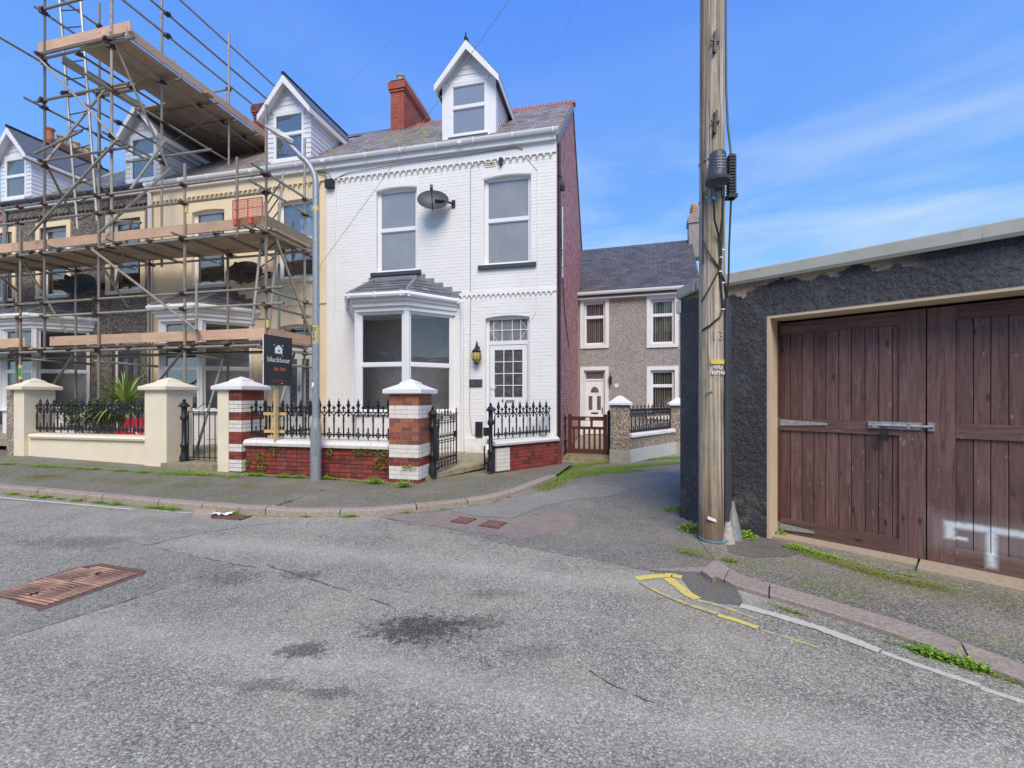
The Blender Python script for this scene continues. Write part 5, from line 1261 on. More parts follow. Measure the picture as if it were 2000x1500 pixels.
# ledgers
UE = fr[520]
LZ = [(6.36, -17.5, UE+.0, VF-.05), (5.95, -17.5, UE-.0, VF-.05), (5.12, -17.5, UE+.1, VF-.05), (3.90, -17.5, -5.62, VF-.05), (3.56, -17.5, -5.6, VF-.05), (2.68, -17.5, UE+.1, VF-.05), (2.60, -16.0, UE-.2, -1.0), (5.08, -17.5, -5.75, VB+.05), (2.62, -13.0, -8.9, -.95)]
for z, a, b, v in LZ:
    m_ = a+6.3; 
    tube('ledger', (a, v, z), (m_, v, z)); tube('ledger', (m_-.2, v-.0, z+.052), (b, v, z+.052)) if b > m_ and False else tube('ledger', (m_+.004, v, z), (b, v, z))
    for u in list(fr.values())+[UL, UR]:
        if a < u < b+.01 and v < -1.2 and not (u == UR and z < 5): coup(u, v+.02, z)
for px in bk:
    coup(bk[px][0], bk[px][1]+.05, 5.08)
# transoms under the decks
x = -16.6; i = 0
while x < UE-.1:
    tube('transom', (x, VF-.32 if i % 2 else VF-.15, 5.175), (x, -.12+.1*(i % 3), 5.175)); coup(x, VF-.05, 5.15)
    tube('transom', (x+.3, VF-.22 if i % 2 == 0 else VF-.1, 2.745), (x+.3, -1.0 if not (-8.6 < x < -7.1 or -7.2 < x < -5.9) else -.3, 2.745)); coup(x+.3, VF-.05, 2.72)
    x += .93; i += 1
# end rails at the right end
for z, a, b in ((6.37, -2.05, .1), (6.0, -2.1, .1), (5.12, -1.95, .0), (3.86, -1.7, -.2), (3.52, -1.8, -.25), (2.62, -1.9, -.1), (2.3, -1.7, .1)):
    tube('end_rail', (UE+.05, a, z), (UE+.05, b, z)); coup(UE+.03, VF, z); coup(UE+.0, -.35, z)
# decks
BM = {}
def board(root, name, p, l, w, th, mat, rz=0, rot=None):
    key = (round(l, 2), w, th, mat.name)
    if key not in BM:
        BM[key] = bx(-l/2, l/2, -w/2, w/2, -th/2, th/2).mesh(name, mat, False)
    return inst(root, name, BM[key], p, rot=rot if rot else (0, 0, rz))
for z, nb, v0 in ((5.225, 5, VF+.12), (2.80, 3, VF+.12)):
    for j in range(nb):
        x = -17.5+random.uniform(0, .3)
        while x < UE-.1:
            l = min(3.9, UE+.12-x)
            if l > .3: board(SC, 'deck_board', (x+l/2, v0+.115+j*.232, z+(.0 if random.random() < .8 else .012)), l-.01, .225, .038, M['deck'])
            x += l
for j in range(2):
    board(SC, 'deck_board', (-6.9, -.78+j*.232, 2.80), 1.9, .225, .038, M['deck'])
# toe boards
def toe(z, v, a, b, mat, L0=3.9):
    x = a
    while x < b-.05:
        l = min(L0, b-x)
        o = board(SC, 'toe_board', (x+l/2, v, z+.1125), l-.006, .038, .225, mat, rot=(0, random.uniform(-.003, .003), 0)); x += l
toe(5.27, VF+.05, -17.5, UE-.03, M['toeboard'], 3.75); toe(2.84, VF+.05, -12.45, UE-.03, M['toeboard'], 2.9); toe(2.84, VF+.05, -16.5, -13.3, M['toeboard'])
for z, b in ((5.25, .1), (2.84, -.25)):
    l = b-VF; board(SC, 'toe_board', (UE+.03, VF+l/2+.03, z+.11), l, .04, .225, M['toeold'] if z > 4 else M['toeboard'], rot=(0, 0, R(90)))
# tower: U direction tubes
for z, a, b, v in ((11.52, UL-.25, UR+1.0, VF-.05), (11.15, UL-.1, UR+.8, VF-.05), (9.93, UL-.15, UR+.75, VF-.05), (10.0, UL-.0, UR+.5, VF-.1), (8.90, UL-.25, UR+.6, VF-.05), (7.4, UL-.1, UR+.6, VF-.05), (9.9, UL-.2, UR+.6, -.35), (9.95, UL, UR+.5, 1.5), (9.95, UL+.2, UR+.6, 2.3), (9.95, UL+.4, UR+.65, .7), (7.9, UR-1.2, UR+1.6, -.4), (11.1, UL, UR, 1.7)):
    tube('transom', (a, v, z), (b, v, z)); coup(UL, v, z) ; coup(UR, v, z)
# tower: V direction tubes
UR2 = -10.2
for u, z, a, b in ((UR2, 11.62, -1.9, 4.6), (UR2, 11.05, -1.7, 4.6), (UL, 11.75, -1.9, 4.5), (UL, 11.1, -1.8, 4.5), (UL, 9.85, -2.6, 3.0), (UR, 9.87, -1.7, 4.2), (UL, 8.75, -2.0, 1.9), (UR2-.1, 8.8, -2.2, 1.6), (UL+.7, 9.0, -1.2, 3.4), (-11.4, 9.88, -1.7, 4.4), (UR, 7.75, -1.8, .4), (UL, 7.3, -2.0, .3), (UR2, 12.3, -.5, 4.4)):
    tube('ledger', (u, a, z), (u, b, z)); coup(u, VF, z); coup(u, -.4, z)
# platform boards
for j in range(6):
    u = -11.28+j*.232
    for (a, b) in ((-1.72+random.uniform(0, .1), 1.95), (1.96, 4.4)): board(SC, 'deck_board', (u, (a+b)/2, 10.045 if j % 2 else 10.05), b-a, .225, .038, M['deck'], rz=R(90))
for j in range(5): board(SC, 'deck_board', (-12.44+j*.232, 2.45, 10.045), 3.9, .225, .038, M['deck'], rz=R(90))
board(SC, 'deck_board', (-11.7, -.15, 10.1), 2.4, .225, .038, M['deck']); board(SC, 'deck_board', (-10.6, .55, 10.1), 1.5, .225, .038, M['deck'])
board(SC, 'toe_board', ((UL+UR)/2+.15, VF-.03+.06, 10.2+.1), 2.95, .04, .24, M['toeboard'], rot=(0, 0, 0))
for a, b in ((-1.6, 2.0), (2.0, 4.4)):
    board(SC, 'toe_board', (-9.95, (a+b)/2, 10.18), b-a-.01, .038, .225, M['toeboard'], rz=R(90)) if False else inst(SC, 'toe_board', bx(-.019, .019, -(b-a)/2, (b-a)/2, -.11, .11).mesh('toe_board', M['toeold' if False else 'toeboard']), (-9.95, (a+b)/2, 10.18))
inst(SC, 'toe_board', bx(-.019, .019, -1.8, 1.8, -.11, .11).mesh('toe_board', M['toeold']), (-12.45, .5, 10.16))
# braces: (px,py,v) pairs surveyed on their planes
def br(a, b, name='brace'):
    ua, za = fv(a[0], a[1], a[2]); ub, zb_ = fv(b[0], b[1], b[2]); tube(name, (ua, a[2], za), (ub, b[2], zb_))
for a, b in (((57, 460, -1.72), (230, 272, -1.72)), ((193, 456, -1.72), (335, 328, -1.2)), ((75, 113, -1.72), (232, 275, -1.72)), ((215, 62, -1.68), (328, 328, -.5)), ((180, 487, -1.74), (385, 645, -1.74)),
             ((522, 420, -1.55), (612, 665, -.35)), ((440, 688, -1.0), (378, 900, -1.55)), ((362, 680, -1.6), (290, 770, -1.1)), ((143, 695, -1.6), (105, 750, -1.2)), ((90, 315, -1.7), (205, 175, -.5)), ((68, 300, -1.7), (160, 255, -1.7)),
             ((90, 320, -1.6), (140, 420, -.5)), ((45, 510, -1.2), (130, 650, -.6)), ((200, 520, -1.2), (250, 600, -.5)), ((0, 540, -1.6), (60, 590, -.8)), ((215, 430, -.6), (275, 435, -1.0)), ((575, 690, -.5), (545, 800, -1.3)), ((184, 705, -1.5), (322, 717, -.7)), ((385, 695, -1.6), (485, 707, -.4)), ((40, 700, -1.5), (185, 712, -.6)), ((225, 560, -.5), (258, 430, -1.5)), ((322, 275, -.45), (255, 370, -1.6))):
    br(a, b)
# things on the scaffold
def ladder(label, a0, a1, b0, b1, nr):
    P4 = [Vector((*fv(p[0], p[1], p[2])[:1], p[2], fv(p[0], p[1], p[2])[1])) for p in (a0, a1, b0, b1)]
    t = thing('ladder', label, 'ladder', tuple(P4[0]), TF, 'ladders on the scaffolding')
    M['alu'] = M.get('alu') or simple('ladder_aluminium', (.40, .39, .35), .45, .4, var=.15)
    for p, q in ((P4[0], P4[1]), (P4[2], P4[3])): part(t, 'stile', MB().tube(p, q, .03, 6), M['alu'])
    for i in range(nr):
        f = (i+.5)/nr; part(t, 'rung', MB().tube(P4[0].lerp(P4[1], f), P4[2].lerp(P4[3], f), .014, 6), M['alu'] if False else M['coupler'])
ladder('metal ladder leaning between the two decks at the right end', (493, 635, -1.3), (518, 395, -1.0), (526, 640, -1.1), (553, 335, -.8), 10)
ladder('tall pale ladder rising to the high chimney platform', (152, 448, -1.0), (114, -30, -1.0), (190, 432, -1.0), (155, -30, -1.0), 14)
t = thing('brick_guard', 'orange wire mesh guard clipped above the upper toe board', 'mesh guard', (-7.0, VF-.06, 5.5), TF)
gu0, gz1 = fv(455, 392, VF-.09); gu1, _ = fv(513, 385, VF-.09); zlo = fv(455, 428, VF-.09)[1]
grid = MB()
for i in range(24): x = gu0+(gu1-gu0)*i/23; grid.box(x-.003, x+.003, VF-.09, VF-.084, zlo, gz1)
for i in range(13): z = zlo+(gz1-zlo)*i/12; grid.box(gu0, gu1, VF-.0835, VF-.0775, z-.003, z+.003)
part(t, 'mesh_grid', grid, M['orange'], stuff=True)
for z in (zlo, (zlo+gz1)/2, gz1): part(t, 'frame_bar', MB().box(gu0, gu1, VF-.1, VF-.088, z-.008, z+.008), M['orange'])
for x in (gu0, (gu0+gu1)/2, gu1): part(t, 'frame_bar', MB().box(x-.008, x+.008, VF-.101, VF-.087, zlo, gz1), M['orange'])
for x in (gu0+.05, (gu0+gu1)/2+.06): part(t, 'hook', MB().box(x-.03, x+.05, VF-.11, VF-.05, zlo-.14, zlo-.0), M['orange'])
u, z = fv(40, 733, VF-.06)
t = thing('scaffold_tag', 'green inspection tag in a yellow holder on the leftmost scaffold pole', 'tag', (u, VF-.06, z), TF)
part(t, 'holder', MB().box(u-.055, u+.055, VF-.07, VF-.055, z-.1, z+.26), M['yellow']); part(t, 'card', MB().box(u-.045, u+.045, VF-.078, VF-.071, z-.02, z+.18), M['green'])
for px, py in ((361, 407), (520, 632)):
    u, z = fv(px, py, VF-.04); part(SC, 'number_band', MB().lathe([(.029, z-.08), (.029, z+.08)], 8, (u, VF)), M['yellow'])
u, z = fv(595, 655, -.35); part(SC, 'number_band', MB().lathe([(.029, z-.12), (.029, z+.12)], 8, (u, -.35)), M['yellow'])

# ================================================================ LAMP POST
lx, ly = -3.46, 7.86; LF = TR(lx, ly, 0); t = thing('lamp_post', 'galvanised steel street lamp on the pavement before the brick wall', 'street lamp', (0, 0, .1), LF)
part(t, 'base_column', MB().lathe([(.092, .05), (.092, 1.02), (.088, 1.06), (.065, 1.16), (.06, 1.2)], 20), M['galv'], True)
arm = [(0, 0, 1.16), (0, 0, 5.30)]
for i in range(1, 9):
    a = i/8*R(56); arm.append((-.62*(1-math.cos(a)), -.0, 5.30+.62*math.sin(a)))
arm.append((-.46, 0, 6.02))
part(t, 'column', MB().path(arm, [.06, .055]+[.05]*8+[.04], 14), M['galv'], True)
part(t, 'access_door', MB().prism([(-.04, .55), (.04, .55), (.04, .98), (-.04, .98)], -.097, -.085), M['galv'])
h = MB(); h.M = TR(-.50, 0, 6.07) @ Matrix.Rotation(R(33), 4, 'Y')
h.add([(-.42, -.10, .0), (-.42, .10, .0), (.12, .05, .0), (.12, -.05, .0), (-.40, -.08, .05), (-.40, .08, .05), (.12, .05, .07), (.12, -.05, .07), (-.1, -.12, 0), (-.1, .12, 0), (-.1, -.1, .08), (-.1, .1, .08)],
      [(0, 1, 9, 8), (8, 9, 2, 3), (4, 10, 11, 5), (10, 7, 6, 11), (0, 8, 10, 4), (8, 3, 7, 10), (1, 5, 11, 9), (9, 11, 6, 2), (0, 4, 5, 1), (3, 2, 6, 7)])
part(t, 'lamp_head', h, M['galv']); h = MB(); h.M = TR(-.50, 0, 6.07) @ Matrix.Rotation(R(33), 4, 'Y'); h.box(-.36, -.08, -.08, .08, -.012, -.001); part(t, 'lens', h, M['blind'])
part(t, 'photocell', MB().lathe([(.035, 6.24), (.035, 6.28), (0, 6.29)], 8, (-.66, 0)), M['yellow'])
part(t, 'band', MB().lathe([(.057, 4.85), (.057, 4.92)], 14), M['yellow'])
pl = part(t, 'number_label', MB().lathe([(.0585, 2.50), (.0585, 2.83)], 14), M['yellow'])
q = MB(); q.M = TR(-.012, -.06, 2.76); text_mb(q, '02', .08, UP); q.M = TR(-.012, -.06, 2.67); text_mb(q, '5', .08, UP); q.M = TR(-.012, -.06, 2.58); text_mb(q, '4', .08, UP); part(pl, 'lettering', q, M['ink'])
part(t, 'sticker', MB().prism([(-.045, 1.83), (-.005, 1.80), (-.01, 1.76), (-.045, 1.72)], -.064, -.056), M['inkwhite'])

# ================================================================ TO LET BOARD (stands square to the street, board along V)
bu, bv = -5.42, -2.42
sp = ang_frame((-4.46, 8.0), (-4.46+.32*.63/1.05, 8.0+.63/1.05)); zb0, zb1 = 1.78, 2.70
t = thing('to_let_board', 'black portrait to let board on a wooden post behind the railing', 'estate agent sign', (.32, 0, 1.0), sp)
part(t, 'post', MB().box(.30, .37, .04, .09, .72, 2.6), M['newwood'])
bd = part(t, 'board', MB().box(0, .66, 0, .012, zb0, zb1), M['signboard'])
part(bd, 'board_edge', MB().box(-.008, 0, -.002, .014, zb0, zb1), M['inkwhite'])
def tt(txt, size, x, z, mat, nm='lettering'):
    q = MB(); q.M = TR(x, -.002, z); text_mb(q, txt, size, UP, depth=.0015); part(bd, nm, q, mat)
for o_ in (0, .003, -.003): tt('blackbear', .138, .34+o_, 2.255, M['inkwhite'])
tt('to let', .12, .365, 2.09, M['inkorange']); tt('to let', .12, .367, 2.09, M['inkorange'])
q = MB(); q.prism([(.255, 2.375), (.415, 2.375), (.42, 2.39), (.42, 2.475), (.345, 2.535), (.325, 2.535), (.25, 2.475), (.25, 2.39)], -.0035, -.0005); part(bd, 'house_logo', q, M['inkwhite'])
q = MB(); q.prism([(.335, 2.40), (.358, 2.43), (.352, 2.447), (.335, 2.438), (.318, 2.447), (.312, 2.43)], -.006, -.0036); part(bd, 'heart_mark', q, M['signboard'])
q = MB(); q.box(.215, .255, -.003, -.0005, 2.525, 2.533); part(bd, 'minus_mark', q, M['inkwhite'])
q = MB(); q.box(.405, .445, -.003, -.0005, 2.527, 2.535).box(.421, .429, -.0034, -.0009, 2.51, 2.552); part(bd, 'plus_mark', q, M['inkwhite'])
q = MB(); x = .17
while x < .5: w_ = random.uniform(.006, .016); q.box(x, x+w_, -.003, -.0005, 1.872, 1.872+random.uniform(.008, .013)); x += w_+.004
part(bd, 'small_print', q, M['inkrust'], stuff=True); part(bd, 'underline', MB().box(.18, .5, -.003, -.0005, 1.848, 1.853), M['inkrust'])
part(bd, 'bolt', MB().box(.41, .425, -.008, 0, 2.335, 2.35), M['inkwhite']); part(bd, 'bolt', MB().box(.40, .415, -.008, 0, 1.815, 1.83), M['inkwhite'])
bt = fv(550, 808, -2.56)[1]
for z in (1.31, 1.06): part(t, 'batten', MB().box(-.0, .05, -.0, .03, z-.03, z+.03) if False else bx(0, 0, 0, 0, 0, 0), M['newwood']) if False else None
for px0, px1, py in ((516, 560, 808), (517, 557, 842)):
    u0, z = fv(px0, py, -2.54); u1, _ = fv(px1, py, -2.54); solo('sign_batten', ('upper' if py < 820 else 'lower')+' pale wooden batten clamping the sign post to the railing', 'batten', MB().box(u0, u1, -2.56, -2.53, z-.028, z+.028), M['newwood'], TF, 'battens on the railing')

# ================================================================ UTILITY POLE
px_, py_ = 2.19, 4.88; UF = TR(px_, py_, 0)
t = thing('utility_pole', 'tall weathered wooden utility pole in front of the black garage wall', 'utility pole', (0, 0, 0), UF)
part(t, 'shaft', MB().lathe([(.142, -.05), (.140, .3), (.135, 2.0), (.128, 4.5), (.12, 7.0), (.112, 9.3), (.04, 9.42)], 24), M['pole'], True)
tb = MB(); tb.lathe([(0, 3.74), (.05, 3.74), (.06, 3.77), (.085, 3.79), (.125, 3.81), (.13, 3.84), (.095, 3.855), (.085, 3.87), (.082, 4.10), (.065, 4.125), (0, 4.13)], 16, (-.04, -.225)); part(t, 'terminal_box', tb, M['dish'], True)
q = MB(); q.M = TR(-.02, -.33, 4.05); 
for i, s_ in enumerate(('-------', '------', '------', '-----', '----')): q.M = TR(-.045, -.31, 4.05-i*.03); text_mb(q, s_, .035, UP) if False else q.box(-.045+random.uniform(0, .01), .045-random.uniform(0, .02), 0, .004, -.003, .003)
part(t, 'small_print', q, M['galv'], stuff=True)
ts = MB()
for x in (-.09, .01): ts.tube((x, -.235, 3.66), (x, -.235, 3.76), .02, 8)
part(t, 'cable_gland', ts, M['black']); part(t, 'blue_gland', MB().tube((-.09, -.235, 3.625), (-.09, -.235, 3.66), .016, 8), simple('blue_plastic', (.03, .15, .5), .4))
sp_ = MB()
for i in range(14): sp_.box(.12, .195, -.15, -.07, 3.72+i*.031, 3.738+i*.031)
sp_.box(.128, .187, -.14, -.08, 3.69, 4.16); sp_.box(.11, .205, -.16, -.06, 3.69, 3.73); part(t, 'cable_splice', sp_, M['black'])
for z in (3.70, 4.12): part(t, 'strap', MB().lathe([(.137, z), (.137, z+.02)], 20), M['galv'])
for z in (5.35, 4.49):
    s_ = MB(); s_.M = TR(-.03, -.125, z) @ Matrix.Rotation(R(4), 4, 'Y')
    s_.box(-.014, .014, -.03, -.0, -.12, .12); s_.box(-.045, .045, -.025, -.01, .0, .022); s_.lathe([(.02, -.125), (.02, -.10)], 6, (0, -.02)); part(t, 'step_bracket', s_, M['iron'])
    s_ = MB(); s_.box(-.045, -.02, -.152, -.138, z+.10, z+.12); part(t, 'bolt', s_, M['galv'])
def pc(name, pts, r, mat): part(t, name, MB().path(pts, r, 6), mat, True)
pc('cable', [(.115, -.055, 9.2), (.12, -.06, 6.5), (.13, -.055, 4.9), (.14, -.07, 4.5), (.157, -.11, 4.15)], .011, M['black'])
pc('cable', [(-.118, -.05, 9.2), (-.125, -.06, 5.5), (-.135, -.05, 4.4), (-.13, -.07, 4.1), (-.13, -.08, 3.0)], .008, M['black'])
pc('cable', [(-.09, -.235, 3.64), (-.06, -.2, 3.42), (.0, -.165, 3.26), (.03, -.155, 3.1), (.02, -.15, 2.95)], .011, M['black'])
pc('cable', [(.01, -.235, 3.68), (.02, -.2, 3.45), (.01, -.16, 3.25), (.03, -.15, 3.0), (.02, -.15, 2.9), (.04, -.145, 2.65), (.05, -.14, 2.5)], .011, M['black'])
pc('cable', [(-.13, -.07, 3.3), (-.09, -.13, 3.1), (.0, -.15, 2.95), (.08, -.125, 2.8), (.12, -.09, 2.6), (.13, -.06, 2.55)], .010, M['black'])
pc('cable', [(.157, -.11, 3.7), (.15, -.08, 3.2), (.15, -.07, 2.9), (.14, -.05, 2.6)], .010, M['black'])
pc('cable', [(.05, -.14, 2.5), (.02, -.15, 2.42), (-.08, -.13, 2.33), (-.135, -.06, 2.29)], .010, M['black'])
pc('cable', [(.06, -.135, 3.6), (.05, -.14, 3.2), (.0, -.15, 2.9), (-.1, -.13, 2.7), (-.14, -.05, 2.6)], .007, M['black'])
for x, z in ((.03, 3.05), (.05, 2.5), (.05, 2.78), (.02, 2.9), (.05, 3.13)): part(t, 'cable_clip', MB().box(x-.014, x+.014, -.163, -.135, z-.006, z+.006), M['inkwhite'])
cd = part(t, 'conduit', MB().tube((.105, -.115, .18), (.105, -.115, 2.62), .028, 12), M['darksill'], True)
part(t, 'conduit', MB().tube((.20, .02, .3), (.20, .02, 2.6), .022, 12), M['darksill'], True)
part(t, 'batten', MB().box(.135, .165, -.06, -.03, .1, 2.6), M['gatebrown'])
part(t, 'conduit_shoe', MB().lathe([(.075, .0), (.06, .08), (.035, .2), (.034, .24)], 10, (.115, -.125)), simple('worn_shoe', (.5, .45, .42), .6, var=.25, sc=30, dirt=((.25, .12, .08), 20, .55)), True)
part(t, 'conduit_shoe', MB().lathe([(.105, .0), (.098, .05), (.05, .28), (.028, .36), (.026, .42)], 12, (.235, .02)), M['galv'], True)
part(t, 'plate', MB().box(-.075, .065, -.147, -.134, 1.92, 1.965), M['yellow'])
def disc(x, z, ch):
    d_ = MB(); d_.tube((x, -.145, z), (x, -.137, z), .021, 12); o = part(t, 'number_disc', d_, M['inkwhite']); q = MB(); q.M = TR(x, -.148, z); text_mb(q, ch, .04, UP, .001); part(o, 'character', q, M['ink'])
for i, ch_ in enumerate('DP'): disc(-.025+i*.05, 1.885, ch_)
for i, ch_ in enumerate('362'): disc(-.045+i*.048, 1.825, ch_)
q = MB(); q.M = TR(.0, -.1405, 2.22); text_mb(q, '13', .14, UP, .001)
part(t, 'carved_mark', q, simple('carved', (.40, .31, .22), .9, bump=0))
part(t, 'tag_strip', MB().prism([(-.11, .30), (-.02, .265), (-.02, .235), (-.11, .27)], -.149, -.13), M['inkwhite'])
part(t, 'staple', MB().box(-.12, -.05, -.142, -.12, 1.625, 1.635), M['galv'])
pp = [(.17*math.cos(a)+.03, -.02+.175*math.sin(a), .06+.03*math.sin(a+1)) for a in [2*math.pi*i/20 for i in range(21)]]
solo('blue_rope', 'blue cord looped round the foot of the wooden pole', 'rope', MB().path(pp, .007, 5), M['bluerope'], UF, smooth=True)
# overhead wires from the pole head
PT = Vector((px_, py_, 9.15))
def wire(label, end, sag=.25, r=.0016):
    pts = [PT.lerp(Vector(end), i/16)-Vector((0, 0, 4*sag*(i/16)*(1-i/16))) for i in range(17)]
    solo('overhead_wire', label, 'wire', MB().path(pts, r, 4), M['galv'], group='overhead telephone wires')
wire('thin overhead wire from pole to the fixing on the white house', tuple(W(-1.25, -.05, 6.9)), .15)
wire('thin overhead wire from pole crossing the white chimney to the cream house', tuple(W(-6.3, -.3, 4.1)), .1, .0045)
wire('thin overhead wire from pole to the cream house eaves', tuple(W(-8.2, -.2, 7.2)), .3)
wire('thin overhead wire from pole to the grey house eaves', tuple(W(-13.5, -.2, 7.2)), .4)
wire('thin overhead wire from pole over the roofs to the far left house', tuple(W(-19, -.2, 8.5)), .5)
t = thing('wire_anchor', 'small black wire anchor on the white house above the right window', 'wire anchor', (-1.25, -.05, 6.9), TF)
part(t, 'hook', MB().box(-1.29, -1.22, -.08, 0, 6.8, 6.95), M['black'])

# ================================================================ GARAGE
GA = Vector((2.305, 5.42, 0)); gang = math.atan2(GDIR[1], GDIR[0]); GFm = TR(GA.x, GA.y, 0) @ Matrix.Rotation(gang, 4, 'Z')
t = thing('garage', 'flat roofed garage with black rough render and brown double timber gates', 'garage', (1.8, .1, 0), GFm)
inv = GFm.inverted(); A2 = inv @ Vector((2.19, 5.80, 0)); A3 = inv @ Vector((3.3, 7.9, 0))
mb = MB(); s0, s1, zt = .72, 3.35, 2.46
def wq(p, q, z0, z1, n=1): mb.add([(p[0], p[1], z0), (q[0], q[1], z0), (q[0], q[1], z1), (p[0], p[1], z1)], [(0, 1, 2, 3)])
wq((0, 0), (s0, 0), -.1, 2.88); wq((s0, 0), (s1, 0), zt, 2.88); wq((s1, 0), (4.3, 0), -.1, 2.88)
wq((A2.x, A2.y), (0, 0), -.1, 2.88); wq((A3.x, A3.y), (A2.x, A2.y), -.1, 2.88); wq((4.3, 0), (4.3, 3.6), -.1, 2.88); wq((4.3, 3.6), (A3.x, A3.y), -.1, 2.88)
part(t, 'wall', mb, M['blackrender'])
rv = MB(); rv.box(s0-.001, s0+.03, .004, .36, -.05, zt-.03); rv.box(s0, s1, .004, .36, zt-.03, zt+.03); rv.box(s1-.03, s1+.001, .004, .36, -.05, zt-.03); part(t, 'opening_reveal', rv, simple('beige_reveal', (.62, .50, .36), .8, var=.06, sc=5, bump=.3, dirt=((.35, .25, .15), 6, .64)))
part(t, 'door_frame', MB().box(s0+.03, s0+.055, .27, .34, 0, zt-.03), M['gatebrown'])
part(t, 'roof', MB().add([(A2.x, A2.y, 2.93), (0, 0, 2.93), (4.3, 0, 2.93), (4.3, 3.6, 2.93), (A3.x, A3.y, 2.93)], [(0, 1, 2, 3, 4)]), M['slateblue'])
def fasc(p, q, ext=.0):
    d = (Vector(q)-Vector(p)).normalized(); n = Vector((d.y, -d.x)); f = MB(); p = Vector(p)+n*.0; q = Vector(q)
    prof = [(0, 2.86), (.055, 2.85), (.07, 2.88), (.06, 2.985), (.02, 3.005), (-.12, 2.99), (-.12, 2.9), (0, 2.9)]
    vs = [(b.x+n.x*o_, b.y+n.y*o_, z) for b in (p, q) for o_, z in prof]; m = len(prof)
    f.add(vs, [(i, m+i, m+(i+1) % m, (i+1) % m) for i in range(m)]+[tuple(range(m)), tuple(range(2*m-1, m-1, -1))]); return f
part(t, 'roof_fascia', fasc((A2.x-.03, A2.y+.1), (-.03, -.03)), M['fascia'], False); part(t, 'roof_fascia', fasc((-.035, 0), (2.35, 0)), M['fascia'], False); part(t, 'roof_fascia', fasc((2.352, 0), (4.3, 0)), M['fascia'], False)
cb = inv @ Vector((2.19, 5.80, 0)); part(t, 'corner_block', MB().box(cb.x-.05, cb.x+.02, cb.y-.02, cb.y+.06, 2.66, 2.82), M['creamwall'])
# double gates: framed and ledged leaves with vertical boards
M['hinge'] = simple('hinge_steel', (.42, .43, .42), .5, .5, var=.25, sc=20, dirt=((.2, .1, .06), 15, .6))
def leaf(x0, x1, mirror, label):
    l = part(t, 'gate_leaf', MB().box(x0+.02, x1-.02, .34, .352, .05, 2.38), M['gateh'], label=label)
    zb_, zt_, zm = .035, 2.40, 1.26; sw = .19; fv_ = .292
    hinge_left = not mirror
    a = x0+(.0 if hinge_left else sw); b = x1-(sw if hinge_left else 0)
    part(l, 'bottom_rail', MB().box(x0, b if hinge_left else x1, fv_, .335, zb_, zb_+.16), M['gateh']); part(l, 'top_rail', MB().box(x0, x1, fv_, .335, zt_-.13, zt_), M['gateh'])
    part(l, 'middle_rail', MB().box(x0 if hinge_left else x0+sw, b if hinge_left else x1, fv_-.004, .335, zm-.065, zm+.065), M['gateh'])
    part(l, 'stile', MB().box(x1-sw if hinge_left else x0, x1 if hinge_left else x0+sw, fv_-.002, .335, zb_+(0 if hinge_left else 0), zt_-.002), M['gatev'])
    x = x0 if hinge_left else x0+sw; first = True
    while x < b-.02 if hinge_left else x < x1-.02:
        w_ = min(.112*random.uniform(.94, 1.06), (b if hinge_left else x1)-x)
        for (za, zc) in ((zb_+.16, zm-.065), (zm+.065, zt_-.13)):
            part(l, 'plank', MB().prism([(x+.0032, za), (x+w_-.0032, za), (x+w_-.0032, zc), (x+.0032, zc)], fv_+.016+random.uniform(0, .003), .338), M['gatev'], False)
        x += w_
    return l
xm = 1.99
L1 = leaf(.76, xm-.004, False, 'left gate leaf with hinges at the wall'); L2 = leaf(xm+.006, 3.30, True, 'right gate leaf with sprayed white lettering')
def strap(z, l=.42, mat='hinge'): return MB().prism([(.70, z-.035), (.80, z-.035), (.80+l, z-.012), (.80+l, z+.012), (.80, z+.035), (.70, z+.035)], .278, .287).box(.735, .775, .270, .288, z-.06, z+.06)
part(L1, 'strap_hinge', strap(1.28), M['hinge']); part(L1, 'strap_hinge', strap(.10, .3), M['hinge']); part(L1, 'strap_hinge', strap(2.33, .45), simple('painted_hinge', (.14, .10, .09), .5))
bo = MB(); bo.box(1.56, 1.96, .272, .285, 1.255, 1.325); bo.tube((1.58, .262, 1.29), (2.04, .262, 1.29), .013, 8); bo.box(1.60, 1.64, .25, .28, 1.265, 1.315); bo.box(1.86, 1.88, .25, .28, 1.265, 1.315); bo.box(2.0, 2.05, .268, .287, 1.25, 1.33); part(L1, 'sliding_bolt', bo, M['hinge'])
solo('padlock', 'dark padlock hanging from the bolt on the brown garage gates', 'padlock', MB().box(1.655, 1.72, .225, .26, 1.14, 1.215).path([(1.665, .243, 1.21), (1.667, .243, 1.26), (1.688, .243, 1.275), (1.708, .243, 1.26), (1.71, .243, 1.21)], .006, 5), M['ink'], GFm)
mb = MB(); mb.box(.74, 1.93, .06, .40, -.05, .032); part(t, 'threshold', mb, M['threshold']); part(t, 'threshold', MB().box(1.95, 3.34, -.05, .40, -.05, .036), M['threshold'])
part(t, 'interior', MB().box(.73, 3.4, .5, 2.5, -.02, 2.7), M['roomdark'])
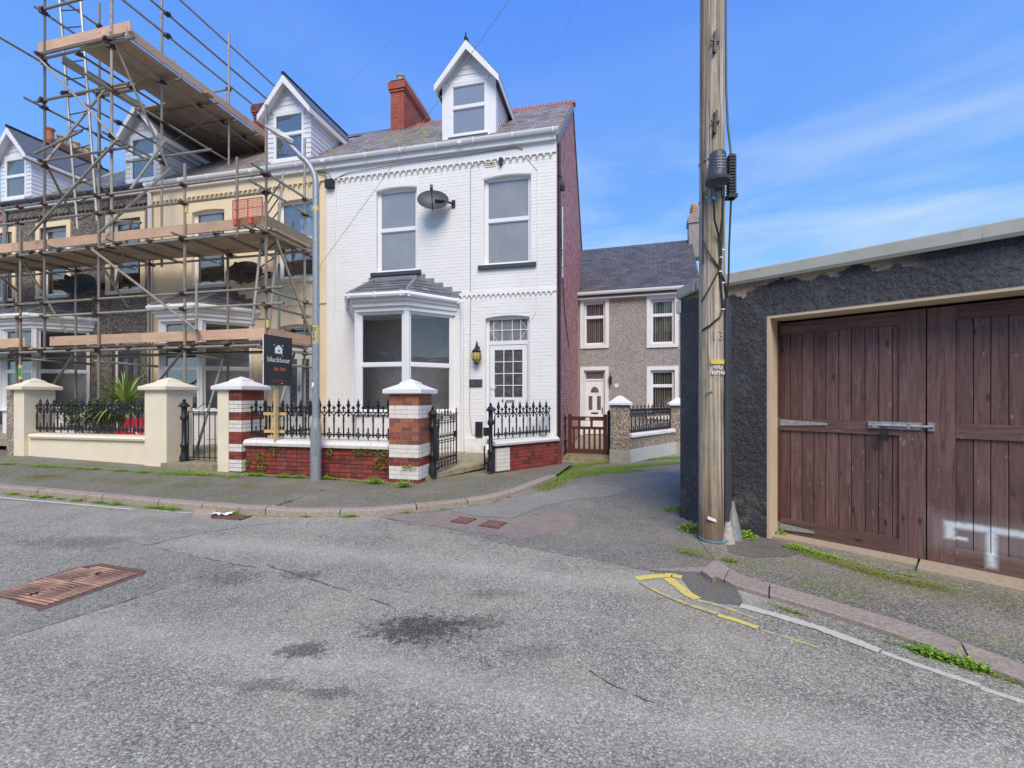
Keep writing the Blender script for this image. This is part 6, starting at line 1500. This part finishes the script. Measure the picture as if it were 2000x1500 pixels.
#PART5
# ================================================================ HOUSE IN THE LANE
A2_ = R(16.9); LFm = TR(2.405, 15.5, 0) @ Matrix.Rotation(-A2_, 4, 'Z')
t = thing('lane_house', 'small pebbledashed cottage with slate roof at the end of the lane', 'house', (1.5, 0, 0), LFm)
E2, V2, Z2 = 5.12, 3.0, 7.55; S2 = (Z2-E2)/V2
opsL = [(.10, .83, 3.36, 4.84, 0), (2.31, 3.06, 3.32, 4.80, 0), (.10, .82, .25, 2.48, 0), (2.31, 3.06, .95, 2.45, 0)]
mb = MB(); wall_with_openings(mb, -1.6, 3.8, -.2, E2, opsL, 0, .14)
mb.add([(3.8, 0, -.2), (3.8, 6, -.2), (3.8, 6, E2), (3.8, 3, Z2-.1), (3.8, 0, E2)], [(0, 1, 2, 3, 4)]); mb.add([(-1.6, 0, -.2), (-1.6, 6, -.2), (-1.6, 6, E2), (-1.6, 3, Z2-.1), (-1.6, 0, E2)], [(4, 3, 2, 1, 0)]); mb.add([(-1.6, 6, -.2), (3.8, 6, -.2), (3.8, 6, E2), (-1.6, 6, E2)], [(0, 3, 2, 1)])
part(t, 'wall', mb, M['pebble']); part(t, 'interior', MB().box(-1.5, 3.7, .45, .5, -.1, E2), M['room'])
r_ = part(t, 'roof', MB().prism([(-.2, E2-.1), (V2, Z2), (6.2, E2-.1), (6.2, E2-.16), (V2, Z2-.1), (-.2, E2-.16)], -1.7, 3.86, 'x'), M['slatelane'])
slates(r_, -.6, 3.86, [], M['slatelane'], 'l', 300, roof=(-.2, E2-.12, S2, V2+.2), pri=lambda q: q[2]+abs(q[0]-2)*.3, w_=.3, g_=.20)
tm = MB().prism([(-.1, -.07), (0, .02), (.1, -.07), (.1, -.04), (0, .05), (-.1, -.04)], 0, .44, 'x').mesh('ridge_tile', M['slatelane'], False)
x = -1.2
while x < 3.5: inst(r_, 'ridge_tile', tm, (x, V2, Z2+.03)); x += .45
part(t, 'gutter', MB().prism([(-.3, E2+.02), (-.3, E2-.04), (-.27, E2-.08), (-.2, E2-.09), (-.18, E2+.02)], -1.7, 3.9, 'x'), M['upvc'], True)
part(t, 'fascia', MB().box(-1.7, 3.86, -.18, -.004, E2-.2, E2-.02), M['whitetrim']); part(t, 'eaves_board', MB().box(-1.6, 3.8, -.03, -.004, E2-.26, E2-.2), simple('tan_board', (.5, .34, .2), .8))
for (a, b, c, d, _), kind in zip(opsL, 'wwdw'):
    s_ = MB(); s_.box(a-.13, a-.003, -.035, 0, c-(.12 if kind == 'w' else 0), d+.13); s_.box(b+.003, b+.12, -.035, 0, c-(.12 if kind == 'w' else 0), d+.13); s_.box(a-.003, b+.003, -.035, 0, d+.003, d+.13)
    if kind == 'w': s_.box(a-.003, b+.003, -.05, .05, c-.12, c-.003)
    part(t, 'surround', s_, M['capwhite'])
    F = MB(); Pn = MB(); F.M = Pn.M = TR(a, .06, 0)
    if kind == 'w':
        window_mb(F, Pn, b-a, c, d, trans=d-.52, fw=.06); f = part(t, 'window_frame', F, M['upvc']); part(f, 'pane', Pn, M['glass'])
        n = 9; L_ = (b-a-.1)/n
        sm = bx(-L_*.36, L_*.36, -.002, .002, 0, d-c-.1).mesh('blind_slat', M['curtain'], False)
        for i in range(n): inst(f, 'blind_slat', sm, (a+.05+(i+.5)*L_, .2, c+.05), rz=R(25))
        part(f, 'room_back', MB().box(a-.1, b+.1, .33, .34, c-.1, d+.1), M['roomdark'])
    else:
        ww = b-a; F.box(0, .05, 0, .07, c, d); F.box(ww-.05, ww, 0, .07, c, d); F.box(.05, ww-.05, 0, .07, 2.13, 2.19); F.box(.05, ww-.05, 0, .07, d-.05, d); Pn.box(.05, ww-.05, .03, .036, 2.19, d-.05)
        f = part(t, 'door_frame', F, M['upvc']); part(f, 'pane', Pn, M['obscure'])
        D = MB(); D.M = TR(a, .06, 0); D.box(.055, ww-.055, .02, .06, c+.03, 2.12)
        for q in ((.13, .31), (ww-.31, ww-.13)): D.box(q[0], q[1], .012, .02, .45, .95)
        d_ = part(t, 'front_door', D, M['upvc'])
        G = MB(); G.M = TR(a, .06, 0); G.box(.15, .28, .012, .022, 1.12, 1.6); G.box(ww-.28, ww-.15, .012, .022, 1.12, 1.6); G.prism([(ww/2+.14*math.cos(k*math.pi/10), 1.72+.2*math.sin(k*math.pi/10)) for k in range(11)], .012, .022); part(d_, 'pane', G, M['obscure'])
        Bm = MB(); Bm.M = TR(a, .06, 0); Bm.box(ww/2-.12, ww/2+.12, .008, .02, .98, 1.03); part(d_, 'letter_plate', Bm, M['iron']); Bm = MB(); Bm.M = TR(a, .06, 0); Bm.box(ww-.11, ww-.085, -.01, .02, 1.0, 1.2); part(d_, 'handle', Bm, M['iron'])
c_ = part(t, 'chimney', MB().box(3.72, 4.2, 2.72, 3.3, 6.9, 8.35).box(3.68, 4.24, 2.68, 3.34, 8.2, 8.42).prism([(3.68, 8.42), (4.24, 8.42), (4.12, 8.55), (3.8, 8.55)], 2.7, 3.3), M['pebble'])
for v in (2.85, 3.15): part(c_, 'chimney_pot', MB().lathe([(.13, 8.5), (.12, 8.55), (.15, 8.57), (.12, 8.61), (.15, 8.67), (.12, 8.71), (.15, 8.77), (.13, 8.93), (.1, 8.93)], 10, (3.93, v)), M['pot'], True)
tl = thing('wall_lantern', 'small black lantern on the lane house right of its door', 'lantern', (.92+.1, -.05, 2.1), LFm)
part(tl, 'body', MB().lathe([(0, 1.98), (.04, 2.0), (.055, 2.12), (.05, 2.2), (.07, 2.22), (0, 2.32)], 6, (1.0, -.1)), M['iron']); part(tl, 'arm', MB().path([(1.0, -.03, 2.34), (1.0, -.1, 2.38), (1.0, -.1, 2.3)], .01, 5), M['iron'])
solo('house_plaque', 'round white house plaque on the pebbledash beside the lantern', 'plaque', MB().lathe([(.075, 0), (.07, .01), (.0, .012)], 16), M['capwhite'], LFm @ TR(1.2, -.012, 1.95) @ Matrix.Rotation(R(90), 4, 'X'))
# its front wall, piers, railing and gate
WV1 = Vector((2.83, 10.62)); WV2 = Vector((4.5, 12.35))
def pier2(label, X, Y, rot, s_, zt):
    F = TR(X, Y, 0) @ Matrix.Rotation(rot, 4, 'Z'); q = thing('garden_pier', label, 'pier', (0, 0, 0), F, 'pebbledashed piers of the lane house')
    part(q, 'shaft', MB().box(-s_/2, s_/2, -s_/2, s_/2, .32, zt), M['pebblepier']); part(q, 'plinth', MB().box(-s_/2-.02, s_/2+.02, -s_/2-.02, s_/2+.02, -.1, .32), M['cement'])
    h = s_/2+.07; c = MB(); lv = [(h, zt), (h, zt+.05), (h*.55, zt+.13), (h*.5, zt+.15), (.03, zt+.22)]
    c.add([p for a, z in lv for p in ((-a, -a, z), (a, -a, z), (a, a, z), (-a, a, z))], [(3, 2, 1, 0)]+[(k*4+i, k*4+(i+1) % 4, k*4+4+(i+1) % 4, k*4+4+i) for k in range(4) for i in range(4)]+[(16, 17, 18, 19)]); part(q, 'cap', c, M['capwhite'], False)
pier2('pebbledashed pier with white pyramid cap beside the brown picket gate', 2.60, 10.72, R(-14), .44, 1.38)
pier2('pebbledashed pier at the far end of the lane house railing', 4.66, 12.55, R(-14), .40, 1.33)
dv = WV2-WV1; LWF = TR(WV1.x, WV1.y, 0) @ Matrix.Rotation(math.atan2(dv.y, dv.x), 4, 'Z'); lw = dv.length
t = thing('garden_wall', 'low pebbledashed wall with pale concrete base in the lane', 'garden wall', (lw/2, 0, 0), LWF)
part(t, 'pebbledash_band', MB().box(0, lw, 0, .2, .3, .60), M['pebblepier']); part(t, 'concrete_base', MB().box(-.1, lw+.1, -.04, .22, -.1, .31), simple('pale_concrete', (.5, .5, .48), .9, var=.1, sc=4, bump=.3, dirt=((.25, .26, .2), 4, .58)))
for i in range(3): part(t, 'coping_stone', MB().prism([(-.05, .60), (-.05, .65), (0, .69), (.2, .69), (.25, .65), (.25, .60)], i*lw/3+.002, (i+1)*lw/3-.002, 'x'), M['copingwhite'])
railing('black iron railing on the pebbledashed wall in the lane', LWF @ TR(.02, .1, 0), lw-.05, .62, sp=.2)
PG1, PG2 = (1.42, 11.25), (2.33, 10.93); GGF = ang_frame(PG1, PG2); lg = math.hypot(PG2[0]-PG1[0], PG2[1]-PG1[1])
t = thing('picket_gate', 'dark brown timber picket gate between the red gable and the pier', 'gate', (lg/2, 0, .15), GGF)
for x in (0, lg-.09): part(t, 'stile', MB().box(x, x+.09, -.025, .025, .16, 1.14), M['gatebrown'])
for z0, z1 in ((.17, .27), (.76, .83), (.98, 1.08)): part(t, 'rail', MB().box(.09, lg-.09, -.02, .02, z0, z1), M['gatebrown'])
for i in range(6): x = .12+i*(lg-.24)/5.6; part(t, 'picket', MB().box(x, x+.05, -.012, .012, .27, .76), M['gatebrown'])
for i in (1, 3): x = .1+i*(lg-.2)/5; part(t, 'picket', MB().box(x, x+.06, -.0125, .0125, .83, .98), M['gatebrown'])
part(t, 'name_plate', MB().box(lg*.46, lg*.56, -.03, -.022, .99, 1.05), M['inkwhite'])
t = thing('gate_post', 'dark gate post standing against the lane house pier', 'gate post', (lg+.04, 0, .1), GGF); part(t, 'shaft', MB().box(lg+.01, lg+.08, -.035, .035, .1, 1.15), M['iron']); part(t, 'finial', MB().lathe([(.03, 1.15), (.05, 1.18), (0, 1.26)], 6, (lg+.045, 0)), M['iron'])
t = thing('stone_steps', 'two worn stone steps under the brown picket gate', 'steps', (lg/2, 0, 0), GGF)
part(t, 'step', MB().box(-.25, lg+.1, -.28, .3, -.05, .07), M['slab']); part(t, 'step', MB().box(-.22, lg+.1, -.12, .5, .07, .145), M['slab'])
mb = MB(); mb.add([(1.5, 11.3, .14), (2.5, 11.0, .14), (4.6, 12.6, .2), (6.5, 14.2, .25), (2.4, 15.45, .25), (2.0, 14, .2)], [(0, 1, 2, 3, 4, 5)]); struct('garden_ground', mb, M['slab'])

# ================================================================ IRONWORK IN THE ROAD
def poly_to_ground(px, dz=.0): return [gp(x, y)+Vector((0, 0, dz)) for x, y in px]
P1, P2 = gp(80, 1192), gp(291, 1118); ex = (P2-P1).normalized(); ey = Vector((-ex.y, ex.x, 0)); S_ = .74
MF = Matrix(((ex.x, ey.x, 0, P1.x), (ex.y, ey.y, 0, P1.y), (0, 0, 1, P1.z), (0, 0, 0, 1)))
t = thing('manhole_cover', 'large rusty square access cover with a wavy tread in the road', 'manhole cover', (S_/2, S_/2, 0), MF)
part(t, 'frame', MB().prism([(-.0, -.0), (S_-.06, 0), (S_, .06), (S_, S_-.1), (S_-.12, S_), (.0, S_)], -.01, .006, 'z'), M['rust'])
part(t, 'surround', MB().prism([(-.02, -.02), (S_-.05, -.02), (S_+.02, .05), (S_+.02, S_-.09), (S_-.11, S_+.02), (-.02, S_+.02)], -.01, .0035, 'z'), M['tar'])
part(t, 'lid', MB().prism([(.03, .03), (S_-.075, .03), (S_-.03, .075), (S_-.03, S_-.11), (S_-.13, S_-.03), (.03, S_-.03)], .006, .0085, 'z'), simple('rusty_lid', (.13, .065, .045), .85, .1, var=.4, sc=20, bump=.5, bs=90))
ri = MB(); rr_ = random.Random(5); cxs = (S_*.30, S_*.70)
x = .06
while x < S_-.05:
    y = .06
    while y < S_-.05:
        if not (x > S_-.11 and y > S_-.14) and x+y*0 < S_-.05:
            cc = min(((cx_, S_/2) for cx_ in cxs), key=lambda p: (p[0]-x)**2+(p[1]-y)**2); a = math.atan2(y-cc[1], x-cc[0])+math.pi/2+.5*math.sin(14*math.hypot(x-cc[0], y-cc[1]))
            dx, dy = .0145*math.cos(a), .0145*math.sin(a); px_n, py_n = -math.sin(a)*.0055, math.cos(a)*.0055
            ri.add([(x-dx-px_n, y-dy-py_n, .0085), (x+dx-px_n, y+dy-py_n, .0085), (x+dx+px_n, y+dy+py_n, .0085), (x-dx+px_n, y-dy+py_n, .0085), (x-dx*.8, y-dy*.8, .016), (x+dx*.8, y+dy*.8, .016)], [(0, 1, 5, 4), (2, 3, 4, 5), (1, 2, 5), (3, 0, 4)])
        y += .026+rr_.uniform(-.001, .001)
    x += .034
part(t, 'tread', ri, simple('worn_tread', (.36, .22, .155), .6, .15, var=.35, sc=14, bump=.3, dirt=((.5, .38, .2), 9, .6)), False, stuff=True)
for x_ in (.12, S_-.2): part(t, 'keyhole', MB().box(x_, x_+.05, S_/2-.02, S_/2+.02, .0087, .0165), M['ink'])
# gully grate at the kerb
a, b, c, d = gp(405, 1012), gp(470, 1017), gp(492, 1009), gp(430, 1004)
t = thing('drain_grate', 'iron gully grate against the kerb with litter caught on it', 'drain', tuple((a+b+c+d)/4))
def quad(p, q, r_, s_, z0, z1): 
    m_ = MB(); m_.add([(v.x, v.y, v.z+z) for z in (z0, z1) for v in (p, q, r_, s_)], [(3, 2, 1, 0), (4, 5, 6, 7), (0, 1, 5, 4), (1, 2, 6, 5), (2, 3, 7, 6), (3, 0, 4, 7)]); return m_
part(t, 'sump', quad(a, b, c, d, .001, .005), M['ink'])
for i in range(7):
    f0, f1 = i/7+.01, i/7+.075; part(t, 'grate_bar', quad(a.lerp(d, f0), b.lerp(c, f0), b.lerp(c, f1), a.lerp(d, f1), .002, .016), M['rust'])
part(t, 'grate_frame', quad(a, b, b.lerp(c, .05), a.lerp(d, .05), .002, .018), M['rust']); part(t, 'grate_frame', quad(b.lerp(a, .05), b, c, c.lerp(d, .05), .002, .018), M['rust'])
s4 = [gp(375, 1011), gp(412, 1013), gp(425, 1000), gp(385, 998)]; solo('kerb_block', 'broken concrete block beside the gully grate', 'block', quad(*s4, 0, .035), M['threshold'])
# litter
mb = MB(); cpt = gp(432, 1008); rr_ = random.Random(2); n = 9; vs = []
for i in range(n):
    for j in range(5): vs.append((cpt.x+(i/(n-1)-.5)*.28, cpt.y+(j/4-.5)*.10, cpt.z+.02+.03*rr_.random()))
mb.add(vs, [(i*5+j, (i+1)*5+j, (i+1)*5+j+1, i*5+j+1) for i in range(n-1) for j in range(4)]); solo('plastic_litter', 'crumpled white plastic bag lying on the gully grate', 'litter', mb, M['canopy'])
for (x, y, s_) in ((905, 1018, .11), (963, 1026, .12)):
    p = gp(x, y); m_ = MB(); m_.box(-s_, s_, -s_*.9, s_*.9, .012, .021); F = TR(p.x, p.y, p.z) @ Matrix.Rotation(R(-25), 4, 'Z')
    tt_ = thing('stop_tap_cover', 'small rusty square cover in the brown patch, '+('left one' if x < 930 else 'right one'), 'access cover', (0, 0, .01), F, 'small square covers in the lane mouth')
    part(tt_, 'lid', m_, M['rust']); part(tt_, 'rim', MB().box(-s_-.015, s_+.015, -s_*.9-.015, -s_*.9-.003, .008, .023).box(-s_-.015, s_+.015, s_*.9+.003, s_*.9+.015, .008, .023), M['rust'])

# ================================================================ PLANTS
def leaves(pts, size, mb, flat=.5, rr=random):
    for p in pts:
        s_ = size*rr.uniform(.6, 1.3); a = rr.uniform(0, 6.28); tl_ = rr.uniform(-.2, 1.1)*flat
        d = Vector((math.cos(a), math.sin(a), math.sin(tl_))).normalized(); e = d.cross(Vector((rr.uniform(-.3, .3), rr.uniform(-.3, .3), 1))).normalized(); p = Vector(p)
        q = p+d*s_; m_ = p+d*s_*.55+Vector((0, 0, s_*.12))
        mb.add([p, m_+e*s_*.32, q, m_-e*s_*.32], [(0, 1, 2, 3)])
def scatter_line(name, px, dens, size, wd, mat, h=.03, z=0, clump=True, world=None):
    pts = world if world else [gp(x, y, z) for x, y in px]; mb = MB(); L_ = sum((pts[i+1]-pts[i]).length for i in range(len(pts)-1)); n = min(int(L_*dens), 16000); out_ = []
    cs = [(random.random(), random.uniform(.012, .075)/max(L_, .3), random.choice((.5, 1, 1, 1.8))) for _ in range(max(3, int(L_*3.2)))]
    for _ in range(n):
        k_ = 1
        if clump and random.random() < .88: c0_ = random.choice(cs); t_ = random.gauss(c0_[0], c0_[1]); k_ = c0_[2]
        else: t_ = random.random(); k_ = .6
        p = along(pts, min(max(t_, 0), 1)); out_.append((p.x+random.gauss(0, wd)*k_, p.y+random.gauss(0, wd)*k_, p.z+abs(random.gauss(0, h))*k_))
    leaves(out_, size, mb); return struct(name, mb, mat, 'stuff', False)
def lab(o, l): return o
scatter_line('moss', [(0, 964), (240, 987), (475, 1007), (605, 1010), (700, 1009)], 1900, .017, .020, M['weed'], .010)
scatter_line('moss', [(700, 1009), (860, 996), (960, 983), (1087, 938)], 500, .012, .014, M['moss'], .006)
scatter_line('moss', [(0, 905), (130, 913), (290, 922), (430, 928), (480, 932)], 3000, .017, .05, M['weed'], .006, z=.105)
scatter_line('weeds', [(480, 928), (600, 934), (640, 936), (755, 944), (800, 950)], 2200, .024, .03, M['weed'], .02, z=.1)
scatter_line('weeds', [(950, 945), (1000, 937), (1075, 912)], 700, .016, .05, M['moss'], .012, z=.06)
for q_ in ([(1085, 935), (1105, 912), (1180, 903), (1328, 893)], [(1100, 925), (1190, 915), (1328, 903)], [(1060, 957), (1095, 935), (1160, 925), (1250, 918)]):
    scatter_line('grass', q_, 5200 if q_[0][0] > 1070 else 900, .020, .13, M['weed'], .010, clump=q_[0][0] < 1070)
    scatter_line('moss', q_, 3600, .017, .20, M['moss'], .004, clump=False)
scatter_line('moss', [(1295, 998), (1330, 992), (1332, 1006)], 1600, .022, .06, M['weed'], .012, clump=False)
scatter_line('moss', [(1530, 1064), (1640, 1092), (1760, 1120), (1800, 1128)], 2600, .015, .022, M['weed'], .008, z=.02)
scatter_line('moss', [(1560, 1075), (1640, 1100), (1750, 1130), (1850, 1150)], 7000, .009, .085, M['moss'], .003, z=.02, clump=False)
scatter_line('moss', [(1320, 1070), (1390, 1090), (1440, 1095)], 2600, .012, .05, M['moss'], .004, z=.02)
scatter_line('grass', [(1735, 1253), (1820, 1282), (1900, 1306), (2020, 1348)], 2200, .018, .014, M['weed'], .015)
scatter_line('grass', [(1420, 1150), (1520, 1187), (1640, 1222)], 500, .013, .02, M['moss'], .006)
def bush(name, label, cat, p, r, n, size, mat, h=1.):
    mb = MB(); pts = []
    for _ in range(n):
        a = random.uniform(0, 6.28); q = r*math.sqrt(random.random()); pts.append((p[0]+q*math.cos(a), p[1]+q*math.sin(a), p[2]+r*h*(1-(q/r)**2)*random.uniform(.2, 1)))
    leaves(pts, size, mb, .9); return solo(name, label, cat, mb, mat)
bush('weed_clump', 'bright green weed clump left of the wooden pole foot', 'weed', gp(1348, 1036), .12, 260, .035, M['weed'], .9)
bush('weed_clump', 'bright green weed clump between the pole and the gate jamb', 'weed', gp(1460, 1052), .11, 260, .034, M['weed'], .8)
bush('weed_clump', 'bright green weed clump at the gate jamb corner', 'weed', gp(1524, 1048), .09, 200, .03, M['weed'], .7)
bush('weed_clump', 'green weeds beside the black post in the white house gateway', 'weed', W(-1.2, -.9, .25), .12, 150, .04, M['weed'], .8)
bush('weed_clump', 'small green plant growing on the splayed wall top near the gable', 'weed', W(-.25, -.35, .72), .08, 90, .03, M['weed'], 1)
# ivy on the brick garden wall
def ivy(label, c, ru, rz, n, u0=0, mat='ivy'):
    mb = MB(); pts = []
    for _ in range(n):
        a = random.uniform(0, 6.28); q = math.sqrt(random.random()); pts.append((c[0]+ru*q*math.cos(a), c[1]-random.uniform(.005, .06), c[2]+rz*q*math.sin(a)))
    leaves(pts, .036, mb, .8); solo('ivy', label, 'ivy', mb, M[mat], TF)
for lb, px, py, ru, rz, n, m_ in (('ivy patch growing up from the pavement at the left of the brick wall', 511, 908, .13, .26, 230, 'ivy'), ('yellowish ivy sprig under the coping left of the lamp post', 535, 882, .07, .12, 60, 'ivy'), ('ivy hanging below the coping just right of the lamp post', 647, 881, .07, .10, 60, 'ivy'),
        ('wide ivy patch hanging below the coping near the right pier', 711, 882, .22, .08, 170, 'ivy'), ('ivy patch high against the banded pier', 750, 884, .10, .09, 110, 'ivy'), ('ivy clump lower down beside the banded pier', 745, 906, .13, .12, 160, 'ivy'), ('ivy trailing low on the wall in line with the left brick end', 484, 905, .04, .12, 60, 'ivy')):
    u, z = fv(px, py, -2.63); ivy(lb, (u, -2.63, z), ru, rz, n, 0, m_)
u, z = fv(800, 912, -2.71); ivy('thin ivy strand across the white band low on the right pier', (u, -2.71, z), .18, .03, 60)
scatter_line('moss', [(660, 949), (600, 968), (540, 988)], 1500, .012, .012, M['moss'], .005, z=.09)
scatter_line('moss', [(560, 945), (480, 960), (380, 975)], 600, .011, .10, M['moss'], .003, z=.104)
scatter_line('moss', [(0, 925), (150, 935), (330, 945), (500, 950)], 1400, .012, .16, M['moss'], .003, z=.104)
# cordyline in the cream garden
cu, cv_ = fv(245, 790, -1.95)[0], -1.95; base = Vector((cu, cv_, 1.28))
t = thing('cordyline', 'spiky green cordyline plant behind the cream wall railing', 'plant', (cu, cv_, .3), TF)
part(t, 'trunk', MB().path([(cu, cv_, .2), (cu+.02, cv_, .8), (cu, cv_, 1.3)], [.06, .05, .045], 8), M['pole'])
def blade(L_, az, el, mat, w_=.018):
    mb = MB(); vs = []; n = 7
    d = Vector((math.cos(az), math.sin(az), 0)); sd = Vector((-math.sin(az), math.cos(az), 0)); p = base.copy(); e = el
    for i in range(n+1):
        w__ = w_*(1-(i/n)**2)+.001; vs += [p+sd*w__, p-sd*w__+Vector((0, 0, .0))]; p = p+(d*math.cos(e)+Vector((0, 0, 1))*math.sin(e))*L_/n; e -= (.10+.35*(1-el/1.5)*.5)
    mb.add(vs, [(2*i, 2*i+1, 2*i+3, 2*i+2) for i in range(n)]); part(t, 'leaf', mb, mat, False)
for i in range(120): blade(random.uniform(.65, 1.1), random.uniform(0, 6.28), random.uniform(.25, 1.5), M['palm'], .024)
for i in range(26): blade(random.uniform(.5, .75), random.uniform(0, 6.28), random.uniform(-.9, -.1), M['dryleaf'] if i % 2 else M['palm'])
def shrub(label, u0, u1, v, z0, z1, n, size=.06):
    mb = MB(); pts = []; rr = random.Random(9)
    cl = [(rr.uniform(u0, u1), v+rr.uniform(-.2, .2), rr.uniform(z0+.2, z1-.08), rr.uniform(.1, .22)) for _ in range(26)]
    for _ in range(n):
        c = rr.choice(cl); q = Vector((rr.gauss(0, 1), rr.gauss(0, 1), rr.gauss(0, 1))).normalized()*c[3]*rr.uniform(.6, 1); pts.append((c[0]+q.x, c[1]+q.y, c[2]+q.z*.8))
    leaves(pts, size, mb, .8); t = thing('shrub', label, 'shrub', ((u0+u1)/2, v, .3), TF); part(t, 'foliage', mb, M['shrub'], False)
    st_ = MB()
    for c in cl[:14]: st_.path([((u0+u1)/2+(c[0]-(u0+u1)/2)*.5, v, z0-.1), (c[0], c[1], c[2])], .012, 4)
    part(t, 'stem', st_, M['deck'], stuff=True)
shrub('low green leafy shrub behind the railing, left of the cordyline', -11.0, -9.2, -2.05, .7, 1.52, 4200)
u0 = fv(228, 830, -2.25)[0]; u1 = fv(282, 830, -2.25)[0]
t = thing('red_bag', 'red fabric bag with a white stripe lying behind the cream wall railing', 'bag', ((u0+u1)/2, -2.2, .6), TF)
prof = []; n = 14; vs = []
for i in range(n+1):
    a = i/n; x = u0-.1+(u1-u0+.35)*a; hgt = .55+.62*math.sin(a*math.pi*.9+.25)*(.93+.05*math.sin(a*23))
    for j, (y, k_) in enumerate(((-2.32, 0), (-2.36, .35), (-2.32, .7), (-2.22, 1), (-2.05, .9), (-1.95, .3))): vs.append((x, y+.02*math.sin(i*2.1+j), .5+(hgt-.5)*k_))
mb = MB(); mb.add(vs, [(i*6+j, (i+1)*6+j, (i+1)*6+j+1, i*6+j+1) for i in range(n) for j in range(5)]); part(t, 'cloth', mb, M['red'], True)
mb = MB(); mb.add([(v[0], v[1]-.006, v[2]+.01) for i in range(6, 15) for v in (vs[i*6+1], vs[i*6+2])], []); mb.f = []
sv = []
for i in range(7, 15):
    a_, b_ = Vector(vs[i*6+1]), Vector(vs[i*6+2]); sv += [a_.lerp(b_, .55)+Vector((0, -.012, 0)), a_.lerp(b_, .85)+Vector((0, -.012, 0))]
mb = MB(); mb.add(sv, [(2*i, 2*i+1, 2*i+3, 2*i+2) for i in range(7)]); part(t, 'white_stripe', mb, M['inkwhite'], False)
# dried flowers behind the open gate
mb = MB(); b_ = W(-2.0, -2.0, .9)
for _ in range(60): mb.tube(b_+Vector((random.gauss(0, .02), random.gauss(0, .02), random.uniform(-.2, .3))), b_+Vector((random.gauss(0, .05), random.gauss(0, .04), random.uniform(0, .55))), .004, 3)
solo('dried_grass', 'pale dried grass stalks behind the black gate post and banded pier', 'dried plant', mb, M['dryleaf'])
# small plant behind the lane railing
mb = MB(); c_ = Vector((3.6, 11.75, .95)); leaves([tuple(c_+Vector((random.gauss(0, .25), random.gauss(0, .15), random.gauss(0, .1)))) for _ in range(260)], .06, mb, .9)
solo('small_shrub', 'low reddish shrub behind the lane house railing', 'shrub', mb, m_leaf('red_leaf', (.12, .04, .03), (.2, .16, .05)))
# ================================================================ ACROSS THE ROAD (seen only as reflections in the glass)
OF = TR(-3, -11, 0) @ Matrix.Rotation(-AT, 4, 'Z'); t = thing('opposite_terrace', 'plain pebbledashed terrace across the road, mirrored in the window glass', 'terrace', (0, 0, 0), OF)
mb = MB(); mb.box(-18, 16, -7, 0, -.2, 7.3); part(t, 'wall', mb, m_pebble('opposite_pebbledash', (.3, .26, .23), (.42, .37, .33), (.55, .5, .45), 30))
part(t, 'roof', MB().prism([(.3, 7.2), (.3, 7.3), (-3.5, 9.9), (-7.3, 7.3), (-7.3, 7.2)], -18.2, 16.2, 'x'), M['slateblue'])
for i in range(8):
    for z in (.9, 3.3):
        x = -16+i*4.2; part(t, 'window', MB().box(x, x+1.1, 0, .05, z, z+1.4), M['upvc']); part(t, 'pane', MB().box(x+.08, x+1.02, .05, .06, z+.08, z+1.32), M['roomdark'])
